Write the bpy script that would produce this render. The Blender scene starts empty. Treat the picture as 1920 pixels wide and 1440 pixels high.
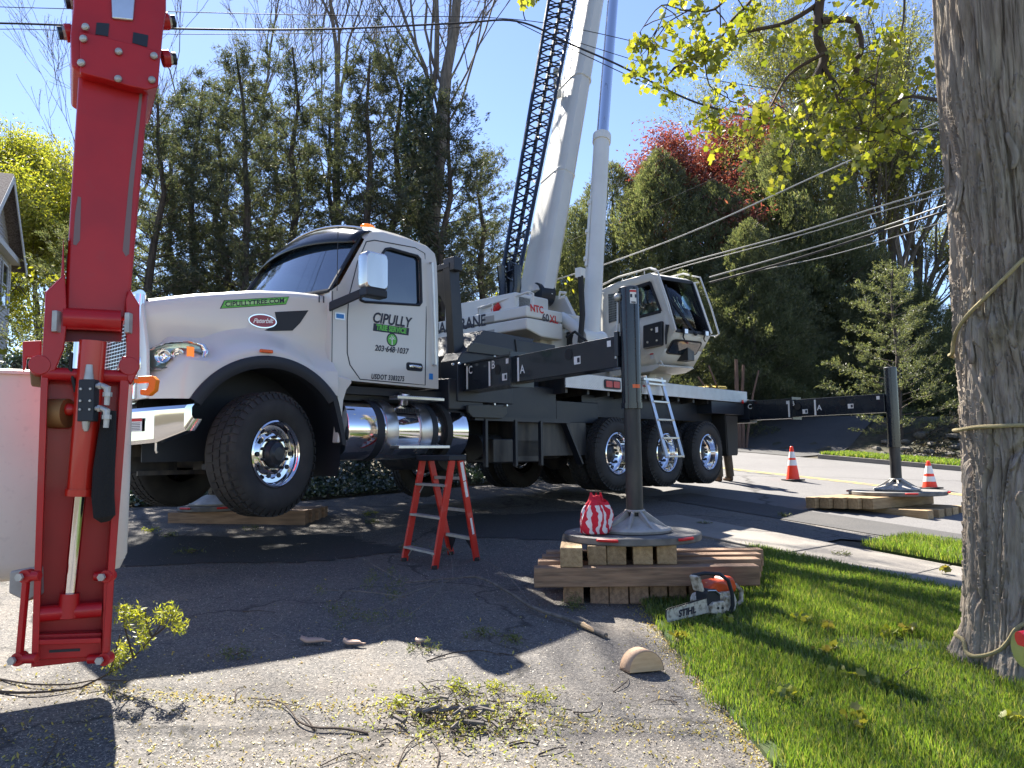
import bpy, math, random
import numpy as np
from mathutils import Vector, Matrix

random.seed(7)
rng = np.random.default_rng(7)
S = bpy.context.scene
COL = S.collection
R_ = math.radians

# ------------------------------------------------------------------ camera
FPX = 1420.0
PITCH, ROLL = R_(5.2), R_(0.7)
EYE = Vector((0, 0, 1.65))
c_f = Vector((0, math.cos(PITCH), math.sin(PITCH)))
_r0 = Vector((1, 0, 0)); _u0 = Vector((0, -math.sin(PITCH), math.cos(PITCH)))
c_u = _u0 * math.cos(ROLL) + _r0 * math.sin(ROLL)
c_r = _r0 * math.cos(ROLL) - _u0 * math.sin(ROLL)
cam = bpy.data.cameras.new('camera'); camo = bpy.data.objects.new('camera', cam); COL.objects.link(camo)
camo.matrix_world = Matrix(((c_r.x, c_u.x, -c_f.x, EYE.x), (c_r.y, c_u.y, -c_f.y, EYE.y), (c_r.z, c_u.z, -c_f.z, EYE.z), (0, 0, 0, 1)))
cam.sensor_width = 36; cam.lens = 36 * FPX / 1920; cam.clip_end = 2000; cam.clip_start = .05
S.camera = camo

# ------------------------------------------------------------------ light
SUN_EL = R_(47.0)
SUN_DIR = Vector((-.405, .85, 0)).normalized() * math.cos(SUN_EL) + Vector((0, 0, math.sin(SUN_EL)))   # towards the sun
w = bpy.data.worlds.new('World'); S.world = w; w.use_nodes = True
nt = w.node_tree; nt.nodes.clear()
sky = nt.nodes.new('ShaderNodeTexSky'); sky.sky_type = 'NISHITA'; sky.sun_disc = False
sky.sun_elevation = SUN_EL; sky.sun_rotation = math.atan2(SUN_DIR.x, SUN_DIR.y)
sky.air_density = 1.0; sky.dust_density = 0.1; sky.ozone_density = 4.0; sky.altitude = 50
bg = nt.nodes.new('ShaderNodeBackground'); bg.inputs[1].default_value = 0.06
wo = nt.nodes.new('ShaderNodeOutputWorld')
hsv = nt.nodes.new('ShaderNodeHueSaturation'); hsv.inputs['Saturation'].default_value = 1.0; hsv.inputs['Hue'].default_value = .510
nt.links.new(sky.outputs[0], hsv.inputs['Color']); nt.links.new(hsv.outputs[0], bg.inputs[0]); nt.links.new(bg.outputs[0], wo.inputs[0])
sl = bpy.data.lights.new('sun', 'SUN'); sl.energy = 5.0; sl.angle = R_(0.53); sl.color = (1, .94, .84)
so = bpy.data.objects.new('sun', sl); COL.objects.link(so); so.rotation_euler = SUN_DIR.to_track_quat('Z', 'Y').to_euler()
S.view_settings.view_transform = 'Standard'; S.view_settings.look = 'None'
S.view_settings.exposure = 2.05; S.view_settings.gamma = 1; S.view_settings.use_curve_mapping = False
S.cycles.use_denoising = True
S.cycles.max_bounces = 8; S.cycles.transparent_max_bounces = 12; S.cycles.diffuse_bounces = 3
S.cycles.caustics_reflective = False; S.cycles.caustics_refractive = False

# ------------------------------------------------------------------ pixel of the photograph -> point of the place
def ray(px, py):
    return c_f + c_r * ((px - 960) / FPX) + c_u * ((720 - py) / FPX)
def P(px, py, Y):
    d = ray(px, py); return EYE + d * (Y / d.y)
def plane_pt(px, py, A, n):
    d = ray(px, py); return EYE + d * ((A - EYE).dot(n) / d.dot(n))
def smooth(a, b, x):
    t = min(1, max(0, (x - a) / (b - a))); return t * t * (3 - 2 * t)
def plane_h(x, y):
    yy = y if y < 26 else 26 + (y - 26) * .25
    yy = max(-4, min(yy, 34)); xx = max(-16, min(x, 16))
    return .015 - .035 * xx + .075 * yy
def G(px, py):
    n = Vector((.035, -.075, 1)); d = ray(px, py); return EYE + d * ((.015 - n.dot(EYE)) / n.dot(d))
RS = Vector((.811, .585, 0)); RT = Vector((.585, -.811, 0))     # across and along the street
def st(s, t): return RS * s + RT * t
def H(x, y):
    h = plane_h(x, y)
    s = .811 * x + .585 * y
    h += 1.3 * smooth(22.9, 27, s)
    return h

# ------------------------------------------------------------------ objects
def prop(o, label=None, cat=None, group=None, kind=None):
    if label: o['label'] = label
    if cat: o['category'] = cat
    if group: o['group'] = group
    if kind: o['kind'] = kind
    return o
def thing(name, label, cat, loc=(0, 0, 0), rz=0, group=None, mat=None):
    o = bpy.data.objects.new(name, None); COL.objects.link(o)
    o.empty_display_size = .1
    o.location = loc; o.rotation_euler = (0, 0, rz)
    return prop(o, label, cat, group)
def copy_tree(o, parent=None):
    c = o.copy(); COL.objects.link(c); c.parent = parent
    for ch in list(o.children): copy_tree(ch, c)
    return c

def basis(d):
    d = Vector(d).normalized()
    a = Vector((0, 0, 1)) if abs(d.z) < .95 else Vector((1, 0, 0))
    u = d.cross(a).normalized(); v = u.cross(d).normalized()
    return d, u, v

class MB:
    """collects shapes; build() links them as ONE mesh object"""
    def __init__(s): s.v = []; s.f = []; s.uv = None
    def add(s, vs, fs):
        n = len(s.v); s.v += [tuple(a) for a in vs]; s.f += [tuple(n + i for i in f) for f in fs]; return s
    def box(s, x0, x1, y0, y1, z0, z1, M=None):
        vs = [Vector((x, y, z)) for x in (x0, x1) for y in (y0, y1) for z in (z0, z1)]
        if M: vs = [M @ a for a in vs]
        return s.add(vs, [(0, 1, 3, 2), (4, 6, 7, 5), (0, 4, 5, 1), (2, 3, 7, 6), (0, 2, 6, 4), (1, 5, 7, 3)])
    def beam(s, a, b, w, h, up=(0, 0, 1)):
        a = Vector(a); b = Vector(b); d = (b - a).normalized(); u = d.cross(Vector(up))
        if u.length < 1e-4: u = d.cross(Vector((1, 0, 0)))
        u.normalize(); v = u.cross(d).normalized()
        vs = [p + u * (i * w / 2) + v * (j * h / 2) for p in (a, b) for i, j in ((-1, -1), (1, -1), (1, 1), (-1, 1))]
        return s.add(vs, [(0, 3, 2, 1), (4, 5, 6, 7), (0, 1, 5, 4), (1, 2, 6, 5), (2, 3, 7, 6), (3, 0, 4, 7)])
    def cyl(s, a, b, r0, r1=None, n=20, caps=True):
        r1 = r0 if r1 is None else r1
        a = Vector(a); b = Vector(b); d, u, v = basis(b - a)
        vs = []
        for p, r in ((a, r0), (b, r1)):
            for i in range(n):
                t = 2 * math.pi * i / n; vs.append(p + u * (r * math.cos(t)) + v * (r * math.sin(t)))
        fs = [(i, (i + 1) % n, n + (i + 1) % n, n + i) for i in range(n)]
        if caps: fs += [tuple(reversed(range(n))), tuple(range(n, 2 * n))]
        return s.add(vs, fs)
    def tube(s, pts, r, n=8, caps=True):
        pts = [Vector(p) for p in pts]; m = len(pts)
        rs = r if isinstance(r, (list, tuple)) else [r] * m
        d0, u, v = basis(pts[1] - pts[0]); vs = []; fs = []
        for i, p in enumerate(pts):
            d = (pts[min(i + 1, m - 1)] - pts[max(i - 1, 0)]).normalized()
            u = (u - d * u.dot(d)); u.normalize(); v = d.cross(u)
            for k in range(n):
                t = 2 * math.pi * k / n; vs.append(p + u * (rs[i] * math.cos(t)) + v * (rs[i] * math.sin(t)))
        for i in range(m - 1):
            for k in range(n):
                fs.append((i * n + k, i * n + (k + 1) % n, (i + 1) * n + (k + 1) % n, (i + 1) * n + k))
        if caps: fs += [tuple(reversed(range(n))), tuple(range((m - 1) * n, m * n))]
        return s.add(vs, fs)
    def lathe(s, prof, o, ax, n=32, close=False):
        """prof: (radius, distance along ax)"""
        o = Vector(o); d, u, v = basis(ax); vs = []; fs = []
        for r, h in prof:
            for k in range(n):
                t = 2 * math.pi * k / n; vs.append(o + d * h + u * (r * math.cos(t)) + v * (r * math.sin(t)))
        m = len(prof); rows = m if close else m - 1
        for i in range(rows):
            j = (i + 1) % m
            for k in range(n): fs.append((i * n + k, i * n + (k + 1) % n, j * n + (k + 1) % n, j * n + k))
        return s.add(vs, fs)
    def prism(s, pts, off, M=None):
        """pts: 3-D polygon, pushed along the vector off"""
        pts = [Vector(p) for p in pts]; off = Vector(off); n = len(pts)
        vs = pts + [p + off for p in pts]
        if M: vs = [M @ a for a in vs]
        fs = [tuple(range(n)), tuple(reversed(range(n, 2 * n)))] + [(i, n + i, n + (i + 1) % n, (i + 1) % n) for i in range(n)]
        return s.add(vs, fs)
    def grid(s, rows, closed=False):
        """rows: list of equal-length point lists"""
        m = len(rows); n = len(rows[0]); fs = []
        for i in range(m - 1):
            for k in range(n - (0 if closed else 1)):
                fs.append((i * n + k, i * n + (k + 1) % n, (i + 1) * n + (k + 1) % n, (i + 1) * n + k))
        return s.add([p for r in rows for p in r], fs)
    def ball(s, c, r, n=12, sq=(1, 1, 1)):
        c = Vector(c); rows = []
        for i in range(n + 1):
            a = math.pi * i / n - math.pi / 2
            rows.append([c + Vector((r * sq[0] * math.cos(a) * math.cos(t), r * sq[1] * math.cos(a) * math.sin(t), r * sq[2] * math.sin(a)))
                         for t in [2 * math.pi * k / (2 * n) for k in range(2 * n)]])
        return s.grid(rows, True)
    def build(s, name, mat, parent=None, bevel=0, smooth_=True, ang=35, sub=0, solid=0, label=None, kind=None, fixn=True, seg=2):
        me = bpy.data.meshes.new(name); me.from_pydata(s.v, [], s.f); me.update()
        if fixn:
            import bmesh
            bm = bmesh.new(); bm.from_mesh(me); bmesh.ops.recalc_face_normals(bm, faces=bm.faces); bm.to_mesh(me); bm.free()
        o = bpy.data.objects.new(name, me); COL.objects.link(o)
        if mat: me.materials.append(mat)
        if parent: o.parent = parent
        if smooth_:
            me.polygons.foreach_set('use_smooth', [True] * len(me.polygons)); me.set_sharp_from_angle(angle=R_(ang))
        if solid:
            m = o.modifiers.new('solid', 'SOLIDIFY'); m.thickness = solid; m.offset = -1
        if sub:
            m = o.modifiers.new('sub', 'SUBSURF'); m.levels = sub; m.render_levels = sub
        if bevel:
            m = o.modifiers.new('bevel', 'BEVEL'); m.width = bevel; m.segments = seg; m.limit_method = 'ANGLE'; m.angle_limit = R_(40)
            m.harden_normals = True
        if label: o['label'] = label
        if kind: o['kind'] = kind
        return o

def fast_mesh(name, V, Fc, mat, parent=None, nper=4, smooth_=False, mats=None, midx=None):
    """numpy arrays -> mesh; Fc is (n, nper)"""
    me = bpy.data.meshes.new(name)
    V = np.asarray(V, dtype=np.float32); Fc = np.asarray(Fc, dtype=np.int32)
    me.vertices.add(len(V)); me.vertices.foreach_set('co', V.ravel())
    n = len(Fc); me.loops.add(n * nper); me.loops.foreach_set('vertex_index', Fc.ravel())
    me.polygons.add(n); me.polygons.foreach_set('loop_start', np.arange(0, n * nper, nper, dtype=np.int32))
    if smooth_: me.polygons.foreach_set('use_smooth', np.ones(n, dtype=bool))
    me.update(calc_edges=True)
    for m_ in (mats or [mat]): me.materials.append(m_)
    if midx is not None: me.polygons.foreach_set('material_index', np.asarray(midx, dtype=np.int32))
    o = bpy.data.objects.new(name, me); COL.objects.link(o)
    if parent: o.parent = parent
    return o

_fonts = {}
def text_mesh(body, size, bold=.0, shear=0, spacing=1.0, align='CENTER', ext=0):
    cu = bpy.data.curves.new('lettering', 'FONT'); cu.body = body; cu.size = size; cu.offset = bold; cu.shear = shear
    cu.space_character = spacing; cu.align_x = align; cu.align_y = 'CENTER'; cu.resolution_u = 3; cu.extrude = ext
    o = bpy.data.objects.new('tmp', cu); COL.objects.link(o)
    dg = bpy.context.evaluated_depsgraph_get(); me = bpy.data.meshes.new_from_object(o.evaluated_get(dg))
    bpy.data.objects.remove(o); bpy.data.curves.remove(cu)
    return me
def lettering(body, size, mat, parent, origin, ux, uy, name='lettering', bold=.0, shear=0, spacing=1, align='CENTER', lift=.003, warp=None, sx=1):
    """flat print: text laid with its x along ux and y along uy; warp(p) may push points onto a curved skin"""
    me = text_mesh(body, size, bold, shear, spacing, align)
    ux = Vector(ux).normalized(); uy = Vector(uy).normalized(); n = ux.cross(uy).normalized(); origin = Vector(origin)
    for v in me.vertices:
        p = origin + ux * (v.co.x * sx) + uy * v.co.y + n * lift
        if warp: p = warp(p)
        v.co = p
    me.materials.clear(); me.materials.append(mat)
    o = bpy.data.objects.new(name, me); COL.objects.link(o); o.parent = parent
    return o

# ------------------------------------------------------------------ materials
def mat(name, base=(.5, .5, .5), rough=.5, metal=0, coat=0, spec=.5, noise=None, bump=None, trans=0, emis=None, objvar=0, coord='Object', alpha=1, ior=1.45):
    """noise: list of (scale, colour, amount, detail, lo, hi) mixed over base; bump: (scale, strength, distance)"""
    m = bpy.data.materials.new(name); m.use_nodes = True; t = m.node_tree; b = t.nodes['Principled BSDF']
    b.inputs['Roughness'].default_value = rough; b.inputs['Metallic'].default_value = metal
    b.inputs['Coat Weight'].default_value = coat; b.inputs['Coat Roughness'].default_value = .06
    b.inputs['Specular IOR Level'].default_value = spec; b.inputs['IOR'].default_value = ior
    b.inputs['Transmission Weight'].default_value = trans; b.inputs['Alpha'].default_value = alpha
    b.inputs['Base Color'].default_value = (*base, 1)
    tc = t.nodes.new('ShaderNodeTexCoord')
    last = None
    def colour_in():
        if last is not None: return last
        r = t.nodes.new('ShaderNodeRGB'); r.outputs[0].default_value = (*base, 1); return r.outputs[0]
    for nz in (noise or []):
        sc, c, amt, det, lo, hi = nz[:6]
        mp = t.nodes.new('ShaderNodeMapping'); t.links.new(tc.outputs[coord], mp.inputs[0])
        if len(nz) > 6: mp.inputs['Scale'].default_value = nz[6]
        n = t.nodes.new('ShaderNodeTexNoise'); n.inputs['Scale'].default_value = sc; n.inputs['Detail'].default_value = det
        t.links.new(mp.outputs[0], n.inputs['Vector'])
        rp = t.nodes.new('ShaderNodeMapRange'); rp.inputs[1].default_value = lo; rp.inputs[2].default_value = hi; rp.inputs[4].default_value = amt
        t.links.new(n.outputs[0], rp.inputs[0])
        mx = t.nodes.new('ShaderNodeMix'); mx.data_type = 'RGBA'
        t.links.new(rp.outputs[0], mx.inputs[0]); t.links.new(colour_in(), mx.inputs[6]); mx.inputs[7].default_value = (*c, 1)
        last = mx.outputs[2]
    if objvar:
        oi = t.nodes.new('ShaderNodeObjectInfo'); hs = t.nodes.new('ShaderNodeHueSaturation')
        rp = t.nodes.new('ShaderNodeMapRange'); rp.inputs[3].default_value = 1 - objvar; rp.inputs[4].default_value = 1 + objvar
        t.links.new(oi.outputs['Random'], rp.inputs[0]); t.links.new(rp.outputs[0], hs.inputs['Value']); t.links.new(colour_in(), hs.inputs['Color'])
        last = hs.outputs[0]
    if last is not None: t.links.new(last, b.inputs['Base Color'])
    if bump:
        mp = t.nodes.new('ShaderNodeMapping'); t.links.new(tc.outputs[coord], mp.inputs[0])
        if len(bump) > 3: mp.inputs['Scale'].default_value = bump[3]
        n = t.nodes.new('ShaderNodeTexNoise'); n.inputs['Scale'].default_value = bump[0]; n.inputs['Detail'].default_value = 4
        t.links.new(mp.outputs[0], n.inputs['Vector'])
        bp = t.nodes.new('ShaderNodeBump'); bp.inputs['Strength'].default_value = bump[1]; bp.inputs['Distance'].default_value = bump[2]
        t.links.new(n.outputs[0], bp.inputs['Height']); t.links.new(bp.outputs[0], b.inputs['Normal'])
    if emis:
        b.inputs['Emission Color'].default_value = (*emis[0], 1); b.inputs['Emission Strength'].default_value = emis[1]
    return m

def leaf_mat(name, cols, trans=.5, tcol=None, spec=.2):
    """diffuse + translucent leaf; colour picked per leaf"""
    m = bpy.data.materials.new(name); m.use_nodes = True; t = m.node_tree; t.nodes.clear()
    g = t.nodes.new('ShaderNodeNewGeometry'); cr = t.nodes.new('ShaderNodeValToRGB')
    t.links.new(g.outputs['Random Per Island'], cr.inputs[0])
    el = cr.color_ramp.elements
    while len(el) < len(cols): el.new(.5)
    for i, c in enumerate(cols): el[i].position = i / max(1, len(cols) - 1); el[i].color = (*c, 1)
    d = t.nodes.new('ShaderNodeBsdfDiffuse'); tr = t.nodes.new('ShaderNodeBsdfTranslucent'); gl = t.nodes.new('ShaderNodeBsdfGlossy')
    gl.inputs['Roughness'].default_value = .45; gl.inputs['Color'].default_value = (.6, .6, .6, 1)
    mx = t.nodes.new('ShaderNodeMixShader'); mx.inputs[0].default_value = trans
    m2 = t.nodes.new('ShaderNodeMixShader'); m2.inputs[0].default_value = spec * .3
    t.links.new(cr.outputs[0], d.inputs[0])
    if tcol:
        mu = t.nodes.new('ShaderNodeMix'); mu.data_type = 'RGBA'; mu.blend_type = 'MULTIPLY'; mu.inputs[0].default_value = 1
        mu.inputs[7].default_value = (*tcol, 1); t.links.new(cr.outputs[0], mu.inputs[6]); t.links.new(mu.outputs[2], tr.inputs[0])
    else: t.links.new(cr.outputs[0], tr.inputs[0])
    t.links.new(d.outputs[0], mx.inputs[1]); t.links.new(tr.outputs[0], mx.inputs[2])
    t.links.new(mx.outputs[0], m2.inputs[1]); t.links.new(gl.outputs[0], m2.inputs[2])
    o = t.nodes.new('ShaderNodeOutputMaterial'); t.links.new(m2.outputs[0], o.inputs[0])
    return m

M = {}
M['white'] = mat('warm white truck paint', (.66, .645, .59), .32, coat=.6, noise=[(1.3, (.52, .50, .45), .35, 3, .45, .75)])
M['crane_white'] = mat('crane off white paint', (.66, .65, .60), .4, coat=.2, noise=[(2.5, (.5, .48, .43), .35, 4, .5, .8)])
M['black'] = mat('black chassis paint', (.013, .018, .028), .38, noise=[(3, (.045, .043, .04), .6, 4, .45, .8)])
M['black_gloss'] = mat('gloss black paint', (.010, .014, .022), .22, coat=.3, noise=[(6, (.04, .042, .045), .3, 5, .5, .8)])
M['dirty_black'] = mat('worn greasy black steel', (.022, .023, .026), .42, noise=[(9, (.085, .075, .062), .8, 5, .42, .7, (1, 1, .25))])
M['black_plastic'] = mat('black plastic', (.016, .020, .028), .55)
M['tyre'] = mat('tyre rubber', (.022, .022, .023), .75, noise=[(5, (.05, .048, .045), .6, 4, .4, .7)], bump=(60, .3, .004))
M['chrome'] = mat('polished aluminium', (.82, .82, .83), .09, 1)
M['alu'] = mat('brushed aluminium', (.66, .66, .66), .32, 1, noise=[(8, (.42, .41, .40), .5, 4, .4, .8)])
M['glass'] = mat('dark glass', (.012, .022, .036), .03, spec=.8, ior=1.8, coat=.6)
gm = bpy.data.materials.new('clear cab glass'); gm.use_nodes = True; t_g = gm.node_tree; t_g.nodes.clear()
g1 = t_g.nodes.new('ShaderNodeBsdfTransparent'); g1.inputs[0].default_value = (.72, .86, .83, 1); g2 = t_g.nodes.new('ShaderNodeBsdfGlossy'); g2.inputs['Roughness'].default_value = .02
gf = t_g.nodes.new('ShaderNodeFresnel'); gf.inputs[0].default_value = 1.6; gx = t_g.nodes.new('ShaderNodeMixShader'); go = t_g.nodes.new('ShaderNodeOutputMaterial')
t_g.links.new(gf.outputs[0], gx.inputs[0]); t_g.links.new(g1.outputs[0], gx.inputs[1]); t_g.links.new(g2.outputs[0], gx.inputs[2]); t_g.links.new(gx.outputs[0], go.inputs[0])
M['tint'] = gm
M['visor'] = mat('smoked visor', (.012, .012, .014), .12)
M['amber'] = mat('amber lens', (.9, .22, .02), .2, emis=((1, .25, .02), .15))
M['redlens'] = mat('red lens', (.5, .01, .01), .2)
M['orange'] = mat('orange lens', (.75, .12, .02), .25)
M['lens'] = mat('clear headlight lens', (.85, .86, .88), .15, .35)
M['ink'] = mat('dark navy lettering', (.02, .022, .04), .5)
M['ink_green'] = mat('green lettering', (.13, .50, .08), .5)
M['ink_white'] = mat('white lettering', (.8, .8, .78), .5)
M['ink_red'] = mat('red lettering', (.55, .02, .02), .5)
M['ink_maroon'] = mat('dark red emblem', (.28, .01, .03), .3, coat=.5)
M['sticker'] = mat('white sticker', (.8, .79, .77), .5)
M['blue'] = mat('blue sticker', (.03, .22, .6), .4)
M['red'] = mat('red boom paint', (.47, .009, .012), .42, coat=.15, noise=[(4, (.33, .006, .012), .6, 4, .4, .7), (11, (.30, .05, .045), .35, 6, .60, .78), (2.2, (.22, .015, .015), .4, 5, .55, .8, (1, 1, .4))])
M['red2'] = mat('brighter red cylinder paint', (.50, .018, .010), .3, coat=.3)
M['fibreglass'] = mat('white fibreglass', (.76, .70, .62), .45, noise=[(3, (.55, .50, .46), .4, 5, .45, .8), (30, (.4, .36, .33), .25, 2, .6, .8)])
M['ladder_red'] = mat('red orange fibreglass', (.58, .035, .022), .4, noise=[(12, (.72, .30, .24), .5, 4, .58, .8)])
M['galv'] = mat('galvanised steel', (.50, .50, .48), .5, .6, noise=[(14, (.33, .32, .30), .7, 4, .4, .7)])
M['foot'] = mat('dusty cast aluminium', (.44, .42, .39), .6, .3, noise=[(9, (.26, .24, .21), .7, 4, .4, .7)])
M['pad'] = mat('dusty black plastic pad', (.10, .10, .10), .6, noise=[(7, (.24, .22, .20), .6, 5, .4, .65)])
M['ropem'] = mat('tan rope', (.40, .33, .17), .85, bump=(220, .6, .004), noise=[(160, (.28, .22, .11), .7, 2, .4, .6)])
M['wire'] = mat('black cable', (.02, .02, .022), .6)
M['wire_pale'] = mat('weathered aluminium cable', (.34, .34, .33), .5, .3)
M['cone'] = mat('cone orange plastic', (.95, .055, .02), .45)
M['cone_white'] = mat('reflective white collar', (.8, .8, .8), .35)
M['bag_red'] = mat('red cloth', (.62, .02, .04), .85, bump=(120, .3, .003))
M['saw_orange'] = mat('saw orange plastic', (.62, .07, .015), .38, noise=[(20, (.30, .10, .05), .6, 4, .5, .7)])
M['saw_white'] = mat('dirty white plastic', (.55, .51, .43), .5, noise=[(22, (.16, .13, .09), .9, 5, .45, .62)])
M['trousers'] = mat('brown work trousers', (.10, .075, .05), .9, noise=[(14, (.05, .035, .025), .7, 4, .4, .7)])
M['boot'] = mat('brown leather boot', (.10, .055, .03), .6)
M['shirt'] = mat('dark work shirt', (.05, .06, .07), .9)
M['skin'] = mat('skin', (.45, .26, .18), .55)
M['hair'] = mat('brown hair', (.05, .03, .02), .7)
M['rubber'] = mat('black rubber', (.02, .02, .02), .7)

def wood(name, base, dark, pale):
    return mat(name, base, .75, noise=[(3.5, dark, .85, 6, .38, .68, (1, 9, 9)), (14, pale, .45, 5, .5, .75, (.5, 9, 9)), (2.2, dark, .5, 2, .5, .7)], objvar=.22, bump=(22, .35, .006, (.4, 6, 6)))
M['timber'] = wood('weathered timber', (.35, .215, .13), (.14, .085, .055), (.42, .31, .20))
M['timber_new'] = wood('tan timber', (.40, .28, .15), (.22, .14, .07), (.52, .40, .24))
M['fresh_wood'] = mat('freshly cut wood', (.62, .43, .24), .7, noise=[(8, (.45, .28, .14), .7, 5, .4, .7, (1, 1, 6))])
M['bark'] = mat('grey brown bark', (.20, .155, .125), .9, noise=[(5, (.11, .085, .07), .8, 6, .4, .65, (3, 3, .5)), (2, (.16, .16, .12), .5, 3, .5, .7)], bump=(26, .8, .02, (3, 3, .6)))
M['bark_dark'] = mat('dark bark', (.09, .072, .06), .9, noise=[(8, (.035, .03, .026), .8, 5, .4, .65, (3, 3, .5))], bump=(30, .8, .02, (2, 2, .5)))
M['bark_grey'] = mat('grey bark', (.17, .15, .13), .9, noise=[(8, (.08, .07, .06), .8, 5, .4, .65, (3, 3, .5))])
M['twig'] = mat('twig bark', (.075, .055, .042), .9)
M['siding'] = mat('grey painted clapboard', (.42, .42, .45), .6, objvar=.05)
M['trim'] = mat('pale grey trim', (.50, .50, .52), .5)
M['shingle'] = mat('brown roof shingles', (.20, .165, .155), .9, noise=[(20, (.07, .05, .05), .8, 3, .4, .6)])

def ground_mat(name, base, speck, speck_dark, sc, amt, stains, bumpd=.006, cracks=None, coarse=.02):
    m = mat(name, base, .9, noise=stains, bump=(sc, .7, bumpd), coord='Object')
    t = m.node_tree; b = t.nodes['Principled BSDF']; tc = [n for n in t.nodes if n.type == 'TEX_COORD'][0]
    src = b.inputs['Base Color'].links[0].from_socket
    for s_, c_, th, amt_ in ((sc, speck, .30, amt), (sc * .55, speck_dark, .22, amt), (sc * 2.1, speck, .3, amt * .7)):
        v = t.nodes.new('ShaderNodeTexVoronoi'); v.inputs['Scale'].default_value = s_; t.links.new(tc.outputs['Object'], v.inputs['Vector'])
        sp = t.nodes.new('ShaderNodeSeparateColor'); t.links.new(v.outputs['Color'], sp.inputs[0])
        rp = t.nodes.new('ShaderNodeMapRange'); rp.inputs[1].default_value = 1 - th; rp.inputs[2].default_value = 1 - th + .06; rp.inputs[4].default_value = amt_
        t.links.new(sp.outputs[0], rp.inputs[0])
        mx = t.nodes.new('ShaderNodeMix'); mx.data_type = 'RGBA'; mx.inputs[7].default_value = (*c_, 1)
        t.links.new(rp.outputs[0], mx.inputs[0]); t.links.new(src, mx.inputs[6]); src = mx.outputs[2]
    if cracks:
        v = t.nodes.new('ShaderNodeTexVoronoi'); v.feature = 'DISTANCE_TO_EDGE'; v.inputs['Scale'].default_value = cracks
        n = t.nodes.new('ShaderNodeTexNoise'); n.inputs['Scale'].default_value = 1.6; n.inputs['Detail'].default_value = 5
        ad = t.nodes.new('ShaderNodeVectorMath'); ad.operation = 'ADD'
        t.links.new(tc.outputs['Object'], n.inputs['Vector']); t.links.new(tc.outputs['Object'], ad.inputs[0]); t.links.new(n.outputs['Color'], ad.inputs[1])
        t.links.new(ad.outputs[0], v.inputs['Vector'])
        rp = t.nodes.new('ShaderNodeMapRange'); rp.inputs[1].default_value = .0; rp.inputs[2].default_value = .012; rp.inputs[3].default_value = .75; rp.inputs[4].default_value = 0
        t.links.new(v.outputs['Distance'], rp.inputs[0])
        mx = t.nodes.new('ShaderNodeMix'); mx.data_type = 'RGBA'; mx.inputs[7].default_value = (.02, .018, .015, 1)
        t.links.new(rp.outputs[0], mx.inputs[0]); t.links.new(src, mx.inputs[6]); src = mx.outputs[2]
    t.links.new(src, b.inputs['Base Color'])
    return m
M['driveway'] = ground_mat('old driveway asphalt', (.095, .088, .083), (.25, .228, .20), (.038, .036, .035), 105, .5,
                           [(.7, (.055, .053, .052), .75, 4, .42, .66), (1.9, (.15, .125, .10), .7, 5, .47, .7), (9, (.045, .042, .039), .5, 4, .55, .7)], cracks=.42)
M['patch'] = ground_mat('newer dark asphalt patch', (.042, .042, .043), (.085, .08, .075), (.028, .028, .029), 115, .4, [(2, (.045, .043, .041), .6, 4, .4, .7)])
M['road'] = ground_mat('grey road asphalt', (.135, .13, .128), (.20, .19, .185), (.08, .08, .08), 110, .45,
                       [(.5, (.105, .10, .10), .7, 4, .4, .65), (3, (.155, .148, .143), .5, 4, .5, .7)], cracks=.16)
M['gutter'] = ground_mat('dark gutter asphalt', (.055, .053, .053), (.10, .095, .09), (.04, .04, .04), 120, .4, [(2, (.08, .075, .07), .6, 4, .4, .7)])
M['concrete'] = ground_mat('worn concrete', (.22, .20, .175), (.28, .25, .22), (.15, .135, .12), 140, .35,
                           [(1.2, (.14, .128, .115), .8, 5, .42, .66), (7, (.25, .23, .2), .5, 4, .5, .7)], .003)
M['yellow'] = mat('worn yellow road paint', (.50, .38, .10), .8, noise=[(9, (.19, .18, .16), .8, 5, .42, .62)])
M['soil'] = mat('soil and litter', (.06, .045, .03), .95, noise=[(6, (.10, .085, .05), .8, 6, .4, .65), (2, (.035, .04, .02), .7, 4, .45, .6)], bump=(30, .8, .03))
M['stone'] = mat('field stone', (.16, .145, .125), .9, noise=[(4, (.08, .075, .065), .8, 5, .4, .65)], objvar=.3, bump=(20, .6, .02))
M['turf'] = mat('turf', (.045, .075, .018), .95, noise=[(5, (.07, .065, .03), .7, 5, .5, .7)])

GRASS = leaf_mat('grass blades', [(.065, .12, .016), (.11, .185, .028), (.17, .255, .04), (.25, .28, .07), (.08, .14, .02), (.30, .27, .13)], .55, (1.3, 1.35, .6))
CONIF = leaf_mat('cedar spray', [(.042, .058, .040), (.062, .078, .050), (.09, .10, .058), (.052, .068, .045), (.12, .11, .07)], .46, (1.4, 1.4, .8))
CONIF2 = leaf_mat('arborvitae spray', [(.072, .095, .055), (.10, .125, .065), (.15, .16, .085), (.085, .105, .055), (.22, .21, .12)], .55, (1.3, 1.3, .7))
MAPLE_NEW = leaf_mat('fresh maple leaves', [(.26, .29, .03), (.36, .36, .04), (.19, .24, .025), (.42, .38, .06)], .58, (1.15, 1.15, .6), .3)
MAPLE_FAR = leaf_mat('spring leaves', [(.13, .16, .04), (.20, .21, .055), (.26, .25, .08), (.10, .13, .035)], .5, (1.2, 1.2, .7), .2)
BUDS = leaf_mat('pale spring buds', [(.22, .20, .12), (.30, .27, .15), (.16, .15, .09)], .4)
REDLEAF = leaf_mat('red maple leaves', [(.24, .07, .06), (.19, .05, .05), (.28, .13, .07), (.14, .035, .035)], .45, (1.3, .95, .8))
YELLOWGREEN = leaf_mat('yellow green leaves', [(.26, .27, .03), (.36, .35, .04), (.18, .2, .03)], .5, (1.2, 1.2, .6))
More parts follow.
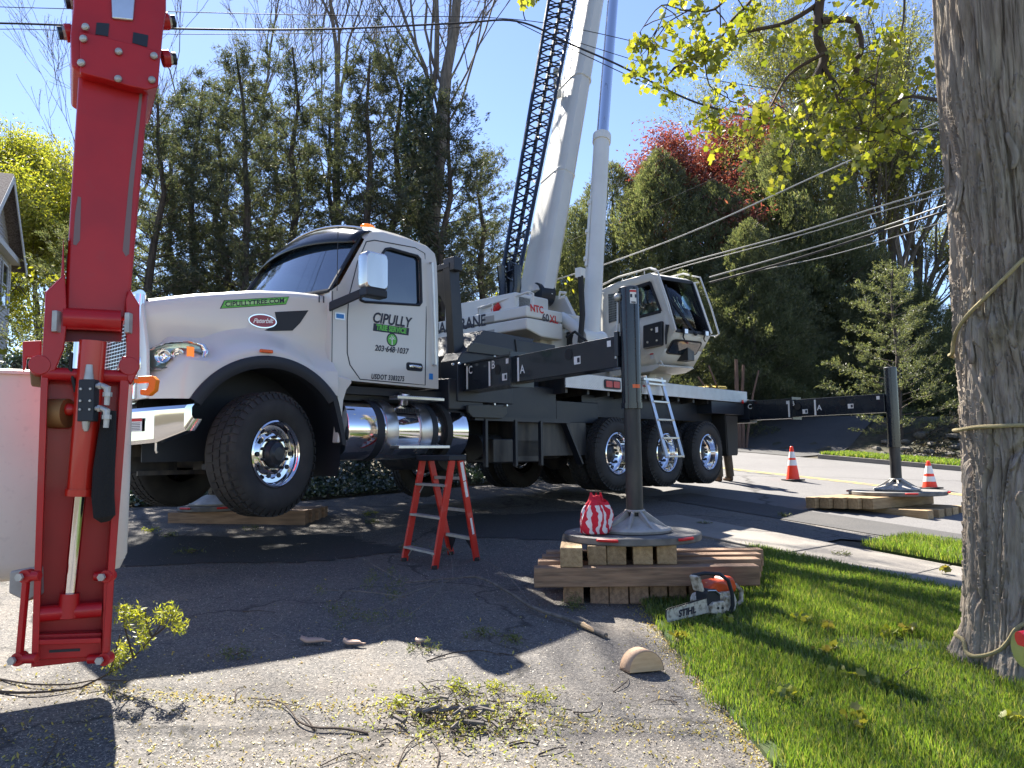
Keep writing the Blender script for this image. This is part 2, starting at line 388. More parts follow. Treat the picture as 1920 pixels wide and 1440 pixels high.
IVY = leaf_mat('ivy leaves', [(.018, .045, .014), (.03, .07, .02), (.05, .10, .028), (.022, .05, .016)], .25, None, .8)
WILT = leaf_mat('wilted leaves', [(.20, .21, .035), (.30, .28, .05), (.14, .15, .03), (.36, .28, .07)], .5, (1.2, 1.15, .6))
WILT_GREEN = leaf_mat('fallen green catkins', [(.10, .13, .03), (.15, .18, .04), (.17, .16, .06)], .4)
CHIPS = leaf_mat('wood chips', [(.42, .36, .27), (.55, .48, .37), (.32, .26, .19), (.62, .58, .5)], .1, None, .2)
SCALES = leaf_mat('yellow bud scales', [(.46, .38, .06), (.50, .33, .06), (.36, .34, .06), (.55, .46, .12)], .3, None, .2)
# ================================================================== the ground
def sheet(name, mat_, pts_fn, n, m, kind='structure', off=0.0, skirt=0):
    """pts_fn(u, v) -> (x, y); laid on H with an offset"""
    rows = []
    for i in range(n + 1):
        r = []
        for j in range(m + 1):
            x, y = pts_fn(i / n, j / m)[:2]
            r.append((x, y, H(x, y) + off))
        rows.append(r)
    mb = MB().grid(rows)
    if skirt:
        b = rows[0] + [r[-1] for r in rows[1:]] + list(reversed(rows[-1][:-1])) + [r[0] for r in reversed(rows[1:-1])]
        k = len(mb.v); L = len(b)
        mb.v += [tuple(p) for p in b] + [(p[0], p[1], p[2] - skirt) for p in b]
        mb.f += [(k + i, k + (i + 1) % L, k + L + (i + 1) % L, k + L + i) for i in range(L)]
    o = mb.build(name, mat_, ang=50)
    if kind: o['kind'] = kind
    return o

ax = [-400, -150, -70, -40, -28] + list(np.arange(-20, 26, 1.0)) + [30, 42, 70, 150, 400]
ay = [-60, -20, -8] + list(np.arange(-4, 44, 1.0)) + [50, 70, 120, 250, 500]
MB().grid([[(x, y, H(x, y) - .02) for x in ax] for y in ay]).build('ground', M['soil'], kind='structure')

def strip(s0, s1, t0, t1): return lambda u, v: st(s0 + (s1 - s0) * v, t0 + (t1 - t0) * u)[:]
# driveway: a broad apron of old asphalt
DL = [G(-700, 1330), G(-300, 990), G(250, 952), G(600, 938), G(900, 910), st(9.3, -12.2)]   # edge beside the ivy bed
def drive_pt(u, v):
    k = u * 5; i = min(4, int(k)); a = DL[i].lerp(DL[i + 1], k - i)
    RE = [Vector((1.6, -3, 0)), Vector((1.15, 3.4, 0)), Vector((1.02, 6.2, 0)), Vector((1.9, 7.6, 0)), st(8.6, -5.2), st(9.3, -4.2)]
    b = RE[i].lerp(RE[i + 1], k - i); return a.lerp(b, v)
LEFT = [Vector((-14, -3, 0)), Vector((-9.5, 6, 0)), G(250, 952), G(600, 938), G(900, 910), st(9.3, -11.5)]
DL = LEFT
sheet('driveway', M['driveway'], drive_pt, 50, 24, off=.002)
sheet('road', M['road'], strip(9.3, 20.2, -46, 22), 68, 12, off=.006)
sheet('gutter', M['gutter'], strip(9.25, 10.3, -9, 18), 40, 3, off=.010)
# darker patch of newer asphalt by the front wheels and one under the outriggers
def blob(cx, cy, ax_, ay_, seed, rot=0):
    r0 = random.Random(seed); ks = [(r0.uniform(.03, .10), r0.randint(2, 6), r0.uniform(0, 6)) for _ in range(4)] + [(r0.uniform(.006, .02), r0.randint(9, 40), r0.uniform(0, 6)) for _ in range(7)]
    def fn(u, v):
        t = 2 * math.pi * u; r = v * (1 + sum(a * math.sin(n * t + p) for a, n, p in ks))
        x = ax_ * r * math.cos(t); y = ay_ * r * math.sin(t)
        return (cx + x * math.cos(rot) - y * math.sin(rot), cy + x * math.sin(rot) + y * math.cos(rot))
    return fn
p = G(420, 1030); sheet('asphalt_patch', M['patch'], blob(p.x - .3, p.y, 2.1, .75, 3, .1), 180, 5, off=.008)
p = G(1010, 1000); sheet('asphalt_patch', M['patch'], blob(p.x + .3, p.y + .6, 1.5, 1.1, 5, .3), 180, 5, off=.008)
# yellow centre lines
for s_ in (14.72, 14.92): sheet('centre_line', M['yellow'], strip(s_, s_ + .1, -40, 20), 60, 1, off=.011)
# near sidewalk as concrete slabs with open joints
side = bpy.data.objects.new('sidewalk', None); COL.objects.link(side); side['kind'] = 'structure'
for i in range(12):
    t0 = -7.4 + i * 1.22
    a = [st(s, t) for s, t in ((7.15, t0 + .006), (8.15, t0 + .006), (8.15, t0 + 1.214), (7.15, t0 + 1.214))]
    dz = .022 + (.006 if i % 3 == 1 else 0)
    MB().prism([(q.x, q.y, H(q.x, q.y) + dz) for q in a], (0, 0, -.08)).build('slab', M['concrete'], side, bevel=.008)
# far side of the street: kerb, verge, sidewalk, bank with stones
sheet('kerb', M['concrete'], strip(20.2, 20.36, -12.8, 14), 30, 1, off=.13, skirt=.13)
sheet('verge', M['turf'], strip(20.36, 21.7, -12.8, 14), 30, 3, off=.12, skirt=.1)
sheet('far_sidewalk', M['concrete'], strip(21.7, 22.7, -13, 14), 30, 2, off=.05, skirt=.06)
sheet('far_driveway', M['gutter'], lambda u, v: st(20.2 + 15 * v, -19.6 + 6.2 * u - v * 2.2)[:], 16, 20, off=.02)
# the near verge between sidewalk and street, and the lawn
sheet('near_verge', M['turf'], strip(8.2, 9.2, -4.6, 8), 24, 3, off=.045, skirt=.05)
LW = [(1.18, 3.0), (1.14, 3.5), (1.10, 4.3), (1.02, 5.3), (1.04, 6.1), (1.35, 6.9), (2.05, 7.55), (2.6, 8.35)]
def lawn_edge(y):
    for (x0, y0), (x1, y1) in zip(LW, LW[1:]):
        if y <= y1: return x0 + (x1 - x0) * (y - y0) / (y1 - y0)
    return 9
def lawn_pt(u, v):
    y = -2 + u * 10.35; x0 = lawn_edge(y) if y > 3 else 1.18
    x1 = max(x0 + .02, (7.13 - .585 * y) / .811); return (x0 + (x1 - x0) * v, y)
sheet('lawn', M['turf'], lawn_pt, 60, 16, off=.03, skirt=.04)

# grass blades (nobody could count them)
def blades(name, X, Y, hgt, wid, mat_, off=.03, lean=.45):
    n = len(X); Z = np.array([H(x, y) for x, y in zip(X, Y)]) + off
    a = rng.uniform(0, 2 * np.pi, n); h = hgt * rng.uniform(.45, 1.25, n); wd = wid * rng.uniform(.6, 1.3, n)
    la = rng.uniform(0, 2 * np.pi, n); ll = h * lean * rng.uniform(.2, 1.3, n)
    dx, dy = np.cos(a) * wd, np.sin(a) * wd; lx, ly = np.cos(la) * ll, np.sin(la) * ll
    V = np.empty((n, 5, 3), dtype=np.float32)
    V[:, 0] = np.c_[X - dx, Y - dy, Z]; V[:, 1] = np.c_[X + dx, Y + dy, Z]
    V[:, 2] = np.c_[X + dx * .8 + lx * .35, Y + dy * .8 + ly * .35, Z + h * .6]; V[:, 3] = np.c_[X - dx * .8 + lx * .35, Y - dy * .8 + ly * .35, Z + h * .6]
    V[:, 4] = np.c_[X + lx, Y + ly, Z + h]
    b = np.arange(n)[:, None] * 5
    T = np.concatenate([b + np.array([[0, 1, 2]]), b + np.array([[0, 2, 3]]), b + np.array([[3, 2, 4]])], 1).reshape(-1, 3)
    o = fast_mesh(name, V.reshape(-1, 3), T, mat_, nper=3); o['kind'] = 'stuff'; o['category'] = 'grass'
    return o
def in_lawn(x, y): return (x > lawn_edge(y) + .0) and (.811 * x + .585 * y < 7.13)
def clumpf(x, y): return .5 + .5 * np.sin(x * 3.1 + 1.3 * np.sin(y * 2.3)) * np.sin(y * 2.7 + 1.7 * np.sin(x * 1.9))
N = 360000
X = rng.uniform(.98, 6.2, N); Y = 2.4 + 6.2 * rng.uniform(0, 1, N) ** 1.3
le = np.interp(Y, [q[1] for q in LW], [q[0] for q in LW])
edge_j = le + .06 * np.sin(Y * 23) * np.sin(Y * 7.3) + .05 * np.sin(Y * 3.7 + 1) + rng.normal(0, .04, N)
keep = (X > edge_j) & (.811 * X + .585 * Y < 7.12 + rng.normal(0, .03, N)) & (X < Y * .78 + .9) & (rng.uniform(0, 1, N) < .55 + .5 * clumpf(X, Y))
bare = np.hypot((X - 2.45) / .55, (Y - 5.2) / .16) < 1
keep &= ~(bare & (rng.uniform(0, 1, N) < .7))
X, Y = X[keep], Y[keep]
blades('lawn_grass', X, Y, .050 * (.7 + .6 * clumpf(X * 1.7, Y * 1.7)), .0028, GRASS)['label'] = 'bright green uncut lawn grass running up to the big trunk'
def strip_blades(name, s0, s1, t0, t1, n, h, wd, off, lab):
    s = rng.uniform(s0, s1, n); t = rng.uniform(t0, t1, n); X = .811 * s + .585 * t; Y = .585 * s - .811 * t
    blades(name, X, Y, np.full(n, h), wd, GRASS, off)['label'] = lab
strip_blades('verge_grass', 8.16, 9.28, -4.7, 2.5, 42000, .085, .0042, .045, 'green grass strip between the sidewalk and the street')
strip_blades('far_verge_grass', 20.30, 21.8, -12.8, 4, 42000, .10, .014, .12, 'sunny grass strip beyond the far kerb')

# stuff scattered on the driveway
def flakes(name, X, Y, size, mat_, label, cat, off=.006, flat=.35, aspect=2.2, Z=None):
    n = len(X); Z = (np.array([H(x, y) for x, y in zip(X, Y)]) + off) if Z is None else Z
    a = rng.uniform(0, 2 * np.pi, n); sz = size * rng.uniform(.5, 1.6, n); tl = rng.normal(0, flat, n)
    u = np.c_[np.cos(a), np.sin(a), tl] * sz[:, None]; v = np.c_[-np.sin(a), np.cos(a), rng.normal(0, flat, n)] * (sz / aspect)[:, None]
    c = np.c_[X, Y, Z + np.abs(tl) * sz * .6]
    V = np.stack([c - u, c - v * .9 + u * .1, c + u, c + v], 1).reshape(-1, 3)
    o = fast_mesh(name, V, np.arange(n * 4).reshape(-1, 4), mat_); o['kind'] = 'stuff'
    prop(o, label, cat); return o
n = 38000
Y = 3.2 + 6 * rng.uniform(0, 1, n) ** 1.6; X = rng.uniform(-1, 1, n) * Y * .72
k = X < np.interp(Y, [q[1] for q in LW], [q[0] for q in LW]) + .1
flakes('sawdust', X[k], Y[k], .0042, CHIPS, 'pale sawdust flecks strewn over the asphalt driveway', 'sawdust')
n = 5200
Y = 3.2 + rng.exponential(.75, n); X = rng.uniform(-1, 1, n) * Y * .72
lineY = 3.95 - .1 * X + rng.normal(0, .05, n); sel = rng.uniform(0, 1, n) < .35; Y[sel] = lineY[sel]
k = (X < np.interp(Y, [q[1] for q in LW], [q[0] for q in LW]) + .12)
flakes('bud_scales', X[k], Y[k], .008, SCALES, 'yellow bud scales scattered across the sunlit foreground asphalt', 'leaf litter', flat=.5)
n = 2300; Y = rng.uniform(3.0, 6.3, n); X = np.interp(Y, [q[1] for q in LW], [q[0] for q in LW]) + rng.normal(-.02, .06, n)
flakes('edge_litter', X, Y, .0065, SCALES, 'tan and yellow litter gathered along the lawn edge', 'leaf litter', flat=.6)
# ================================================================== the crane truck
# its own frame: x towards its rear, y towards its far side, z up; origin under the near front wheel's outer face
TRr = Vector((.682, .731, 0)).normalized(); TFf = Vector((-TRr.y, TRr.x, 0))
TO = P(521, 851, 6.9) - Vector((0, 0, .56))
truck = thing('crane_truck', 'white crane truck with tree service lettering on its door, wheels held off the ground', 'crane truck', TO, math.atan2(TRr.y, TRr.x))
def T(px, py, c=0.0):
    d = ray(px, py); t = ((TO - EYE).dot(TFf) + c) / d.dot(TFf); q = EYE + d * t - TO
    return Vector((q.dot(TRr), c, q.z))
def W2T(p): q = Vector(p) - TO; return Vector((q.dot(TRr), q.dot(TFf), q.z))
ip = lambda x, xs, ys: float(np.interp(x, xs, ys))
YC = 1.25
def far(pts): return [(p[0], 2 * YC - p[1], p[2]) for p in pts]

# ---- hood with its fenders
AX, AZ, AR = -.06, .58, .86
def sc_(x): return ip(x, [-1.0, -.6, -.04, .35, .66], [1.925, 2.02, 2.125, 2.16, 2.165])
def ys_(x): return ip(x, [-1.0, -.7, 0, .66], [.47, .40, .31, .22])
def side_y(x, z):
    """the near hood skin's y at a given station and height above the fender"""
    f = min(1, max(0, (z - 1.55) / .5)); return ys_(x) + .02 * (1 - f) - .03 * math.sin(math.pi * f) * .6
def zlow(x):
    d = AR * AR - (x - AX) ** 2
    return max(1.03 if x < 0 else 1.12, AZ + math.sqrt(d) if d > 0 else 0)
def hood_rows(mirror):
    rows = []
    for i in range(46):
        x = -1.06 + i / 45 * 1.72
        yo = .03 + max(0, (-x - .78)) ** 1.6 * 1.6
        zl = zlow(x); zf = max(zl + .085, 1.12 + .25 * smooth(-1.06, -.8, x))
        zf = min(zf, 1.56); ys = ys_(x); sc = sc_(x)
        pts = [(yo, zl), (yo, zl + (zf - zl) * .5), (yo + .012, zf - .012), (yo + .05, zf + .02), (yo + (ys - yo) * .45, zf + .055 + (ys - yo) * .1),
               (yo + (ys - yo) * .85, min(zf + .10 + (ys - yo) * .2, sc - .3))]
        z0 = pts[-1][1]
        for k in range(1, 7):
            z = z0 + (sc - .09 - z0) * k / 6; pts.append((side_y(x, z) if z > 1.6 else ys + .018 * (1 - k / 6), z))
        for k in range(1, 7):
            a = math.pi / 2 * k / 6; pts.append((ys + .11 * (1 - math.cos(a)), sc - .09 + .09 * math.sin(a)))
        for k in range(1, 5):
            f = k / 4; pts.append((ys + .11 + (YC - ys - .11) * f, sc + .055 * math.sin(f * math.pi / 2)))
        rows.append([(x, (2 * YC - p[0]) if mirror else p[0], p[1]) for p in pts])
    return rows
hb = MB(); hb.grid(hood_rows(False)); hb.grid(hood_rows(True))
hood = hb.build('hood', M['white'], truck, ang=40)
# inner wells
ib = MB()
for s_ in (0, 1):
    f = (lambda p: p) if s_ == 0 else (lambda p: (p[0], 2 * YC - p[1], p[2]))
    rows = []
    for k in range(17):
        a = math.pi * (k / 16 * .98 + .12)
        rows.append([f((AX - .80 * math.cos(a), y, AZ + .80 * math.sin(a))) for y in (.10, .3, .62)])
    ib.grid(rows)
ib.box(-.95, .75, .62, .64, .5, 1.6); ib.box(-.95, .75, 1.86, 1.88, .5, 1.6); ib.box(-1.0, .7, .64, 1.86, .95, 1.2)
ib.build('wheel_well', M['black_plastic'], truck)
# black fender flares
for s_ in (0, 1):
    f = (lambda p: p) if s_ == 0 else (lambda p: (p[0], 2 * YC - p[1], p[2]))
    fb = MB(); rows = []
    for k in range(33):
        a = R_(37) + R_(149 - 37) * k / 32
        ro, ri = AR + .012, AR - .10
        rows.append([f((AX + r * math.cos(a), y, AZ + r * math.sin(a))) for r, y in ((ro, .06), (ro, .012), (ro - .02, -.002), (ri + .03, .004), (ri, .02), (ri, .12))])
    fb.grid(rows)
    rows = []
    for k in range(9):
        q = k / 8; x0 = AX + .93 * math.cos(R_(37)) * 1.0; x = .64 + .10 * q ** .7 - .02 * (1 - q); z = 1.12 - .48 * q
        wv = .055 - .02 * q
        rows.append([f((x - wv, .10, z)), f((x - wv, .01, z)), f((x, .0, z)), f((x + .012, .06, z))])
    fb.grid(rows)
    fb.build('fender_flare', M['black_plastic'], truck, ang=50)
# grille
gb = MB(); gb.prism([(-1.07, .50, 1.06), (-1.07, 2.0, 1.06), (-1.03, 2.0, 1.92), (-1.03, .50, 1.92)], (.05, 0, 0)); grille = gb.build('grille', M['black'], truck)
sur = MB()
for a, b in (((-1.09, .50, 1.04), (-1.05, .50, 1.95)), ((-1.09, 2.0, 1.04), (-1.05, 2.0, 1.95)), ((-1.05, .50, 1.95), (-1.05, 2.0, 1.95)), ((-1.09, .5, 1.04), (-1.09, 2.0, 1.04))):
    sur.tube([a, b], .045, 12)
sur.box(-1.11, -1.05, 1.22, 1.28, 1.06, 1.93)
sur.build('grille_surround', M['chrome'], grille)
sm = MB()
for k in range(22): sm.beam((-1.085, .54 + k * .066, 1.08), (-1.045, .54 + k * .066, 1.92), .006, .012)
for k in range(26): sm.beam((-1.088 + k * .0016, .52, 1.08 + k * .032), (-1.088 + k * .0016, 1.98, 1.08 + k * .032), .012, .006)
mesh = sm.build('grille_mesh', M['alu'], grille)
# panels between fender and hood nose
MB().prism([(-1.045, .03 + .2, 1.03), (-1.045, .5, 1.03), (-1.03, .5, 1.9), (-1.03, .47, 1.9), (-1.04, .28, 1.45)], (-.03, 0, 0)).build('nose_panel', M['white'], truck, bevel=.01)
# headlight
for s_ in (0, 1):
    f = (lambda p: Vector(p)) if s_ == 0 else (lambda p: Vector((p[0], 2 * YC - p[1], p[2])))
    out = [(-1.07, .42, 1.30), (-.96, .24, 1.285), (-.80, .125, 1.315), (-.67, .10, 1.37), (-.63, .115, 1.45), (-.655, .13, 1.51), (-.78, .16, 1.53), (-.93, .25, 1.51), (-1.05, .40, 1.44)]
    cen = Vector((-.85, .26, 1.41)); rows = []
    for k, (sc1, push) in enumerate(((1.07, .08), (1.07, .0), (1.0, -.02), (.90, -.015), (.88, .0), (.88, .05))):
        rows.append([f(cen + (Vector(p) - cen) * sc1 + Vector((.35, .94, 0)) * push) for p in out])
    hm = MB().grid(rows, True); hl = hm.build('headlight', M['chrome'], truck, ang=70)
    bk_ = MB(); bk_.add([f(cen + (Vector(p) - cen) * .9 + Vector((.35, .94, 0)) * .045) for p in out], [tuple(range(9))]); bk_.build('lamp_housing', M['lens'], hl)
    ln = MB(); ring = [f(cen + (Vector(p) - cen) * .87 + Vector((.35, .94, 0)) * -.004) for p in out]
    c2 = f(cen + Vector((-.35, -.94, 0)) * .05); ln.add(ring + [c2], [(i, (i + 1) % 9, 9) for i in range(9)])
    lo = ln.build('lens', M['tint'], hl, ang=80)
    bb = MB()
    for (cx, cy, cz, r) in ((-.95, .235, 1.395, .058), (-.855, .17, 1.405, .052)):
        bb.lathe([(.0, -.012), (r * .35, -.018), (r * .4, .0), (r * .8, -.012), (r, -.03), (r * 1.06, -.02), (r * 1.1, .02)], f((cx, cy, cz)), (-.6, -.8 if s_ == 0 else .8, 0), 20)
    bb.build('reflector', M['chrome'], hl)
    MB().prism([f((-.80, .115, 1.36)), f((-.745, .097, 1.37)), f((-.745, .10, 1.475)), f((-.80, .12, 1.48))], (-.012, -.02 if s_ == 0 else .02, 0)).build('turn_signal', M['amber'], hl, bevel=.004)
# side marker
MB().box(-.185, -.06, -.0, .03, 1.475, 1.505).build('side_marker', M['orange'], truck, bevel=.008)
def hoodpt(px, py):
    q = T(px, py, .25)
    for _ in range(4): q = T(px, py, side_y(q.x, q.z))
    return q
def on_hood(p): return Vector((p.x, side_y(p.x, p.z) - .004, p.z))
# intake panel, emblem, banner, number on the hood side
poly = [(515, 585), (578, 582), (562, 606), (548, 620), (492, 621), (505, 615), (519, 603)]
def hood_poly(name, pxs, m_, off=.004, parent=truck, thick=.01):
    q = [hoodpt(*p) for p in pxs]; q = [Vector((a.x, side_y(a.x, a.z) - off, a.z)) for a in q]
    return MB().prism(q, (0, thick, 0)).build(name, m_, parent)
hood_poly('hood_intake', poly, M['black_plastic'], .006)
c0 = hoodpt(492, 602)
def ell(name, c, a, b, m_, off, dy):
    mb = MB(); mb.prism([on_hood(Vector((c.x + a * math.cos(t), 0, c.z + b * math.sin(t)))) + Vector((0, -off, 0)) for t in [2 * math.pi * k / 40 for k in range(40)]], (0, dy, 0))
    return mb.build(name, m_, truck)
em = ell('hood_emblem', c0, .136, .067, M['chrome'], .002, .008)
e2 = MB().prism([on_hood(Vector((c0.x + .125 * math.cos(t), 0, c0.z + .057 * math.sin(t)))) + Vector((0, -.005, 0)) for t in [2 * math.pi * k / 40 for k in range(40)]], (0, .004, 0)).build('emblem_field', M['ink_maroon'], em)
lettering('Peterbilt', .062, M['ink_white'], em, c0, (1, 0, .10), (0, 0, 1), 'emblem_script', bold=.0012, shear=.35, warp=lambda p: on_hood(p) + Vector((0, -.006, 0)), spacing=.9)
hood_poly('web_banner', [(412, 579), (420, 563), (542, 556), (536, 571)], M['ink'], .003)
bn = hood_poly('web_banner', [(414.5, 578), (421, 564), (541, 557), (535.4, 570)], M['ink_green'], .006)
wv_ = mat('pale green banner centre', (.42, .70, .30), .5)
hood_poly('banner_centre', [(420, 574), (424, 568), (536, 561.5), (532, 566)], wv_, .0075, bn, .004)  # paler green band along the middle of the banner
bc = hoodpt(478, 567.5); be = hoodpt(530, 564)
lettering('CIPULLYTREE.COM', .066, M['ink'], bn, bc, (be - bc), (0, 0, 1), bold=.0014, spacing=1.06, warp=lambda p: on_hood(p) + Vector((0, -.008, 0)), sx=.98)
nb = hoodpt(602, 562); lettering('11', .095, M['ink'], truck, nb, (1, 0, .03), (0, 0, 1), bold=.002, warp=lambda p: on_hood(p) + Vector((0, -.003, 0)))

# bumper: front beam with a swept chrome corner
bp_ = MB()
plan = [(-1.20, YC, 0), (-1.17, .62, 0), (-1.03, .18, 0), (-.86, .0, 0), (-.80, -.005, 0)]
zt = [.95, .95, .96, .975, .985]; zb = [.64, .64, .665, .76, .86]
rows = []
for k, (x, y, _) in enumerate(plan): rows.append([(x + .1, y + .02, zt[k]), (x + .02, y, zt[k]), (x, y, zt[k] - .03), (x, y, zb[k] + .03), (x + .02, y, zb[k]), (x + .1, y + .02, zb[k])])
bp_.grid(rows); bp_.grid([far(r) for r in rows])
bmp = bp_.build('bumper', M['chrome'], truck, ang=25)
q = T(297, 786, 0)
sk = MB(); A_ = Vector((-1.13, .47, .87)); B_ = Vector((-1.075, .30, .87)); nn = Vector((-.92, -.38, 0)) * .006
sk.prism([A_ + nn, B_ + nn, B_ + nn - Vector((0, 0, .11)), A_ + nn - Vector((0, 0, .11))], nn * .3).build('warning_sticker', M['sticker'], bmp)
MB().prism([A_ + nn * 1.5, B_ + nn * 1.5, B_ + nn * 1.5 - Vector((0, 0, .026)), A_ + nn * 1.5 - Vector((0, 0, .026))], nn * .3).build('sticker_band', M['ink_red'], bmp)
tl = MB()
for k in range(5): tl.prism([A_.lerp(B_, .1) + nn * 1.5 - Vector((0, 0, .038 + k * .014)), A_.lerp(B_, .88) + nn * 1.5 - Vector((0, 0, .038 + k * .014)), A_.lerp(B_, .88) + nn * 1.5 - Vector((0, 0, .043 + k * .014)), A_.lerp(B_, .1) + nn * 1.5 - Vector((0, 0, .043 + k * .014))], nn * .2)
tl.build('sticker_lines', M['ink'], bmp)
# things under the nose
ub = MB(); ub.box(-1.0, .9, .85, 1.0, .55, .85); ub.box(-1.0, .9, 1.5, 1.65, .55, .85); ub.cyl((0, .45, .5), (0, 2.05, .5), .075); ub.box(-.35, .3, .75, .95, .42, .5); ub.box(-.9, .9, .83, .86, .38, .42)
ub.cyl((-.75, .9, .60), (-.75, 1.6, .60), .05); ub.box(-.95, -.5, .95, 1.55, .4, .75); ub.tube([(-.4, .6, .45), (0, 1.0, .38), (.35, .9, .5)], .03)
ub.build('front_axle', M['dirty_black'], truck)
MB().tube([(-.98, .25, .74), (-.98, .25, .6), (-.97, .25, .58)], .012).build('tow_pin', M['alu'], truck)

# ---- cab
WIN = [(.99, 2.135), (1.02, 2.2), (1.22, 2.60), (1.335, 2.745), (1.40, 2.765), (1.78, 2.75), (1.815, 2.72), (1.815, 2.23), (1.78, 2.19), (1.05, 2.125)]
out = [(.64, 1.30), (.64, 2.185), (.70, 2.20), (1.06, 2.80), (1.16, 2.905), (1.35, 2.95), (1.7, 2.94), (1.97, 2.895), (2.045, 2.83), (2.06, 2.7), (2.06, 1.27), (1.0, 1.29)]
cb = MB()
YN = .14
def inset(z): return .035 * max(0, (z - 2.1) / .8) ** 1.5 + .06 * max(0, (z - 2.75) / .2) ** 2
# side skins with a window opening, as a ring of quads between the two outlines resampled
def resample(poly, n):
    P_ = [Vector((a, b)) for a, b in poly]; P_.append(P_[0]); L = [0]
    for a, b in zip(P_, P_[1:]): L.append(L[-1] + (b - a).length)
    r = []
    for k in range(n):
        d = L[-1] * k / n
        for i in range(len(L) - 1):
            if L[i] <= d <= L[i + 1]: r.append(P_[i].lerp(P_[i + 1], (d - L[i]) / max(1e-9, L[i + 1] - L[i]))); break
    return r
def ringmatch(inner, outer_, n=96):
    c = sum((Vector(p) for p in inner), Vector((0, 0))) / len(inner)
    def hit(poly, a):
        d = Vector((math.cos(a), math.sin(a))); best = None
        for i in range(len(poly)):
            p = Vector(poly[i]); q2 = Vector(poly[(i + 1) % len(poly)]); e = q2 - p
            den = d.x * e.y - d.y * e.x
            if abs(den) < 1e-9: continue
            t = ((p - c).x * e.y - (p - c).y * e.x) / den; u = ((p - c).x * d.y - (p - c).y * d.x) / den
            if t > 0 and -1e-6 <= u <= 1 + 1e-6 and (best is None or t > best): best = t
        return c + d * best
    angs = sorted(set([2 * math.pi * k / n for k in range(n)] + [math.atan2((Vector(p) - c).y, (Vector(p) - c).x) % (2 * math.pi) for p in list(outer_) + list(inner)]))
    return [hit(inner, a) for a in angs], [hit(outer_, a) for a in angs]
inn, ou = ringmatch(WIN, out)
def skin(mb, mirror):
    rows = []
    for f in (0, .04, .5, 1):
        r = []
        for a, b in zip(inn, ou):
            q = a.lerp(b, f); y = YN + inset(q.y); r.append((q.x, 2 * YC - y if mirror else y, q.y))
        rows.append(r)
    r0 = [(p[0], p[1] + (.05 if not mirror else -.05), p[2]) for p in rows[0]]
    mb.grid([r0] + rows, True)
skin(cb, False); skin(cb, True)
# roof, back and floor: loft of the outline across
ys = [YN, YN + .05, YN + .2, YC, 2 * YC - YN - .2, 2 * YC - YN - .05, 2 * YC - YN]; crown = [0, .035, .10, .19, .10, .035, 0]
roof = [(1.06, 2.80), (1.16, 2.905), (1.35, 2.95), (1.7, 2.94), (1.97, 2.895), (2.045, 2.83), (2.06, 2.7), (2.06, 1.27), (1.0, 1.29), (.64, 1.30), (.64, 2.185)]
rows = []
for y, c in zip(ys, crown):
    rows.append([(x, (y + (inset(z) if y < YC else -inset(z)) * (1 if abs(y - YC) > .9 else 0)), z + (c if z > 2.75 else 0)) for x, z in roof])
cb.grid(rows)
cab = cb.build('cab', M['white'], truck, ang=32)
# windshield with surround
ws = MB()
def wsp(u, v):
    yb = .17 + u * 2.16; bow = .12 * (1 - (2 * u - 1) ** 2)
    a = Vector((.645 - bow, yb, 2.19 + .02 * bow)); yt = .24 + u * 2.02; b = Vector((1.07 - bow * .7, yt, 2.85 + .13 * (1 - (2 * u - 1) ** 2)))
    return a.lerp(b, v)
ws.grid([[wsp(u / 14, v / 6) for u in range(15)] for v in range(7)]).build('windshield', M['glass'], truck, ang=60)
fr = MB()
for A, B in ((0, 0), (1, 1)): fr.tube([wsp(A, v / 6) + Vector((-.004, 0, 0)) for v in range(7)], .022, 6)
fr.tube([wsp(u / 14, 0) for u in range(15)], .022, 6)
fr.build('windshield_seal', M['black_plastic'], truck)
wp = MB(); wp.tube([wsp(.22, .0) + Vector((-.02, 0, .01)), wsp(.30, .05) + Vector((-.03, 0, .01)), wsp(.47, .07) + Vector((-.03, 0, .01))], .010, 6); wp.tube([wsp(.62, .0) + Vector((-.02, 0, .01)), wsp(.7, .05) + Vector((-.03, 0, .01)), wsp(.9, .07) + Vector((-.03, 0, .01))], .010, 6)
wp.build('wiper', M['black_plastic'], truck)
# sun visor
vs_ = MB()
def vis(u, v):
    y = .20 + u * 2.10; bow = .13 * (1 - (2 * u - 1) ** 2)
    a = Vector((1.18 - bow * .5, y, 2.92 + .19 * (1 - (2 * u - 1) ** 2))); b = Vector((.965 - bow, y, 2.75 + .10 * (1 - (2 * u - 1) ** 2)))
    return a.lerp(b, v) + Vector((-.03, 0, .02)) * math.sin(v * math.pi)
vs_.grid([[vis(u / 16, v / 5) for u in range(17)] for v in range(6)])
visor = vs_.build('sun_visor', M['visor'], truck, solid=.006, ang=60)
vt = MB(); vt.tube([vis(u / 16, 0) + Vector((-.02, 0, .006)) for u in range(1, 16)], .014, 8); vt.build('visor_trim', M['chrome'], visor)
for k, y in enumerate((.52, .9, 1.25, 1.6, 1.98)):
    mk = MB(); mk.ball((1.36, y, 3.02 + .13 * (1 - abs(y - YC) / 1.1)), .06, 8, (1.6, .9, .7)); mk.build('roof_marker', M['amber'], truck)
# windows
for mir in (False, True):
    y = YN + .03; g_ = MB(); mid = []
    for a in inn: yy = YN + .03 + inset(a.y); mid.append((a.x, 2 * YC - yy if mir else yy, a.y))
    c = Vector((1.45, (2 * YC - y) if mir else y, 2.45)); n = len(mid); g_.add(mid + [c], [(i, (i + 1) % n, n) for i in range(n)])
    wdo = g_.build('side_window', M['glass'], cab, ang=80)
    rb = MB(); pr = [Vector(p) + Vector((0, -.028 if not mir else .028, 0)) for p in mid]; rb.tube(pr + [pr[0]], .016, 6, False); rb.build('window_seal', M['black_plastic'], cab)
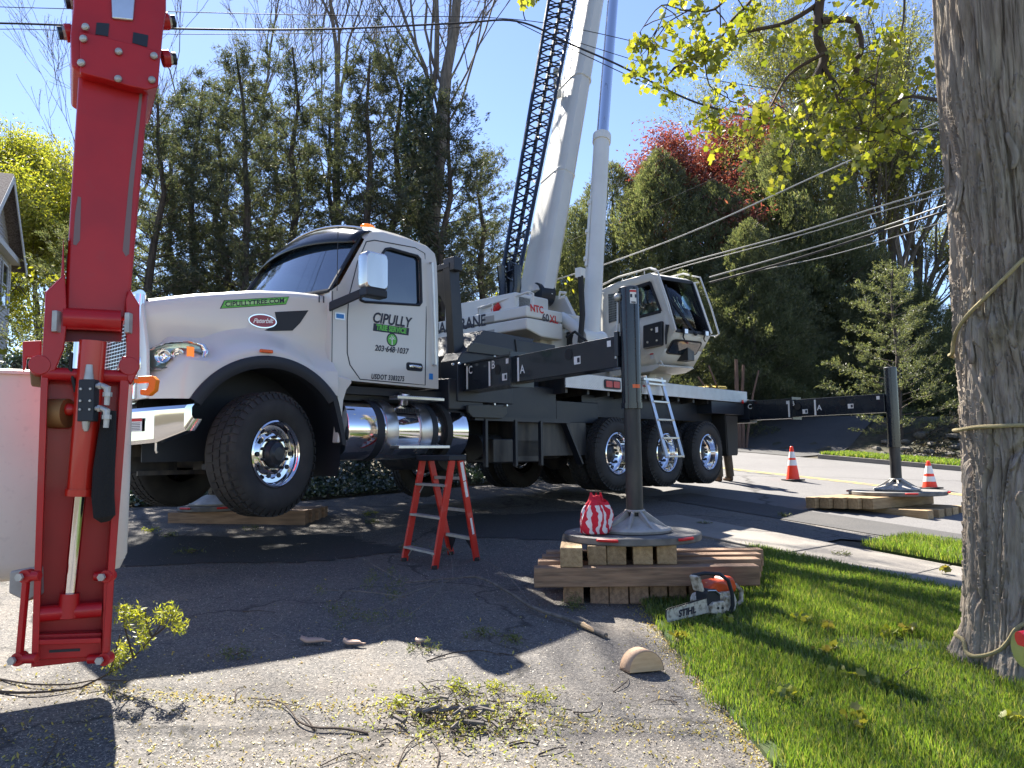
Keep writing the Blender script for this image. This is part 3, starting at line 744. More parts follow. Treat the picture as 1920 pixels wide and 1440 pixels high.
# door: shut lines, handle, lettering
dl = MB(); seam = [T(p[0], p[1], YN) for p in ((690, 452), (672, 490), (654, 556), (651, 600), (651, 662), (656, 684), (675, 711), (740, 717), (797, 722), (799, 600), (800, 474), (783, 463), (740, 455), (706, 449), (690, 452))]
seam = [Vector((q.x, YN + inset(q.z) - .0005, q.z)) for q in seam]
door = thing('door', None, None); door.parent = truck
dl.tube(seam, .006, 5, False); dl.build('shut_line', M['black_plastic'], door)
pk = MB(); q0 = T(766, 688, YN)
for k in range(24): pass
def rrect(cx, cz, a, b, r, y, n=6):
    pts = []
    for sx_, sz_, st_ in ((1, 1, 0), (-1, 1, 90), (-1, -1, 180), (1, -1, 270)):
        for k in range(n + 1):
            t = R_(st_ + 90 * k / n); pts.append(Vector((cx + sx_ * (a - r) + r * math.cos(t), y, cz + sz_ * (b - r) + r * math.sin(t))))
    return pts
hc = T(777, 688, YN); pk.prism(rrect(hc.x, hc.z, .115, .045, .03, YN - .003), (0, .004, 0)); hnd = pk.build('handle_recess', M['black_plastic'], door)
MB().tube([(hc.x - .08, YN - .012, hc.z + .004), (hc.x - .05, YN - .03, hc.z + .004), (hc.x + .06, YN - .03, hc.z), (hc.x + .08, YN - .012, hc.z)], [.012, .015, .015, .012], 10).build('handle', M['chrome'], door)
def dtext(body, px, py, size, m_, bold=.004, shear=0, sx=1, par=door, sp=1):
    q = T(px, py, YN); return lettering(body, size, m_, par, (q.x, YN - .001, q.z), (1, 0, 0), (0, 0, 1), bold=bold, shear=shear, sx=sx, spacing=sp)
dtext('CIPULLY', 734, 601, .155, M['ink'], .0042, .24, .88)
q = T(733.5, 617.5, YN); MB().prism([(q.x - .24, YN - .002, q.z - .042), (q.x + .235, YN - .002, q.z - .042), (q.x + .245, YN - .002, q.z + .04), (q.x - .23, YN - .002, q.z + .04)], (0, .003, 0)).build('lettering_ground', M['ink'], door)
dtext('TREE SERVICE', 733.5, 617.5, .078, M['ink_green'], .004, .12, .84)
dtext('203·648·1037', 734, 656, .086, M['ink'], .0022, .22, .94)
dtext('USDOT 3383275', 727, 708.5, .074, M['ink'], .0026, .18, .74, sp=1.14)
lc = T(735, 637, YN); lg = MB()
lg.lathe([(.072, -.001), (.072, .003), (.060, .003), (.060, -.001)], (lc.x, YN, lc.z), (0, -1, 0), 32, True); lg.build('logo_ring', M['ink'], door)
lg = MB(); lg.lathe([(.0, .002), (.059, .002)], (lc.x, YN, lc.z), (0, -1, 0), 32); lg.build('logo_field', M['ink_green'], door)
lt = MB()
def lb(p, q, w_): lt.beam(Vector((lc.x + p[0], YN - .0035, lc.z + p[1])), Vector((lc.x + q[0], YN - .0035, lc.z + q[1])), .002, w_, (0, 0, 1))
for p, q, w_ in (((0, -.055), (0, .01), .012), ((0, -.01), (-.03, .025), .007), ((0, -.005), (.03, .03), .007), ((0, .005), (-.01, .045), .006), ((0, .01), (.015, .045), .006), ((-.015, .008), (-.042, .008), .005), ((.015, .01), (.043, .01), .005)):
    lb(p, q, w_)
lt.build('logo_tree', M['ink_white'], door)
# blue vent, blue decal, grab handle
q = T(637, 593, YN); vb = MB(); vb.prism(rrect(q.x, q.z, .06, .036, .012, YN - .006), (0, .01, 0)); vo = vb.build('side_vent', M['alu'], truck); MB().prism(rrect(q.x, q.z, .045, .022, .006, YN - .009), (0, .004, 0)).build('vent_lens', M['blue'], vo)
q = T(808, 706, YN); MB().prism(rrect(q.x, q.z, .028, .034, .006, YN - .003), (0, .004, 0)).build('blue_decal', M['blue'], truck)
ghb = MB(); a = T(811, 492, YN - .05); b = T(818, 684, YN - .05); ghb.tube([(a.x, YN, a.z), (a.x, YN - .05, a.z), (b.x, YN - .05, b.z), (b.x, YN, b.z)], .015, 8); ghb.build('grab_handle', M['alu'], truck)
dl = MB(); seam = [(.655, YN - .001, 1.31), (.655, YN - .001, 2.18)]; dl.tube(seam, .004, 5); dl.build('cowl_seam', M['black_plastic'], truck)
# mirrors
for mir in (False, True):
    f = (lambda p: Vector(p)) if not mir else (lambda p: Vector((p[0], 2 * YC - p[1], p[2])))
    mm = MB(); yc = -.22
    a = T(680, 470, yc); b = T(722, 548, yc); x0, x1, z1, z0 = a.x, b.x, a.z, b.z
    pr = []
    for (dy, s1) in ((-.06, .90), (-.04, 1.0), (.06, 1.0), (.09, .93)):
        cx, cz = (x0 + x1) / 2, (z0 + z1) / 2; pr.append([f(p) for p in rrect(cx, cz, (x1 - x0) / 2 * s1, (z1 - z0) / 2 * s1, .05, yc + dy)])
    n = len(pr[0]); mm.grid(pr, True); k0 = len(mm.v); mm.f += [tuple(range(n)), tuple(range(3 * n, 4 * n))]
    mi = mm.build('mirror', mat('satin chrome', (.70, .69, .67), .24, 1, noise=[(5, (.5, .48, .45), .5, 3, .4, .7, (1, 1, .15))]) if not mir else M['white'], truck, ang=40)
    lo = MB(); lo.box(x0 + .01, x1 - .005, yc - .055, yc + .08, z0 - .075, z0 + .012) if not mir else lo.box(x0 + .01, x1 - .005, 2 * YC - yc - .08, 2 * YC - yc + .055, z0 - .075, z0 + .012)
    lo.build('mirror_foot', M['black_plastic'], mi, bevel=.02)
    ar = MB(); ar.prism([f((.60, .12, 1.965)), f((.60, .12, 2.06)), f((x0 + .05, yc + .02, z0 + .03)), f((x0 + .05, yc + .02, z0 - .06))], (.03, .03, 0)); ar.build('mirror_arm', M['black_plastic'], mi, bevel=.012)
# antenna
MB().tube([T(632, 545, .10), T(633, 470, .08), T(634, 425, .08)], .004, 5).build('antenna', M['black_plastic'], truck)
# fairing below the cowl, cab underside
for mir in (False, True):
    f = (lambda p: p) if not mir else (lambda p: (p[0], 2 * YC - p[1], p[2]))
    qp = [(.66, 1.325), (.82, 1.295), (.835, 1.26), (.775, 1.19), (.735, 1.08), (.70, .66), (.665, .66), (.69, .9), (.66, 1.12)]
    MB().prism([f((x, .045, z)) for x, z in qp], (0, .1 if not mir else -.1, 0)).build('quarter_fairing', M['white'], truck, bevel=.015)
cu_ = MB(); cu_.box(.75, 2.5, .35, 2.15, 1.0, 1.26); cu_.box(.5, 9.3, .82, .92, .62, .95); cu_.box(.5, 9.3, 1.58, 1.68, .62, .95); cu_.box(.8, 2.2, .25, .5, 1.17, 1.25)
cu_.build('frame_rails', M['black'], truck)

# ---- fuel tank with steps
cx_, cz_, rt = 0, .80, .315
ty = .05 + rt
def tank_ring(x, r, n=40): return [(x, ty - r * math.cos(2 * math.pi * k / n), cz_ + r * math.sin(2 * math.pi * k / n)) for k in range(n)]
x0, x1 = .82, 2.09
tk = MB(); tk.grid([tank_ring(x, r) for x, r in ((x0 - .085, .02), (x0 - .08, .16), (x0 - .045, .27), (x0 - .01, rt - .01), (x0, rt), (x1, rt), (x1 + .01, rt - .01), (x1 + .045, .27), (x1 + .08, .1), (x1 + .082, .01))], True)
tank = tk.build('fuel_tank', M['chrome'], truck, ang=50)
for xb in (1.20, 1.93):
    sb_ = MB(); sb_.grid([tank_ring(x, r, 40) for x, r in ((xb - .045, rt + .001), (xb - .045, rt + .008), (xb + .045, rt + .008), (xb + .045, rt + .001))], True); sb_.build('tank_strap', M['black_plastic'], tank)
for xb, wv in ((1.27, .14), (1.74, .14)):
    sb_ = MB(); sb_.grid([[(x, ty - (rt + r_) * math.cos(a), cz_ + (rt + r_) * math.sin(a)) for a in [R_(100 - 150 * k / 24) for k in range(25)]] for x, r_ in ((xb, .002), (xb, .016), (xb + wv, .016), (xb + wv + .02, .002))]); sb_.build('step_bracket', M['alu'], tank, ang=40)
for zt_, nm in ((1.12, 'upper'), (.60, 'lower')):
    sb_ = MB(); sb_.box(1.35, 2.0 if zt_ > 1 else 2.06, -.03 if zt_ > 1 else -.05, .12, zt_, zt_ + .035)
    step = sb_.build('step', M['alu'], tank, bevel=.006)
    hs_ = MB()
    for i in range(22):
        for j in range(2): hs_.cyl((1.37 + i * .029, -.01 + j * .06, zt_ + .035), (1.37 + i * .029, -.01 + j * .06, zt_ + .039), .009, .007, 6)
    hs_.build('step_grip', M['alu'], step, kind='stuff')
gd = MB()
for i in range(14): gd.box(1.42 + i * .023, 1.432 + i * .023, .085, .10, .985, 1.03)
gd.build('guard_louvres', M['black_plastic'], tank, kind='stuff')
cp = MB(); cp.cyl((1.62, .22, 1.09), (1.60, .17, 1.19), .05, .05, 20); cp.cyl((1.60, .17, 1.19), (1.598, .165, 1.205), .062, .055, 20); cp.build('filler_cap', M['alu'], tank)
# rear shroud behind the tank
t2 = MB(); t2.grid([tank_ring(x, r) for x, r in ((x1 + .085, .1), (x1 + .085, rt + .0), (x1 + .13, rt + .01), (x1 + .34, rt + .01), (x1 + .37, rt - .03), (x1 + .37, .05))], True)
t2.build('hydraulic_tank', M['chrome'], truck, ang=45)
t3 = MB(); t3.grid([tank_ring(x, r, 40) for x, r in ((x1 + .02, rt - .02), (x1 + .02, rt + .015), (x1 + .1, rt + .015), (x1 + .1, rt - .02))], True); t3.build('tank_band', M['rubber'], truck)

# ---- wheels
def wheel(loc, r, wdt, tread, steer=0, rim_r=.29, deep=True, mir=False):
    """outer face at y=0 of the wheel frame, tyre extends to +y"""
    w_ = bpy.data.objects.new('wheel', None); COL.objects.link(w_); w_.parent = truck; w_.location = loc; w_.rotation_euler = (0, 0, steer + (math.pi if mir else 0))
    tb = MB(); n = 64
    prof = [(rim_r, .05), (rim_r + .012, .025), (rim_r + .03, .012), (r * .62 + .04, .0), (r * .8, -.002), (r * .9, .012), (r - .03, .03), (r - .006, .05), (r - .0, .075),
            (r + .004, wdt * .5), (r, wdt - .075), (r - .006, wdt - .05), (r - .03, wdt - .03), (r * .8, wdt), (rim_r + .02, wdt - .02), (rim_r, wdt - .05)]
    tb.lathe(prof, (0, 0, 0), (0, 1, 0), n)
    t = tb.build('tyre', M['tyre'], w_, ang=50)
    # tread blocks
    tbk = MB(); nb_ = 44
    rowsy = [(.045, .105), (.125, .185), (.205, .265), (.285, .345)] if tread == 'wide' else [(.035, .085), (.105, .15), (.17, .215)]
    for ri, (ya, yb) in enumerate(rowsy):
        if yb > wdt - .02: break
        for k in range(nb_):
            a0 = 2 * math.pi * (k + .5 * (ri % 2)) / nb_; a1 = a0 + 2 * math.pi / nb_ * .76; am = (a0 + a1) / 2; sk_ = .02
            ps = []
            for rr in (r - .012, r + .013):
                for (a_, y_) in ((a0, ya), (a1, ya), (a1 + sk_, yb), (a0 + sk_, yb)): ps.append((rr * math.cos(a_), y_, rr * math.sin(a_)))
            tbk.add(ps, [(4, 5, 6, 7), (0, 1, 5, 4), (1, 2, 6, 5), (2, 3, 7, 6), (3, 0, 4, 7)])
    for k in range(nb_):      # shoulder lugs that show on the sidewall
        a0 = 2 * math.pi * k / nb_; a1 = a0 + 2 * math.pi / nb_ * .6; ps = []
        for (rr, y_) in ((r - .055, .008), (r - .008, .035), (r - .055, .03), (r - .008, .06)):
            for a_ in (a0, a1): ps.append((rr * math.cos(a_), y_ - .006, rr * math.sin(a_)))
        tbk.add(ps, [(0, 1, 3, 2), (0, 2, 6, 4), (1, 3, 7, 5), (2, 3, 7, 6)])
    tbk.build('tread', M['tyre'], w_, smooth_=False, kind='stuff')
    rb = MB()
    if deep == 'convex':     # front wheel: disc near the outer plane with a raised hub
        prof = [(rim_r + .012, .03), (rim_r + .015, .012), (rim_r + .002, .004), (rim_r - .008, .012), (rim_r - .02, .05), (rim_r - .03, .075), (rim_r - .075, .082), (rim_r - .10, .06), (.165, .048), (.135, .05), (.13, .065), (.0, .07)]
    else:                     # rear duals: deep dish
        prof = [(rim_r + .012, .03), (rim_r + .015, .012), (rim_r + .002, .004), (rim_r - .008, .012), (rim_r - .015, .06), (rim_r - .028, .12), (rim_r - .04, .15), (rim_r - .075, .165), (.16, .17), (.13, .165), (.0, .165)]
    rb.lathe(prof, (0, 0, 0), (0, 1, 0), 56); rim = rb.build('rim', M['chrome'], w_, ang=50)
    dy = .048 if deep == 'convex' else .165
    hh = MB()
    for k in range(10):
        a = 2 * math.pi * k / 10; rr = (.205 if deep == 'convex' else .20)
        hh.cyl((rr * math.cos(a), dy + .004, rr * math.sin(a)), (rr * math.cos(a), dy - .012, rr * math.sin(a)), .023, .021, 12)
    hh.build('hand_holes', M['black'], rim, kind='stuff')
    nn_ = MB()
    for k in range(10):
        a = 2 * math.pi * (k + .5) / 10; rr = .155; nn_.cyl((rr * math.cos(a), dy + .01, rr * math.sin(a)), (rr * math.cos(a), dy - .03, rr * math.sin(a)), .015, .013, 8)
    nn_.build('wheel_nuts', M['black_plastic'], rim, kind='stuff')
    hb_ = MB(); e = -.03 if deep == 'convex' else -.02
    hb_.lathe([(.128, dy + .01), (.125, dy - .01), (.105, dy + e * 1.0), (.10, dy + e * 1.6), (.07, dy + e * 1.9), (.06, dy + e * 2.2), (.0, dy + e * 2.3)], (0, 0, 0), (0, 1, 0), 28); hb_.build('hub', M['black'], rim, ang=30)
    return w_
wheel((0, 0, .56), .555, .36, 'wide', steer=R_(17), deep='convex')
wheel((.0, 2 * YC, .56), .555, .36, 'wide', steer=R_(17), deep='convex', mir=True)
for k, x in enumerate((5.42, 6.74, 8.06)):
    wheel((x, .06, .515), .515, .26, 'narrow')
    wheel((x, .37, .515), .515, .26, 'narrow')
    wheel((x, 2 * YC - .06, .515), .515, .26, 'narrow', mir=True)
    wheel((x, 2 * YC - .37, .515), .515, .26, 'narrow', mir=True)
ub = MB()
for x in (5.42, 6.74, 8.06): ub.cyl((x, .3, .52), (x, 2.2, .52), .09); ub.ball((x, 1.25, .52), .24, 8)
ub.box(3.4, 4.9, .25, 1.0, .5, .95); ub.cyl((3.0, .55, .62), (4.6, .55, .62), .16); ub.cyl((3.0, 1.0, .55), (3.02, 2.2, .55), .22)
ub.box(4.75, 8.6, .62, .82, .58, .75); ub.cyl((2.6, 1.25, .60), (5.3, 1.25, .56), .05)
ub.build('rear_axles', M['dirty_black'], truck)
# pusher wheel on the far side seen beneath
wheel((3.65, 2 * YC - .06, .43), .50, .26, 'narrow', mir=True)

# ---- chassis box work behind the cab
cbk = MB()
cbk.box(2.28, 4.35, .32, 2.3, .95, 1.42); cbk.box(4.35, 5.3, .32, 2.3, .95, 1.25); cbk.box(2.2, 2.75, .12, .8, 1.05, 1.40); cbk.box(2.45, 4.2, .5, 2.2, 1.42, 1.72)
cbk.build('chassis_box', M['black'], truck, bevel=.012)
hp = MB(); hp.prism([(2.32, .10, 1.14), (2.32, .10, 1.62), (2.40, .10, 1.72), (3.25, .10, 1.72), (3.25, .10, 1.14)], (0, .3, 0)); hp.build('outrigger_housing', M['black'], truck, bevel=.01)
hp = MB(); hp.prism([(2.45, .06, 1.10), (2.45, .06, 1.02), (2.52, .06, .96), (3.02, .06, .96), (3.1, .06, 1.02), (3.1, .06, 1.13)], (0, .04, 0)); plm = mat('dark olive grey paint', (.055, .06, .055), .5); hp.build('housing_plate', plm, truck, bevel=.006); hp = MB(); hp.prism([(2.45, .06, 1.72), (2.48, .06, 1.80), (2.56, .06, 1.84), (3.2, .06, 1.82), (3.3, .06, 1.72)], (0, .04, 0))
hp.build('housing_plate', plm, truck, bevel=.006)
bo = MB()
for px, py in ((926, 669), (949, 671), (926, 758), (949, 760), (848, 683), (860, 682), (872, 684)):
    q = T(px, py, .05); bo.cyl(q, q + Vector((0, -.02, 0)), .016, .013, 8)
bo.build('plate_bolt', M['alu'], truck)
# slanted guard under the turret
MB().prism([(2.55, .30, 1.72), (2.95, .30, 2.06), (3.9, .30, 2.04), (3.6, .30, 1.72)], (0, 1.5, 0)).build('slanted_guard', mat('slate grey paint', (.028, .036, .05), .5), truck, bevel=.01)
MB().prism([(3.55, .28, 1.72), (3.5, .28, 2.0), (4.3, .28, 2.0), (4.3, .28, 1.72)], (0, .9, 0)).build('guard_box', M['black'], truck, bevel=.01)
# vertical hangers and steps beneath
hg = MB()
for x in (2.78, 3.30, 3.78): hg.beam((x, .12, .95), (x, .12, .38), .05, .04)
hg.box(2.6, 4.4, .11, .2, .93, .98); hg.beam((4.35, .2, .95), (4.7, .2, .38), .1, .03)
hg.build('hanger', M['black'], truck)
bx = MB(); bx.box(3.05, 3.9, .25, .75, .42, .72); bx.build('tool_box', M['dirty_black'], truck, bevel=.02)
# boom rest frame behind the cab
ps = MB(); a = T(838, 497, .45); b = T(857, 690, .45)
ps.prism([(a.x - .03, .38, a.z), (a.x + .13, .38, a.z), (b.x + .08, .38, 1.62), (b.x - .10, .38, 1.62)], (0, .12, 0))
ps.prism([(a.x - .03, 2.0, a.z), (a.x + .13, 2.0, a.z), (b.x + .08, 2.0, 1.62), (b.x - .10, 2.0, 1.62)], (0, .12, 0))
ps.box(a.x - .03, a.x + .11, .38, 2.12, a.z - .05, a.z + .02); ps.box(a.x - .02, a.x + .12, .30, .50, a.z - .08, a.z + .08)
ps.prism([(a.x, .50, a.z - .02), (a.x + .02, .9, a.z - .02), (a.x + .02, .9, a.z - .3), (a.x + .03, .62, a.z - .34), (a.x + .05, .50, a.z - .55)], (.03, 0, 0))
ps.build('boom_rest', M['black'], truck, bevel=.008)

# ---- deck
dk = MB(); DZ = 1.60
dk.box(4.2, 9.45, .06, 2.44, DZ - .02, DZ); deck = dk.build('deck', M['alu'], truck, bevel=.004)
dsm = mat('diamond plate', (.60, .60, .58), .34, 1, noise=[(9, (.4, .4, .38), .4, 4, .4, .8)])
t = dsm.node_tree; b_ = t.nodes['Principled BSDF']; tc = [n for n in t.nodes if n.type == 'TEX_COORD'][0]
mp = t.nodes.new('ShaderNodeMapping'); mp.inputs['Rotation'].default_value = (0, R_(45), 0); t.links.new(tc.outputs['Object'], mp.inputs[0])
ck = t.nodes.new('ShaderNodeTexVoronoi'); ck.inputs['Scale'].default_value = 34; ck.inputs['Randomness'].default_value = 0; t.links.new(mp.outputs[0], ck.inputs['Vector'])
bpn = t.nodes.new('ShaderNodeBump'); bpn.inputs['Distance'].default_value = .01; bpn.inputs['Strength'].default_value = .9; t.links.new(ck.outputs['Distance'], bpn.inputs['Height']); t.links.new(bpn.outputs[0], b_.inputs['Normal'])
fs = MB(); fs.box(4.2, 9.47, .03, .06, DZ - .20, DZ + .004); fs.box(9.45, 9.47, .061, 2.44, DZ - .20, DZ + .003)
fascia = fs.build('deck_fascia', dsm, truck, bevel=.004)
q = T(1148, 721, .03); lp = MB(); lp.prism(rrect(q.x, q.z, .20, .065, .03, .022), (0, .008, 0)); lp.build('marker_light_box', M['black_plastic'], fascia)
lp = MB(); lp.prism(rrect(q.x - .09, q.z, .075, .045, .015, .014), (0, .01, 0)); lp.prism(rrect(q.x + .09, q.z, .075, .045, .015, .014), (0, .01, 0)); lp.build('marker_light', M['redlens'], fascia)
q = T(1392, 753, .03); lp = MB(); lp.cyl((q.x, .03, q.z), (q.x, .018, q.z), .035, .035, 20); lp.build('rear_reflector', M['redlens'], fascia)
q = T(1207, 729, .03); MB().box(q.x - .05, q.x + .05, .018, .03, q.z - .05, q.z + .05).build('deck_sticker', M['sticker'], fascia); MB().box(q.x - .05, q.x + .05, .014, .018, q.z + .03, q.z + .05).build('sticker_band', M['ink_red'], fascia)
cr = MB()
for k in range(11):
    x = 4.3 + k * .48; cr.prism([(x, .12, DZ - .03), (x + .05, .12, DZ - .03), (x + .05, .12, DZ - .26), (x, .12, DZ - .26)], (0, 1.2, -.06))
cr.box(4.2, 9.4, .8, .9, .95, DZ - .03); cr.box(4.2, 9.4, 1.6, 1.7, .95, DZ - .03)
cr.build('cross_member', M['dirty_black'], truck)
fn = MB(); fn.box(4.95, 8.7, .35, .37, 1.05, 1.36); fn.box(8.2, 9.4, .07, .45, DZ - .42, DZ - .21); fn.build('inner_fender', M['black'], truck)
fn = MB(); fn.prism([(8.72, .10, DZ - .42), (8.74, .10, .48), (8.78, .10, .44), (8.80, .7, .44), (8.80, .7, DZ - .42)], (.02, 0, 0)); fn.prism([(8.74, .09, 1.15), (9.18, .09, 1.15), (9.14, .09, .48), (9.1, .09, .45), (8.78, .09, .45)], (0, .02, 0)); fn.build('mud_flap', M['rubber'], truck)
fn = MB(); fn.box(9.1, 9.45, .3, 2.2, .62, .78); fn.box(9.3, 9.36, .35, .40, .6, 1.3); fn.build('rear_bumper', M['black'], truck)
st_ = MB()
for k, (c_, px) in enumerate((((.6, .4, .05), 1360), ((.7, .7, .7), 1368), ((.7, .3, .05), 1374), ((.6, .6, .1), 1380))):
    pass
slg = MB(); r0 = random.Random(4); c0_ = Vector((8.6, .25, DZ + .02))
for k in range(3):
    pts = [c0_ + Vector((r0.uniform(-.35, .45), r0.uniform(-.1, .25), r0.uniform(.01, .08))) for _ in range(9)]; slg.tube(pts, .018, 5)
strap = slg.build('lifting_strap', mat('pale yellow webbing', (.55, .42, .12), .8)); strap.matrix_world = truck.matrix_basis.copy()
prop(strap, 'tangled yellow webbing strap lying on the rear end of the truck deck', 'strap')
# access ladder hooked on the deck
ld = MB(); Lt = Vector((6.06, -.02, 1.60)); Rt_ = Vector((6.50, -.02, 1.60)); Lb = Vector((6.06, -.34, .44)); Rb = Vector((6.50, -.34, .44))
lobj = bpy.data.objects.new('deck_ladder', None); COL.objects.link(lobj); lobj.parent = truck
for a, b in ((Lt, Lb), (Rt_, Rb)): MB().beam(a, b, .03, .075, (1, 0, 0)).build('rail', M['alu'], lobj, bevel=.004)
for k in range(5):
    f = .04 + k * .235; a = Lt.lerp(Lb, f); b = Rt_.lerp(Rb, f); MB().beam(a, b, .075, .028).build('rung', M['alu'], lobj, bevel=.003)
hk = MB(); hk.box(5.98, 6.60, -.03, .12, 1.605, 1.64); hk.tube([Lt, Lt + Vector((0, 0, .06)), Lt + Vector((0, .15, .06))], .015); hk.tube([Rt_, Rt_ + Vector((0, 0, .06)), Rt_ + Vector((0, .15, .06))], .015); hk.build('hook_plate', M['alu'], lobj)

# ---- turret
tn = MB(); tc_ = Vector((5.35, 1.25, 0)); tn.cyl((tc_.x, tc_.y, 1.62), (tc_.x, tc_.y, 1.92), .62, .62, 40); tn.box(3.9, 5.6, .8, 2.2, 1.72, 2.02)
tn.build('slew_ring', M['black'], truck, ang=30)
# counterweight: two stacked slabs with chamfered undersides
cy = .6; k0 = T(987, 573, cy); k1 = T(1055, 588, cy); CX0, CX1, CT = k0.x, k1.x, k0.z + .01
CB = T(987, 619, cy).z; CMd = (CT + CB) / 2 + .01
cw1 = MB(); cw1.prism([(CX0, cy, CMd + .006), (CX0, cy, CT), (CX1, cy, CT), (CX1, cy, CMd + .006)], (0, 2.6, 0)); cwt = cw1.build('counterweight_slab', M['crane_white'], truck, bevel=.025)
cw2 = MB(); cw2.prism([(CX0, cy, CB + .02), (CX0, cy, CMd - .004), (CX1, cy, CMd - .004), (CX1, cy, CB - .06), (CX0 + .32, cy, CB - .06)], (0, 2.6, 0)); cw2.build('counterweight_slab', M['crane_white'], truck, bevel=.025)
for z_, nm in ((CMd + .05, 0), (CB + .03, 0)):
    nb_ = MB(); nb_.box(CX0 - .004, CX0 + .01, cy + .62, cy + .84, z_ - .035, z_ + .06); nb_.build('lifting_notch', mat('notch shade colour', (.36, .34, .31), .6), truck, bevel=.008)  # flat plates; the notch's shade is put into their darker colour
yr = Vector((0, -1, 0))
tq = (CMd + CT) / 2
lettering('NATIONAL CRANE', .235, M['ink'], cwt, (CX0, cy + 1.72, tq - .03), (0, -1, 0), (0, 0, 1), bold=.0055, sx=.92, lift=.004)
bb_ = MB()
for y0_, y1_ in ((cy + 1.06, cy + 1.35), (cy + 1.5, cy + 1.62), (cy + 1.8, cy + 2.2)): bb_.box(CX0 - .005, CX0 - .002, y0_, y1_, CMd + .0, CMd + .035)
bb_.build('lettering_bars', M['ink'], cwt)  # dark ink bars along the slab seam below the lettering
lettering('NTC', .135, M['ink_red'], cwt, (CX0 + .22, cy, tq + .05), (1, 0, 0), (0, 0, 1), bold=.005, shear=-.1, lift=.004)
lettering('60', .15, M['ink'], cwt, (CX0 + .40, cy, tq - .05), (1, 0, 0), (0, 0, 1), bold=.003, lift=.004)
lettering('XL', .15, M['ink_red'], cwt, (CX0 + .58, cy, tq - .055), (1, 0, 0), (0, 0, 1), bold=.003, lift=.004)
tr_ = MB(); tr_.box(CX0 + .1, CX1 + .05, cy + .3, cy + 1.8, CT, CT + .25); tr_.prism([(CX1 - .25, cy + .2, CT - .1), (CX1 + .5, cy + .2, CT - .35), (CX1 + .5, cy + .2, CT - .7), (CX1 - .25, cy + .2, CT - .7)], (0, 1.2, 0))
tr_.build('turret_body', M['crane_white'], truck, bevel=.03)
hr = MB(); a = Vector((CX0 + .05, cy + .1, CT)); hr.tube([a + Vector((0, .9, 0)), a + Vector((0, .9, .1)), a + Vector((.1, .0, .22)), a + Vector((.16, -.04, .2)), a + Vector((.16, -.04, 0))], .018, 8); hr.tube([a + Vector((0, .6, 0)), a + Vector((0, .6, .13))], .014, 6); hr.build('hand_rail', M['crane_white'], truck)
MB().cyl((CX0 + .1, cy + .72, CT + .02), (CX0 + .1, cy + .60, CT + .10), .06, .05, 12).build('red_cap', M['ink_red'], truck)

# ---- superstructure frame: f forward, w to its right
sf = Vector((.55, -.83, 0)).normalized(); sw = Vector((-sf.y, sf.x, 0))
sfl = Vector((sf.dot(TRr), sf.dot(TFf), 0)); swl = Vector((sw.dot(TRr), sw.dot(TFf), 0))
BE = R_(69.5); B0 = W2T(P(1009, 556, 11.5)); bd = (W2T(P(1111, 0, 14.0)) - B0).normalized(); wx_ = (swl - bd * swl.dot(bd)).normalized(); bn_ = wx_.cross(bd); bn_ = bn_ if bn_.dot(sfl) > 0 else -bn_      # along the boom; its underside
def boom_sec(s0, s1, d0, d1, w0, w1, name, m_=None, cap=True):
    mb = MB(); rows = []
    for s_, dd, ww_ in ((s0, d0, w0), (s1, d1, w1)):
        o = B0 + bd * s_; r = []
        h = dd / 2; hw = ww_ / 2
        prof = [(-hw, -h), (hw, -h), (hw, h * .35), (hw * .82, h * .72), (hw * .45, h * .95), (-hw * .45, h * .95), (-hw * .82, h * .72), (-hw, h * .35)]
        for a_, b_2 in prof: r.append(o + wx_ * a_ + bn_ * b_2)
        rows.append(r)
    mb.grid(rows, True); n = 8
    if cap: mb.f += [tuple(reversed(range(n))), tuple(range(n, 2 * n))]
    return mb.build(name, m_ or M['crane_white'], truck, bevel=.01, ang=30)
boom = boom_sec(-.05, 8.2, .60, .52, .38, .34, 'boom')
boom_sec(8.0, 11.0, .52, .52, .36, .36, 'boom_section'); boom_sec(10.8, 13.2, .44, .44, .30, .30, 'boom_section')
for s_ in (2.35, 4.6):
    cl = boom_sec(s_, s_ + .07, .60, .60, .385, .385, 'boom_collar')
cvx = B0 + bd * -.02 + bn_ * .12
MB().cyl(cvx - swl * .13, cvx + swl * .13, .17, .17, 24).build('boom_heel', M['black'], truck)
# heel wings and turret arms
for sgn in (-1, 1):
    tw = MB(); o = B0 + swl * (.30 * sgn)
    tw.prism([o + bn_ * -.55 + Vector((0, 0, .25)), o + bn_ * -.75 + Vector((0, 0, .02)), o + sfl * -.1 + Vector((0, 0, -.55)), o + sfl * .5 + Vector((0, 0, -.75)), o + sfl * .55 + Vector((0, 0, -.45)), o + sfl * .25 + Vector((0, 0, .0))], swl * .07 * sgn)
    tw.build('turret_arm', M['crane_white'], truck, bevel=.012)
o = B0 + bn_ * -.66 + Vector((0, 0, .10)); MB().cyl(o - swl * .42, o + swl * .42, .09, .09, 20).build('boom_pivot', M['crane_white'], truck)
o2 = o - swl * .425; MB().cyl(o2, o2 - swl * .01, .05, .05, 16).build('pivot_hole', M['black'], truck)
wn = MB(); o = B0 + sfl * .1 + Vector((0, 0, -.72)); wn.cyl(o - swl * .35, o + swl * .35, .23, .23, 28); wn.build('winch_drum', M['black'], truck)
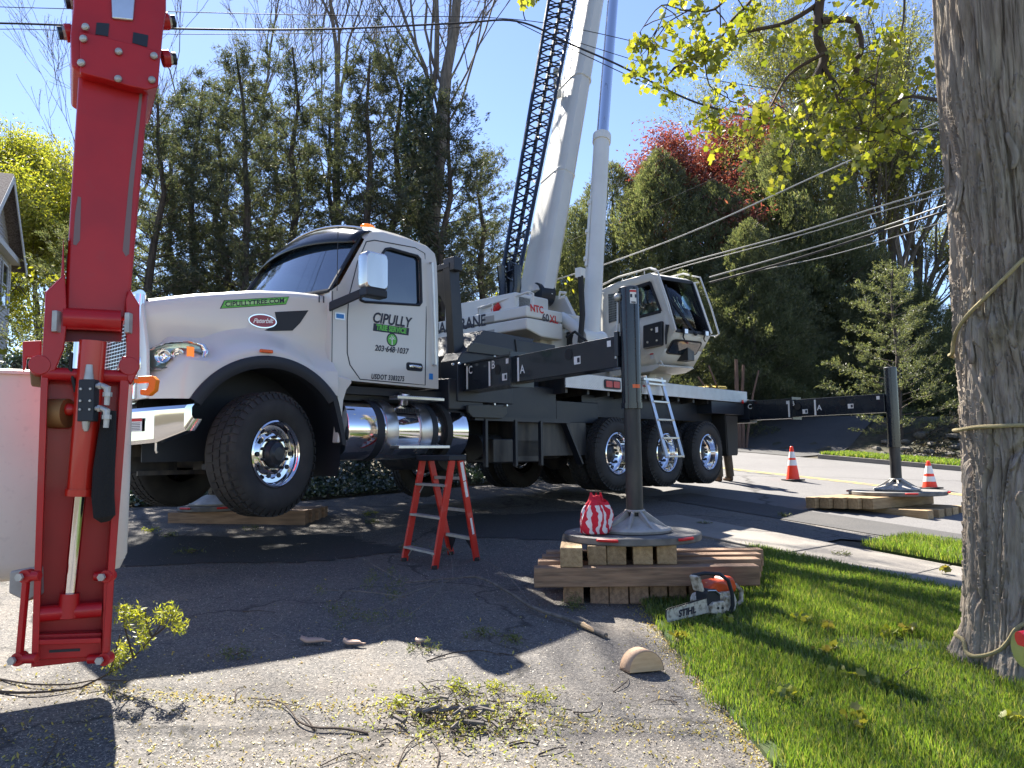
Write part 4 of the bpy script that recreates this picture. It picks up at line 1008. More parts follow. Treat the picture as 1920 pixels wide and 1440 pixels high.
# lift cylinder
C0 = W2T(P(1107, 640, 10.7)); C1 = W2T(P(1128, 266, 12.0)); Cd = (C1 - C0).normalized()
cyo = MB(); cyo.cyl(C0, C1, .134, .130, 32); cyl_ = cyo.build('lift_cylinder', M['crane_white'], truck, ang=40)
MB().cyl(C1 - Cd * .02, C1 + Cd * .13, .150, .150, 32).build('cylinder_gland', M['crane_white'], truck, ang=40)
R1 = W2T(P(1150, -10, 12.95)); Rd = (R1 - C1).normalized(); MB().cyl(C1, C1 + Rd * 4.2, .096, .096, 32).build('piston_rod', M['chrome'], truck, ang=40)
hl_ = MB(); side = (Vector((-1, 0, 0)) * .9 + Vector((0, -.3, 0))); sd = (W2T(P(1095, 400, 10.7)) - W2T(P(1113, 400, 10.8))).normalized()
hl_.tube([C0 + Cd * 1.3 + sd * .17, C0 + Cd * 2.55 + sd * .165], .022, 8)
for k in (1.4, 1.9, 2.45): hl_.cyl(C0 + Cd * k + sd * .19, C0 + Cd * (k + .06) + sd * .19, .03, .03, 8)
hl_.build('cylinder_pipe', M['crane_white'], truck)
jb = MB(); q = W2T(P(1088, 512, 10.5)); jb.box(q.x - .06, q.x + .06, q.y - .05, q.y + .05, q.z - .07, q.z + .07); jbo = jb.build('control_box', M['crane_white'], truck, bevel=.008)
MB().tube([q + Vector((-.02, -.02, -.05)), q + Vector((-.02, -.04, -.6)), q + Vector((-.06, -.02, -1.0))], .04, 8).build('hose_bundle', M['rubber'], truck)
cyb = MB(); o = C0 + Vector((0, 0, .0)); cyb.cyl(o - swl * .2, o + swl * .2, .16, .16, 24); cyb.build('cylinder_pin', M['crane_white'], truck, ang=40)
# hydraulic tube rising diagonally right of the slab
q0 = W2T(P(1052, 596, 11.1)); q1 = W2T(P(1120, 646, 10.6)); MB().tube([q0, q1], .095, 16).build('hydraulic_tube', M['crane_white'], truck)
dk_ = MB(); q = W2T(P(1082, 640, 11.2)); dk_.cyl(q - Vector((0, 0, .2)), q + Vector((0, 0, .12)), .2, .2, 24); dk_.build('swing_motor', M['dirty_black'], truck)
MB().tube([W2T(P(1062, 632, 10.2)), W2T(P(1078, 622, 10.1)), W2T(P(1100, 640, 10.0))], .02, 6).build('hydraulic_hose', M['rubber'], truck)
# nozzle bits near the boom on the upper left
bx_ = MB(); o = B0 + bd * 4.35 - bn_ * .18 - swl * .26
for k in range(3): bx_.box(o.x - .05, o.x + .05, o.y - .05, o.y + .05, o.z + k * .2, o.z + .14 + k * .2)
bx_.build('jib_latch', M['crane_white'], truck)
# lattice jib stowed beside the boom
jd = (W2T(P(1056, 0, 11.2)) - W2T(P(955, 520, 10.9)))
J0 = [W2T(P(939, 530, 10.95)), W2T(P(957, 530, 11.15)), W2T(P(970, 530, 10.85))]
J1 = [W2T(P(1029, 0, 13.5)), W2T(P(1053, 0, 13.9)), W2T(P(1078, 0, 13.3))]
jib = bpy.data.objects.new('lattice_jib', None); COL.objects.link(jib); jib.parent = truck
ext = 1.55
for a, b in zip(J0, J1): MB().tube([a, a.lerp(b, ext)], .034, 8).build('chord', M['black_gloss'], jib)
for i, j in ((0, 1), (1, 2), (2, 0)):
    lc_ = MB(); nseg = 22
    for k in range(int(nseg * ext)):
        f0, f1, f2 = k / nseg, (k + .5) / nseg, (k + 1) / nseg
        lc_.tube([J0[i].lerp(J1[i], f0), J0[j].lerp(J1[j], f1), J0[i].lerp(J1[i], f2)], .017, 5, False)
    lc_.build('lacing', M['black_gloss'], jib)
jf = MB()
jf.tube([J0[0] + Vector((0, 0, .25)), J0[0] + Vector((.05, 0, -.1)), W2T(P(940, 585, 10.9))], .06, 8); jf.tube([J0[2] + Vector((0, 0, .25)), J0[2] + Vector((0, 0, -.05)), W2T(P(962, 585, 10.9))], .06, 8); jf.tube([J0[1] + Vector((0, 0, .3)), W2T(P(955, 580, 11.1))], .06, 8)
jf.build('jib_foot', M['black_gloss'], jib)
MB().box(W2T(P(935, 588, 11)).x - .1, W2T(P(935, 588, 11)).x + .2, .9, 1.3, CT - .05, CT + .22).build('jib_bracket', M['black'], truck, bevel=.03)
# hook-block-like bits at the heel
MB().tube([W2T(P(1060, 555, 10.9)), W2T(P(1048, 560, 10.9)), W2T(P(1050, 548, 10.9)), W2T(P(1062, 550, 10.9))], .025, 6).build('step_loop', M['crane_white'], truck)

# ---- operator's cab
OA = P(1264, 622, 11.5)
def OS(px, py):          # on the near side plane -> (forward, up)
    q = plane_pt(px, py, OA, sw) - OA; return (q.dot(sf), q.z)
def OF(px, py):          # on a plane through the nose, normal sf
    q = plane_pt(px, py, OA, sf) - OA; return (q.dot(sw), q.z)
oc = bpy.data.objects.new('operator_cab', None); COL.objects.link(oc); oc.parent = truck
OAl = W2T(OA)
def oc_pt(f, w_, z): return OAl + sfl * f + swl * w_ + Vector((0, 0, z))
OWD = .80
sideo = [OS(*p) for p in ((1120, 548), (1160, 529), (1219, 513), (1232, 518), (1264, 622), (1248, 652.5), (1232, 683), (1120, 694))]
wa = [OS(*p) for p in ((1160, 549), (1220, 530), (1240, 584), (1160, 604))]
wb_ = [OS(*p) for p in ((1142, 552), (1157, 549.5), (1157, 602), (1143, 606))]
i2, o2 = ringmatch(wa, sideo, 48)
om = MB()
for wv in (0, OWD):
    rows = [[oc_pt(a.lerp(b, f).x, wv, a.lerp(b, f).y) for a, b in zip(i2, o2)] for f in (0, .5, 1)]
    om.grid(rows, True)
n = len(sideo)
# shell between the sides, except the windshield run (index 3 -> 4)
for k in range(n):
    if k in (3,): continue
    a, b = sideo[k], sideo[(k + 1) % n]
    om.add([oc_pt(a[0], 0, a[1]), oc_pt(b[0], 0, b[1]), oc_pt(b[0], OWD, b[1]), oc_pt(a[0], OWD, a[1])], [(0, 1, 2, 3)])
shell = om.build('cab_shell', M['crane_white'], oc, solid=.02, ang=30); shell.modifiers['solid'].offset = 0
a, b = sideo[3], sideo[4]
ws2 = MB(); ws2.add([oc_pt(a[0] + .0, .05, a[1] - .03), oc_pt(b[0], .05, b[1] + .02), oc_pt(b[0], OWD - .05, b[1] + .02), oc_pt(a[0], OWD - .05, a[1] - .03)], [(0, 1, 2, 3)])
ws2.build('windshield', M['tint'], oc, solid=.008)
fr = MB(); pf = [oc_pt(a[0] + .01, .03, a[1] - .02), oc_pt(b[0] + .01, .03, b[1] + .02), oc_pt(b[0] + .01, OWD - .03, b[1] + .02), oc_pt(a[0] + .01, OWD - .03, a[1] - .02)]
for p, q in zip(pf, pf[1:] + pf[:1]): fr.beam(p, q, .03, .05)
fr.build('windshield_frame', M['black_plastic'], oc)
for p, q in ((0, 1), (2, 3)): MB().beam(pf[p] + Vector((0, 0, .0)) + swl * (-.03 if p == 0 else .03), pf[q] + swl * (-.03 if p == 0 else .03), .05, .06).build('corner_post', M['crane_white'], oc, bevel=.01)
wq = MB(); wq.add([oc_pt(x, .012, z) for x, z in wa], [(0, 1, 2, 3)]); wq.build('side_window', M['tint'], oc, solid=.006)
wf = MB(); pw = [oc_pt(x, -.005, z) for x, z in wa]
for p, q in zip(pw, pw[1:] + pw[:1]): wf.beam(p, q, .02, .05, (0, 0, 1))
wf.build('window_frame', M['black_plastic'], oc)
wq = MB(); wq.prism([oc_pt(x, -.014, z) for x, z in wb_], swl * .012); wbo = wq.build('grated_window', M['glass'], oc)
gr = MB(); A0 = [Vector(p) for p in wb_]
for k in range(1, 6): gr.beam(oc_pt(*(lambda q: (q.x, -.02, q.y))(A0[0].lerp(A0[1], k / 6))), oc_pt(*(lambda q: (q.x, -.02, q.y))(A0[3].lerp(A0[2], k / 6))), .006, .006)
for k in range(1, 12): gr.beam(oc_pt(*(lambda q: (q.x, -.02, q.y))(A0[0].lerp(A0[3], k / 12))), oc_pt(*(lambda q: (q.x, -.02, q.y))(A0[1].lerp(A0[2], k / 12))), .006, .006)
gr.build('window_grate', M['alu'], wbo)
# lower window on the nose
a, b = Vector(sideo[4]), Vector(sideo[6])
def nose(w_, v, off=.012): q = a.lerp(b, v); return oc_pt(q.x, w_, q.y) + (sfl * .8 - Vector((0, 0, .5))) * off
def rr2(w0, w1, v0, v1, r, off):
    pts = []
    for (cx, cv, s0) in ((w1 - r, v0 + r, 0), (w0 + r, v0 + r, 90), (w0 + r, v1 - r, 180), (w1 - r, v1 - r, 270)):
        for k in range(6):
            t = R_(s0 + 18 * k); pts.append(nose(cx + r * math.cos(t), cv - r * math.sin(t), off))
    return pts
lw = MB(); lw.prism(rr2(.03, .70, .20, .66, .09, .012), sfl * .012); lw.build('lower_window_seal', M['black_plastic'], oc)
lw = MB(); lw.prism(rr2(.06, .67, .24, .62, .07, .026), sfl * .008); lw.build('lower_window', M['glass'], oc)
# black side box, lamps, wiper, rails, seat and console
bx = [OS(*p) for p in ((1211, 611), (1246, 602), (1246, 648), (1211, 655))]
pb = MB(); pb.prism([oc_pt(x, -.07, z) for x, z in bx], swl * .065); pbo = pb.build('side_box', M['black_plastic'], oc, bevel=.02)
kb = MB()
for u, v in ((.25, .75), (.75, .75), (.5, .25)):
    x = bx[0][0] + (bx[1][0] - bx[0][0]) * u; z = bx[0][1] + (bx[3][1] - bx[0][1]) * v; kb.cyl(oc_pt(x, -.07, z), oc_pt(x, -.085, z), .02, .016, 10)
kb.build('box_knob', M['alu'], pbo)
def plate(name, c, ux, uy, a_, b_2, m_, par, th=.004):
    ux = Vector(ux).normalized(); uy = Vector(uy).normalized(); n_ = ux.cross(uy)
    return MB().prism([c + ux * (i * a_) + uy * (j * b_2) for i, j in ((-1, -1), (1, -1), (1, 1), (-1, 1))], n_ * th).build(name, m_, par)
q = OS(1238, 619); plate('sticker', oc_pt(q[0], -.075, q[1]), sfl, (0, 0, 1), .028, .042, M['sticker'], pbo)
q = OS(1223, 668); plate('sticker', oc_pt(q[0], -.006, q[1]), sfl, (0, 0, 1), .04, .045, M['sticker'], oc); plate('sticker_band', oc_pt(q[0], -.011, q[1] + .035), sfl, (0, 0, 1), .04, .01, M['ink_red'], oc)
MB().tube([oc_pt(-.09, -.05, .12), oc_pt(-.12, -.05, -.03), oc_pt(-.14, -.04, -.18)], [.03, .02, .012], 8).build('cab_latch', M['black_plastic'], oc)
for w_ in (.18, .64):
    q = oc_pt(.03, w_, .03); lm = MB(); lm.prism([q + swl * i + Vector((0, 0, j)) for i, j in ((-.045, -.045), (.045, -.045), (.045, .045), (-.045, .045))], sfl * .05 - Vector((0, 0, .02))); lo = lm.build('work_lamp', M['black_plastic'], oc, bevel=.012)
    plate('lamp_glass', q + sfl * .052 - Vector((0, 0, .02)), swl, (0, 0, 1), .034, .034, M['lens'], lo)
    MB().tube([q + Vector((0, 0, -.04)), q + Vector((0, 0, -.1)) - sfl * .02, q + swl * .05 + Vector((0, 0, -.13)) - sfl * .04], .012, 6).build('lamp_bracket', M['black_plastic'], lo)
wr = MB(); a3, b3 = Vector(sideo[4]), Vector(sideo[3])
def wpt(w_, v, off=.03): q = a3.lerp(b3, v); return oc_pt(q.x + off, w_, q.y)
wr.tube([wpt(.42, -.01), wpt(.08, .66)], .012, 6); wr.tube([wpt(.45, .0), wpt(.16, .6)], .008, 6); wr.tube([wpt(.08, .30), wpt(.10, .85)], .014, 6); wr.ball(wpt(.44, .0), .035, 6)
wr.build('wiper', M['black_plastic'], oc)
rl = MB()
t_ = lambda w_, off: [wpt(w_, -.02, .0), wpt(w_, .02, off), wpt(w_, .5, off + .02), wpt(w_, 1.08, off), wpt(w_, 1.14, -.05)]
rl.tube(t_(-.03, .07), .014, 8); rl.tube(t_(OWD + .10, .10), .014, 8); rl.tube([wpt(OWD, .0, .0), wpt(OWD + .10, .0, .04)], .012, 6); rl.tube([wpt(OWD, .98, .0), wpt(OWD + .10, 1.0, .04)], .012, 6)
r1_ = [Vector(sideo[2]), Vector(sideo[1]), Vector(sideo[0])]
for w_ in (.0, OWD - .05):
    rl.tube([wpt(w_, 1.12, .02)] + [oc_pt(p.x, w_, p.y + .09) for p in r1_], .016, 8)
    for f in (.1, .5, .9):
        p = r1_[0].lerp(r1_[2], f); rl.tube([oc_pt(p.x, w_, p.y - .02), oc_pt(p.x, w_, p.y + .085)], .01, 6)
rl.build('guard_rail', M['crane_white'], oc)
it = MB(); it.box(-.28, .28, -.25, .25, -.08, .08, Matrix.Translation(oc_pt(-.75, .42, -.02))); it.box(-.08, .08, -.25, .25, -.1, .55, Matrix.Translation(oc_pt(-1.0, .42, .1))); it.build('operator_seat', M['black_plastic'], oc, bevel=.05)
it = MB(); it.box(-.1, .1, -.28, .28, -.2, .15, Matrix.Translation(oc_pt(-.42, .45, -.2))); it.tube([oc_pt(-.45, .3, -.05), oc_pt(-.48, .3, .16)], .02, 8); it.tube([oc_pt(-.42, .6, -.05), oc_pt(-.46, .6, .15)], .02, 8); it.build('console', M['dirty_black'], oc, bevel=.03)
pf_ = MB(); pf_.prism([oc_pt(-1.5, -.02, -.47), oc_pt(-.33, -.02, -.47), oc_pt(-.30, -.02, -.50), oc_pt(-.5, -.02, -.56), oc_pt(-1.5, -.02, -.56)], swl * .75); pf_.build('cab_floor_frame', M['crane_white'], oc)
pt_ = MB()
for f in (-1.0, -.75, -.5): pt_.tube([oc_pt(f, .0, -.5), oc_pt(f + .05, .0, -.42), oc_pt(f + .2, .0, -.42), oc_pt(f + .25, .0, -.5)], .01, 6)
pt_.build('platform_rail', M['crane_white'], oc)
# arm carrying the cab
am = MB(); am.prism([oc_pt(-1.1, .2, -.5), oc_pt(-.7, .2, -.5), oc_pt(-1.2, .2, -1.15), oc_pt(-2.4, .2, -.9), oc_pt(-2.4, .2, -.3)], swl * .5); am.build('cab_support', M['crane_white'], truck, bevel=.02)
am = MB(); am.box(-.9, .3, -.45, .5, 0, .75, Matrix.Translation(Vector((tc_.x + .3, tc_.y - .1, 1.85)))); am.build('turret_deck', M['crane_white'], truck, bevel=.03)
am = MB(); q = oc_pt(-.85, .3, -.9); am.cyl(q, q + Vector((0, 0, .45)), .09, .09, 16); am.cyl(q + Vector((0, 0, .1)), q + Vector((0, 0, .16)), .16, .16, 16); am.build('cab_pedestal', M['crane_white'], truck)

# ---- outriggers
def outrigger(root, J, post_top, coll_z, foot_z, tw, letters, hz, hh, par):
    """root: where the beam leaves the truck; J: (x, y) of the jack; all in the truck's frame"""
    a = Vector((root[0], root[1], hz)); b = Vector((J[0], J[1], hz)); d = (b - a).normalized(); n_ = Vector((d.y, -d.x, 0))
    if n_.dot(Vector((-.45, -.89, 0))) < 0: n_ = -n_          # the side turned to the driveway
    L = (b - a).length
    ob = bpy.data.objects.new('outrigger', None); COL.objects.link(ob); ob.parent = par
    def seg(f0, f1, h, t, m_=M['black_gloss']):
        mb = MB(); mb.beam(a + d * f0, a + d * f1, t, h); return mb.build('beam_section', m_, ob, bevel=.006)
    s1 = seg(-.3, L * .38, hh, .24); s2 = seg(L * .30, L - tw * .4, hh * .90, .19)
    fl = MB()
    for zz in (-hh / 2, hh / 2): fl.beam(a + Vector((0, 0, zz)) - d * .3, a + d * (L * .38) + Vector((0, 0, zz)), .29, .018)
    fl.beam(a + d * (L * .38) - Vector((0, 0, 0)), a + d * (L * .38 + .02), .30, hh + .06)
    fl.build('beam_flange', M['black_gloss'], ob)
    def face(f, w_, h, z, m_, t, name, off=0): c = a + d * f + n_ * (t / 2 + .003 + off) + Vector((0, 0, z)); return plate(name, c, d if d.cross(Vector((0, 0, 1))).dot(n_) > 0 else -d, (0, 0, 1), w_ / 2, h / 2, m_, ob, .002)
    ud = d if d.cross(Vector((0, 0, 1))).dot(n_) > 0 else -d
    c_, b_2, a_2 = letters
    for (f, t, hgt, ch) in ((c_, .24, hh * .88, 'C'), (b_2, .24, hh * .88, 'B'), (a_2, .19, hh * .80, 'A')):
        face(f, .032, hgt, -.01, M['ink_white'], t, 'extension_mark')
        lettering(ch, .125, M['ink_white'], ob, a + d * f + ud * .075 + n_ * (t / 2) + Vector((0, 0, {'C': .07, 'B': .08, 'A': -.02}[ch])), ud, (0, 0, 1), bold=.002, lift=.004)
    for (f, t, z) in ((b_2 + .30, .24, -.07), (L - .62, .19, -.02)):
        face(f, .095, .075, z, M['sticker'], t, 'sticker'); face(f + .02, .035, .045, z, M['ink'], t, 'sticker_symbol', .002)
    face(L - .17, .05, .055, hh * .45 - .06, M['sticker'], .19, 'sticker'); face(L * .38 - .08, .05, .055, hh * .5 - .06, M['sticker'], .24, 'sticker')
    hl2 = MB()
    for f, t, z in ((b_2 + .16, .24, .02), (L - .75, .19, .05)):
        c = a + d * f + n_ * (t / 2 - .01) + Vector((0, 0, z)); hl2.cyl(c, c + n_ * .016, .055, .055, 20)
    hl2.build('beam_holes', M['rubber'], ob, kind='stuff')
    # the jack
    jk = MB(); jk.cyl((b.x, b.y, coll_z), (b.x, b.y, post_top), tw / 2, tw / 2, 32); jo = jk.build('jack_tube', M['black_gloss'], ob, ang=40)
    MB().cyl((b.x, b.y, post_top), (b.x, b.y, post_top + .012), tw / 2 + .006, tw / 2 - .01, 32).build('jack_cap', M['black'], jo)
    MB().cyl((b.x, b.y, coll_z - .03), (b.x, b.y, coll_z + .02), tw / 2 + .008, tw / 2 + .008, 32).build('jack_collar', M['black_gloss'], jo)
    MB().cyl((b.x, b.y, foot_z + .17), (b.x, b.y, coll_z), tw / 2 - .014, tw / 2 - .014, 32).build('inner_tube', M['dirty_black'], jo)
    MB().cyl((b.x, b.y, foot_z + .02), (b.x, b.y, foot_z + .18), tw * .27, tw * .33, 20).build('jack_rod', M['dirty_black'], jo)
    # cast foot
    ft = MB(); c = Vector((b.x, b.y, foot_z)); fr_ = tw * 1.72
    ft.lathe([(.0, .0), (fr_, .0), (fr_ + .01, .02), (fr_, .035), (fr_ * .86, .045), (fr_ * .4, .10), (tw * .42, .13), (tw * .36, .13), (tw * .3, .05), (0, .05)], c, (0, 0, 1), 48)
    fo = ft.build('foot', M['foot'], ob, ang=30)
    rb = MB()
    for k in range(8):
        t = 2 * math.pi * (k + .5) / 8; u = Vector((math.cos(t), math.sin(t), 0)); v = Vector((-u.y, u.x, 0)) * .012
        rb.prism([c + u * (tw * .42) + Vector((0, 0, .10)) - v, c + u * (tw * .42) + Vector((0, 0, .175)) - v, c + u * (tw * .50) + Vector((0, 0, .175)) - v, c + u * (fr_ * .95) + Vector((0, 0, .04)) - v, c + u * (fr_ * .9) + Vector((0, 0, .03)) - v], v * 2)
    rb.tube([c + Vector((tw * .46 * math.cos(t), tw * .46 * math.sin(t), .175)) for t in [2 * math.pi * k / 24 for k in range(25)]], .012, 6, False)
    rb.build('foot_rib', M['foot'], fo)
    return b, n_, ud, ob, jo
NJ = P(1186, 800, 6.6); NJl = W2T(NJ); ZZ = lambda z: z - TO.z        # world height -> truck frame
gN = H(NJ.x, NJ.y)
pad_top_near = P(1186, 996, 6.6).z
post_top = W2T(P(1181, 541, 6.6)).z; collz = W2T(P(1187, 760, 6.6)).z
hz = (W2T(P(1168, 625, 6.6)).z + W2T(P(1168, 692, 6.6)).z) / 2
ang_root = Vector((2.60, .10))
bN, nN, uN, obN, jkN = outrigger((2.55, .12), (NJl.x, NJl.y), post_top, collz, ZZ(pad_top_near), .172, (.12, .60, 1.12), hz, .31, truck)
c = Vector((bN.x, bN.y, 0)); vd = (W2T(Vector((0, 0, 0))) - W2T(NJ)); vd.z = 0; vd.normalize()
vr = vd.cross(Vector((0, 0, 1)))
def on_jack(px, py, w_, h_, m_, name, rr=.088):
    """sticker wrapped on the tube"""
    z = W2T(P(px, py, 6.53)).z; off = (px - 1184) / 17.5; a0 = math.asin(max(-1, min(1, off * .93))); mb = MB(); rows = []
    for z_ in (z - h_ / 2, z + h_ / 2): rows.append([Vector((bN.x, bN.y, z_)) + (vd * math.cos(a0 + t) - vr * math.sin(a0 + t)) * rr for t in [-w_ / rr / 2 + w_ / rr * k / 6 for k in range(7)]])
    mb.grid(rows); return mb.build(name, m_, jkN)
on_jack(1192, 556, .062, .125, M['sticker'], 'warning_sticker'); on_jack(1192, 546, .062, .018, M['ink_red'], 'sticker_band', .0885)
on_jack(1188, 555, .018, .03, M['ink'], 'sticker_symbol', .0886); on_jack(1196, 555, .018, .03, M['ink'], 'sticker_symbol', .0886); on_jack(1192, 567, .045, .012, M['ink'], 'sticker_symbol', .0886)
on_jack(1194, 724, .078, .032, M['orange'], 'orange_band', .0875)
ho = MB(); q = Vector((bN.x, bN.y, 0)) - vr * 0; sd_ = -vr if (TRr * vr.x + TFf * vr.y).x > 0 else vr
for z_ in (post_top - .08,): ho.ball(Vector((bN.x, bN.y, z_)) + sd_ * .10 + vd * .03, .035, 8)
ho.build('jack_fitting', M['galv'], jkN)
MB().tube([Vector((bN.x, bN.y, post_top - .12)) + sd_ * .1, Vector((bN.x, bN.y, post_top - .3)) + sd_ * .105, Vector((bN.x, bN.y, post_top - .48)) + sd_ * .12, Vector((bN.x, bN.y, post_top - .62)) + sd_ * .13], .011, 6).build('jack_line', M['galv'], jkN)
MB().box(-.02, .02, -.02, .02, 0, .22, Matrix.Translation(Vector((bN.x, bN.y, post_top - .6)) + sd_ * .115)).build('jack_valve', M['black'], jkN, bevel=.006)
# rear outrigger
RJ = P(1675, 800, 12.0); RJl = W2T(RJ); gR = H(RJ.x, RJ.y)
pad_top_rear = P(1684, 919, 12.0).z
hzR = (W2T(P(1640, 738, 12.1)).z + W2T(P(1640, 775, 12.1)).z) / 2
outrigger((9.62, .15), (RJl.x, RJl.y), W2T(P(1670, 690, 12)).z, W2T(P(1676, 835, 12)).z, ZZ(pad_top_rear), .19, (.10, .95, 1.42) if True else 0, hzR, .33, truck)
rh = MB(); rh.box(9.48, 9.78, .0, 2.5, hzR - .22, hzR + .2); rh.build('rear_outrigger_box', M['black'], truck, bevel=.01)
# far front jack that stands on the timber mat beyond the front wheel
FJ = P(402, 900, 9.6); FJl = W2T(FJ); pad_top_far = P(402, 946, 9.6).z
ob = bpy.data.objects.new('outrigger', None); COL.objects.link(ob); ob.parent = truck
MB().beam((2.6, 2.3, 1.38), (FJl.x, FJl.y, 1.38), .2, .28).build('beam_section', M['black_gloss'], ob)
MB().cyl((FJl.x, FJl.y, ZZ(pad_top_far) + .1), (FJl.x, FJl.y, 1.9), .075, .086, 24).build('jack_tube', M['black_gloss'], ob)
MB().lathe([(0, 0), (.3, 0), (.31, .02), (.25, .045), (.1, .12), (.05, .13), (0, .1)], (FJl.x, FJl.y, ZZ(pad_top_far)), (0, 0, 1), 36).build('foot', M['foot'], ob, ang=30)
# ================================================================== timbers, pads
def timber(p0, p1, h, name, label, group, m_, w_=None, yaw=None):
    """p0 -> p1 are the ends of its underside's centre line"""
    w_ = w_ or h; p0 = Vector(p0); p1 = Vector(p1); c = (p0 + p1) / 2; d = p1 - p0; L = d.length
    mb = MB(); mb.box(-L / 2, L / 2, -w_ / 2, w_ / 2, 0, h); 
    o = mb.build(name, m_, bevel=.008); o.location = c
    o.rotation_euler = (0, -math.atan2(d.z, math.hypot(d.x, d.y)), math.atan2(d.y, d.x))
    return prop(o, label, 'timber', group)
SY = R_(5); sa = Vector((math.cos(SY), -math.sin(SY) * .4, 0)).normalized(); sb = Vector((math.sin(SY), math.cos(SY), 0))
th = .152
zb0 = pad_top_near - .066 - 3 * th
def row_x(px, py, z):      # point on the plane of height z
    d = ray(px, py); t = (z - EYE.z) / d.z; return EYE + d * t
FYB = 6.13
ords = ['leftmost', 'second', 'third', 'fourth', 'fifth', 'sixth', 'rightmost']
for k, (pa, pb_) in enumerate(((1056, 1094), (1106, 1141), (1142, 1178), (1180, 1216), (1218, 1251), (1254, 1287), (1292, 1330))):
    q = P((pa + pb_) / 2, 1100, FYB + (.0 if k < 4 else .06)); wd = (pb_ - pa) / FPX * (FYB) * .97
    p0 = Vector((q.x, q.y, zb0)); timber(p0, p0 + sb * (1.25 - .05 * (k % 2)), th, 'timber', f'{ords[k]} of the seven end-on timbers in the bottom layer of the near stack', 'timbers in the near outrigger stack', M['timber'], wd)
for k in range(4):
    yk = FYB + .06 + k * .30 if k else FYB - .02
    a = P(1001 + k * 8, 1060, yk); b = P(1417 + k * 3, 1060, yk)
    nm = ['nearest long timber in the middle layer of the near stack', 'second long timber back in the middle layer of the near stack', 'third long timber back in the middle layer of the near stack', 'farthest long timber in the middle layer of the near stack'][k]
    timber((a.x, yk, zb0 + th + .001), (b.x + .0, yk - .03, zb0 + th + .001), th, 'timber', nm, 'timbers in the near outrigger stack', M['timber'], .15)
lab5 = ['tan end-on timber at the left end of the top layer under the near pad', 'second tan timber from the left under the near pad', 'middle tan timber of the five under the near pad', 'fourth tan timber from the left under the near pad', 'tan timber at the right end of the top layer under the near pad']
for k, (pa, pb_) in enumerate(((1050, 1092), (1102, 1137), (1138, 1174), (1187, 1224), (1232, 1269))):
    yy = FYB + (-.10 if k == 0 else -.0); q = P((pa + pb_) / 2, 1040, yy); wd = (pb_ - pa) / FPX * yy * .98
    p0 = Vector((q.x, yy, zb0 + 2 * th + .002)); timber(p0, p0 + sb * 1.05, th, 'timber', lab5[k], 'timbers in the near outrigger stack', M['timber_new'], wd)
def pad(c, r, z, label, yaw=0, stretch=1.0, group='outrigger pads'):
    root = thing('outrigger_pad', label, 'outrigger pad', (c.x, c.y, z), yaw, group)
    mb = MB(); n = 48; top = [(r * stretch * math.cos(t), r * math.sin(t)) for t in [2 * math.pi * k / n for k in range(n)]]
    mb.grid([[(x * s_, y * s_, zz) for x, y in top] for s_, zz in ((.02, -.062), (.985, -.062), (1, -.054), (1, -.008), (.985, 0), (.93, .0), (.92, -.004), (.02, -.004))], True)
    mb.build('disc', M['pad'], root, ang=35)
    for a in (-118, -52, 60, 130):
        t = R_(a); x, y = r * stretch * math.cos(t), r * math.sin(t); tx, ty_ = -math.sin(t), math.cos(t)
        MB().tube([(x * 1.0 - tx * .085, y * 1.0 - ty_ * .085, -.02), (x * 1.03 - tx * .07, y * 1.03 - ty_ * .07, -.018), (x * 1.03 + tx * .07, y * 1.03 + ty_ * .07, -.018), (x * 1.0 + tx * .085, y * 1.0 + ty_ * .085, -.02)], .012, 8).build('rope_handle', M['ink_red'], root)
    return root
pad(P(1180, 800, 6.6), .56, pad_top_near - .002, 'dusty black round pad with red handles on the near stack, holding a striped bag', stretch=1.04)
# rear stack on the street
zr = pad_top_rear - .066; thr = .165
A = Vector((.82, .57, 0)).normalized(); Bv = Vector((-A.y, A.x, 0))
gz_ = zr - 2 * thr
labs = ['nearest top timber, pale side lit, of the street stack by the cone', 'second top timber of the street stack', 'third top timber of the street stack', 'fourth top timber of the street stack', 'farthest dark-ended top timber of the street stack', 'sixth top timber hidden beyond the others on the street stack']
c0 = P(1637, 948, 11.15)
for k in range(5):
    p0 = Vector((c0.x, c0.y, zr - thr)) + Bv * (k * thr * 1.06 + .08) - A * (k * .09) ; timber(p0, p0 + A * 1.75, thr, 'timber', labs[k], 'timbers in the street outrigger stack', M['timber_new'], thr)
l2 = ['leftmost lower timber poking out under the street stack', 'second lower timber under the street stack', 'third lower timber under the street stack', 'fourth lower timber under the street stack', 'rightmost lower timber under the street stack by the trunk']
for k, px in enumerate((1716, 1741, 1759, 1776, 1795)):
    q = P(px - 10, 965, 11.2 + k * .16); p0 = Vector((q.x, q.y, gz_ + .003)) - Bv * (.30 - .03 * k); timber(p0, p0 + Bv * 1.5, thr - .006, 'timber', l2[k], 'timbers in the street outrigger stack', M['timber_new'], thr)
pad(RJ, .70, pad_top_rear - .002, 'black round pad with red handles on the street stack', yaw=.3)
# mat beyond the front wheel
a = P(320, 970, 9.35); b = P(577, 965, 9.45); zf = pad_top_far - .066 - .19
for k in range(4):
    timber((a.x + .0, 9.35 + k * .2, zf), (b.x + .03 * k, 9.42 + k * .2, zf), .188, 'timber', ['nearest brown timber of the mat beyond the raised front wheel', 'second timber of the mat beyond the front wheel', 'third timber of the mat beyond the front wheel', 'farthest timber of the mat beyond the front wheel'][k], 'timbers in the mat beyond the front wheel', M['timber'], .19)
pad(FJ, .42, pad_top_far - .002, 'grey pad half hidden behind the truck front wheel')

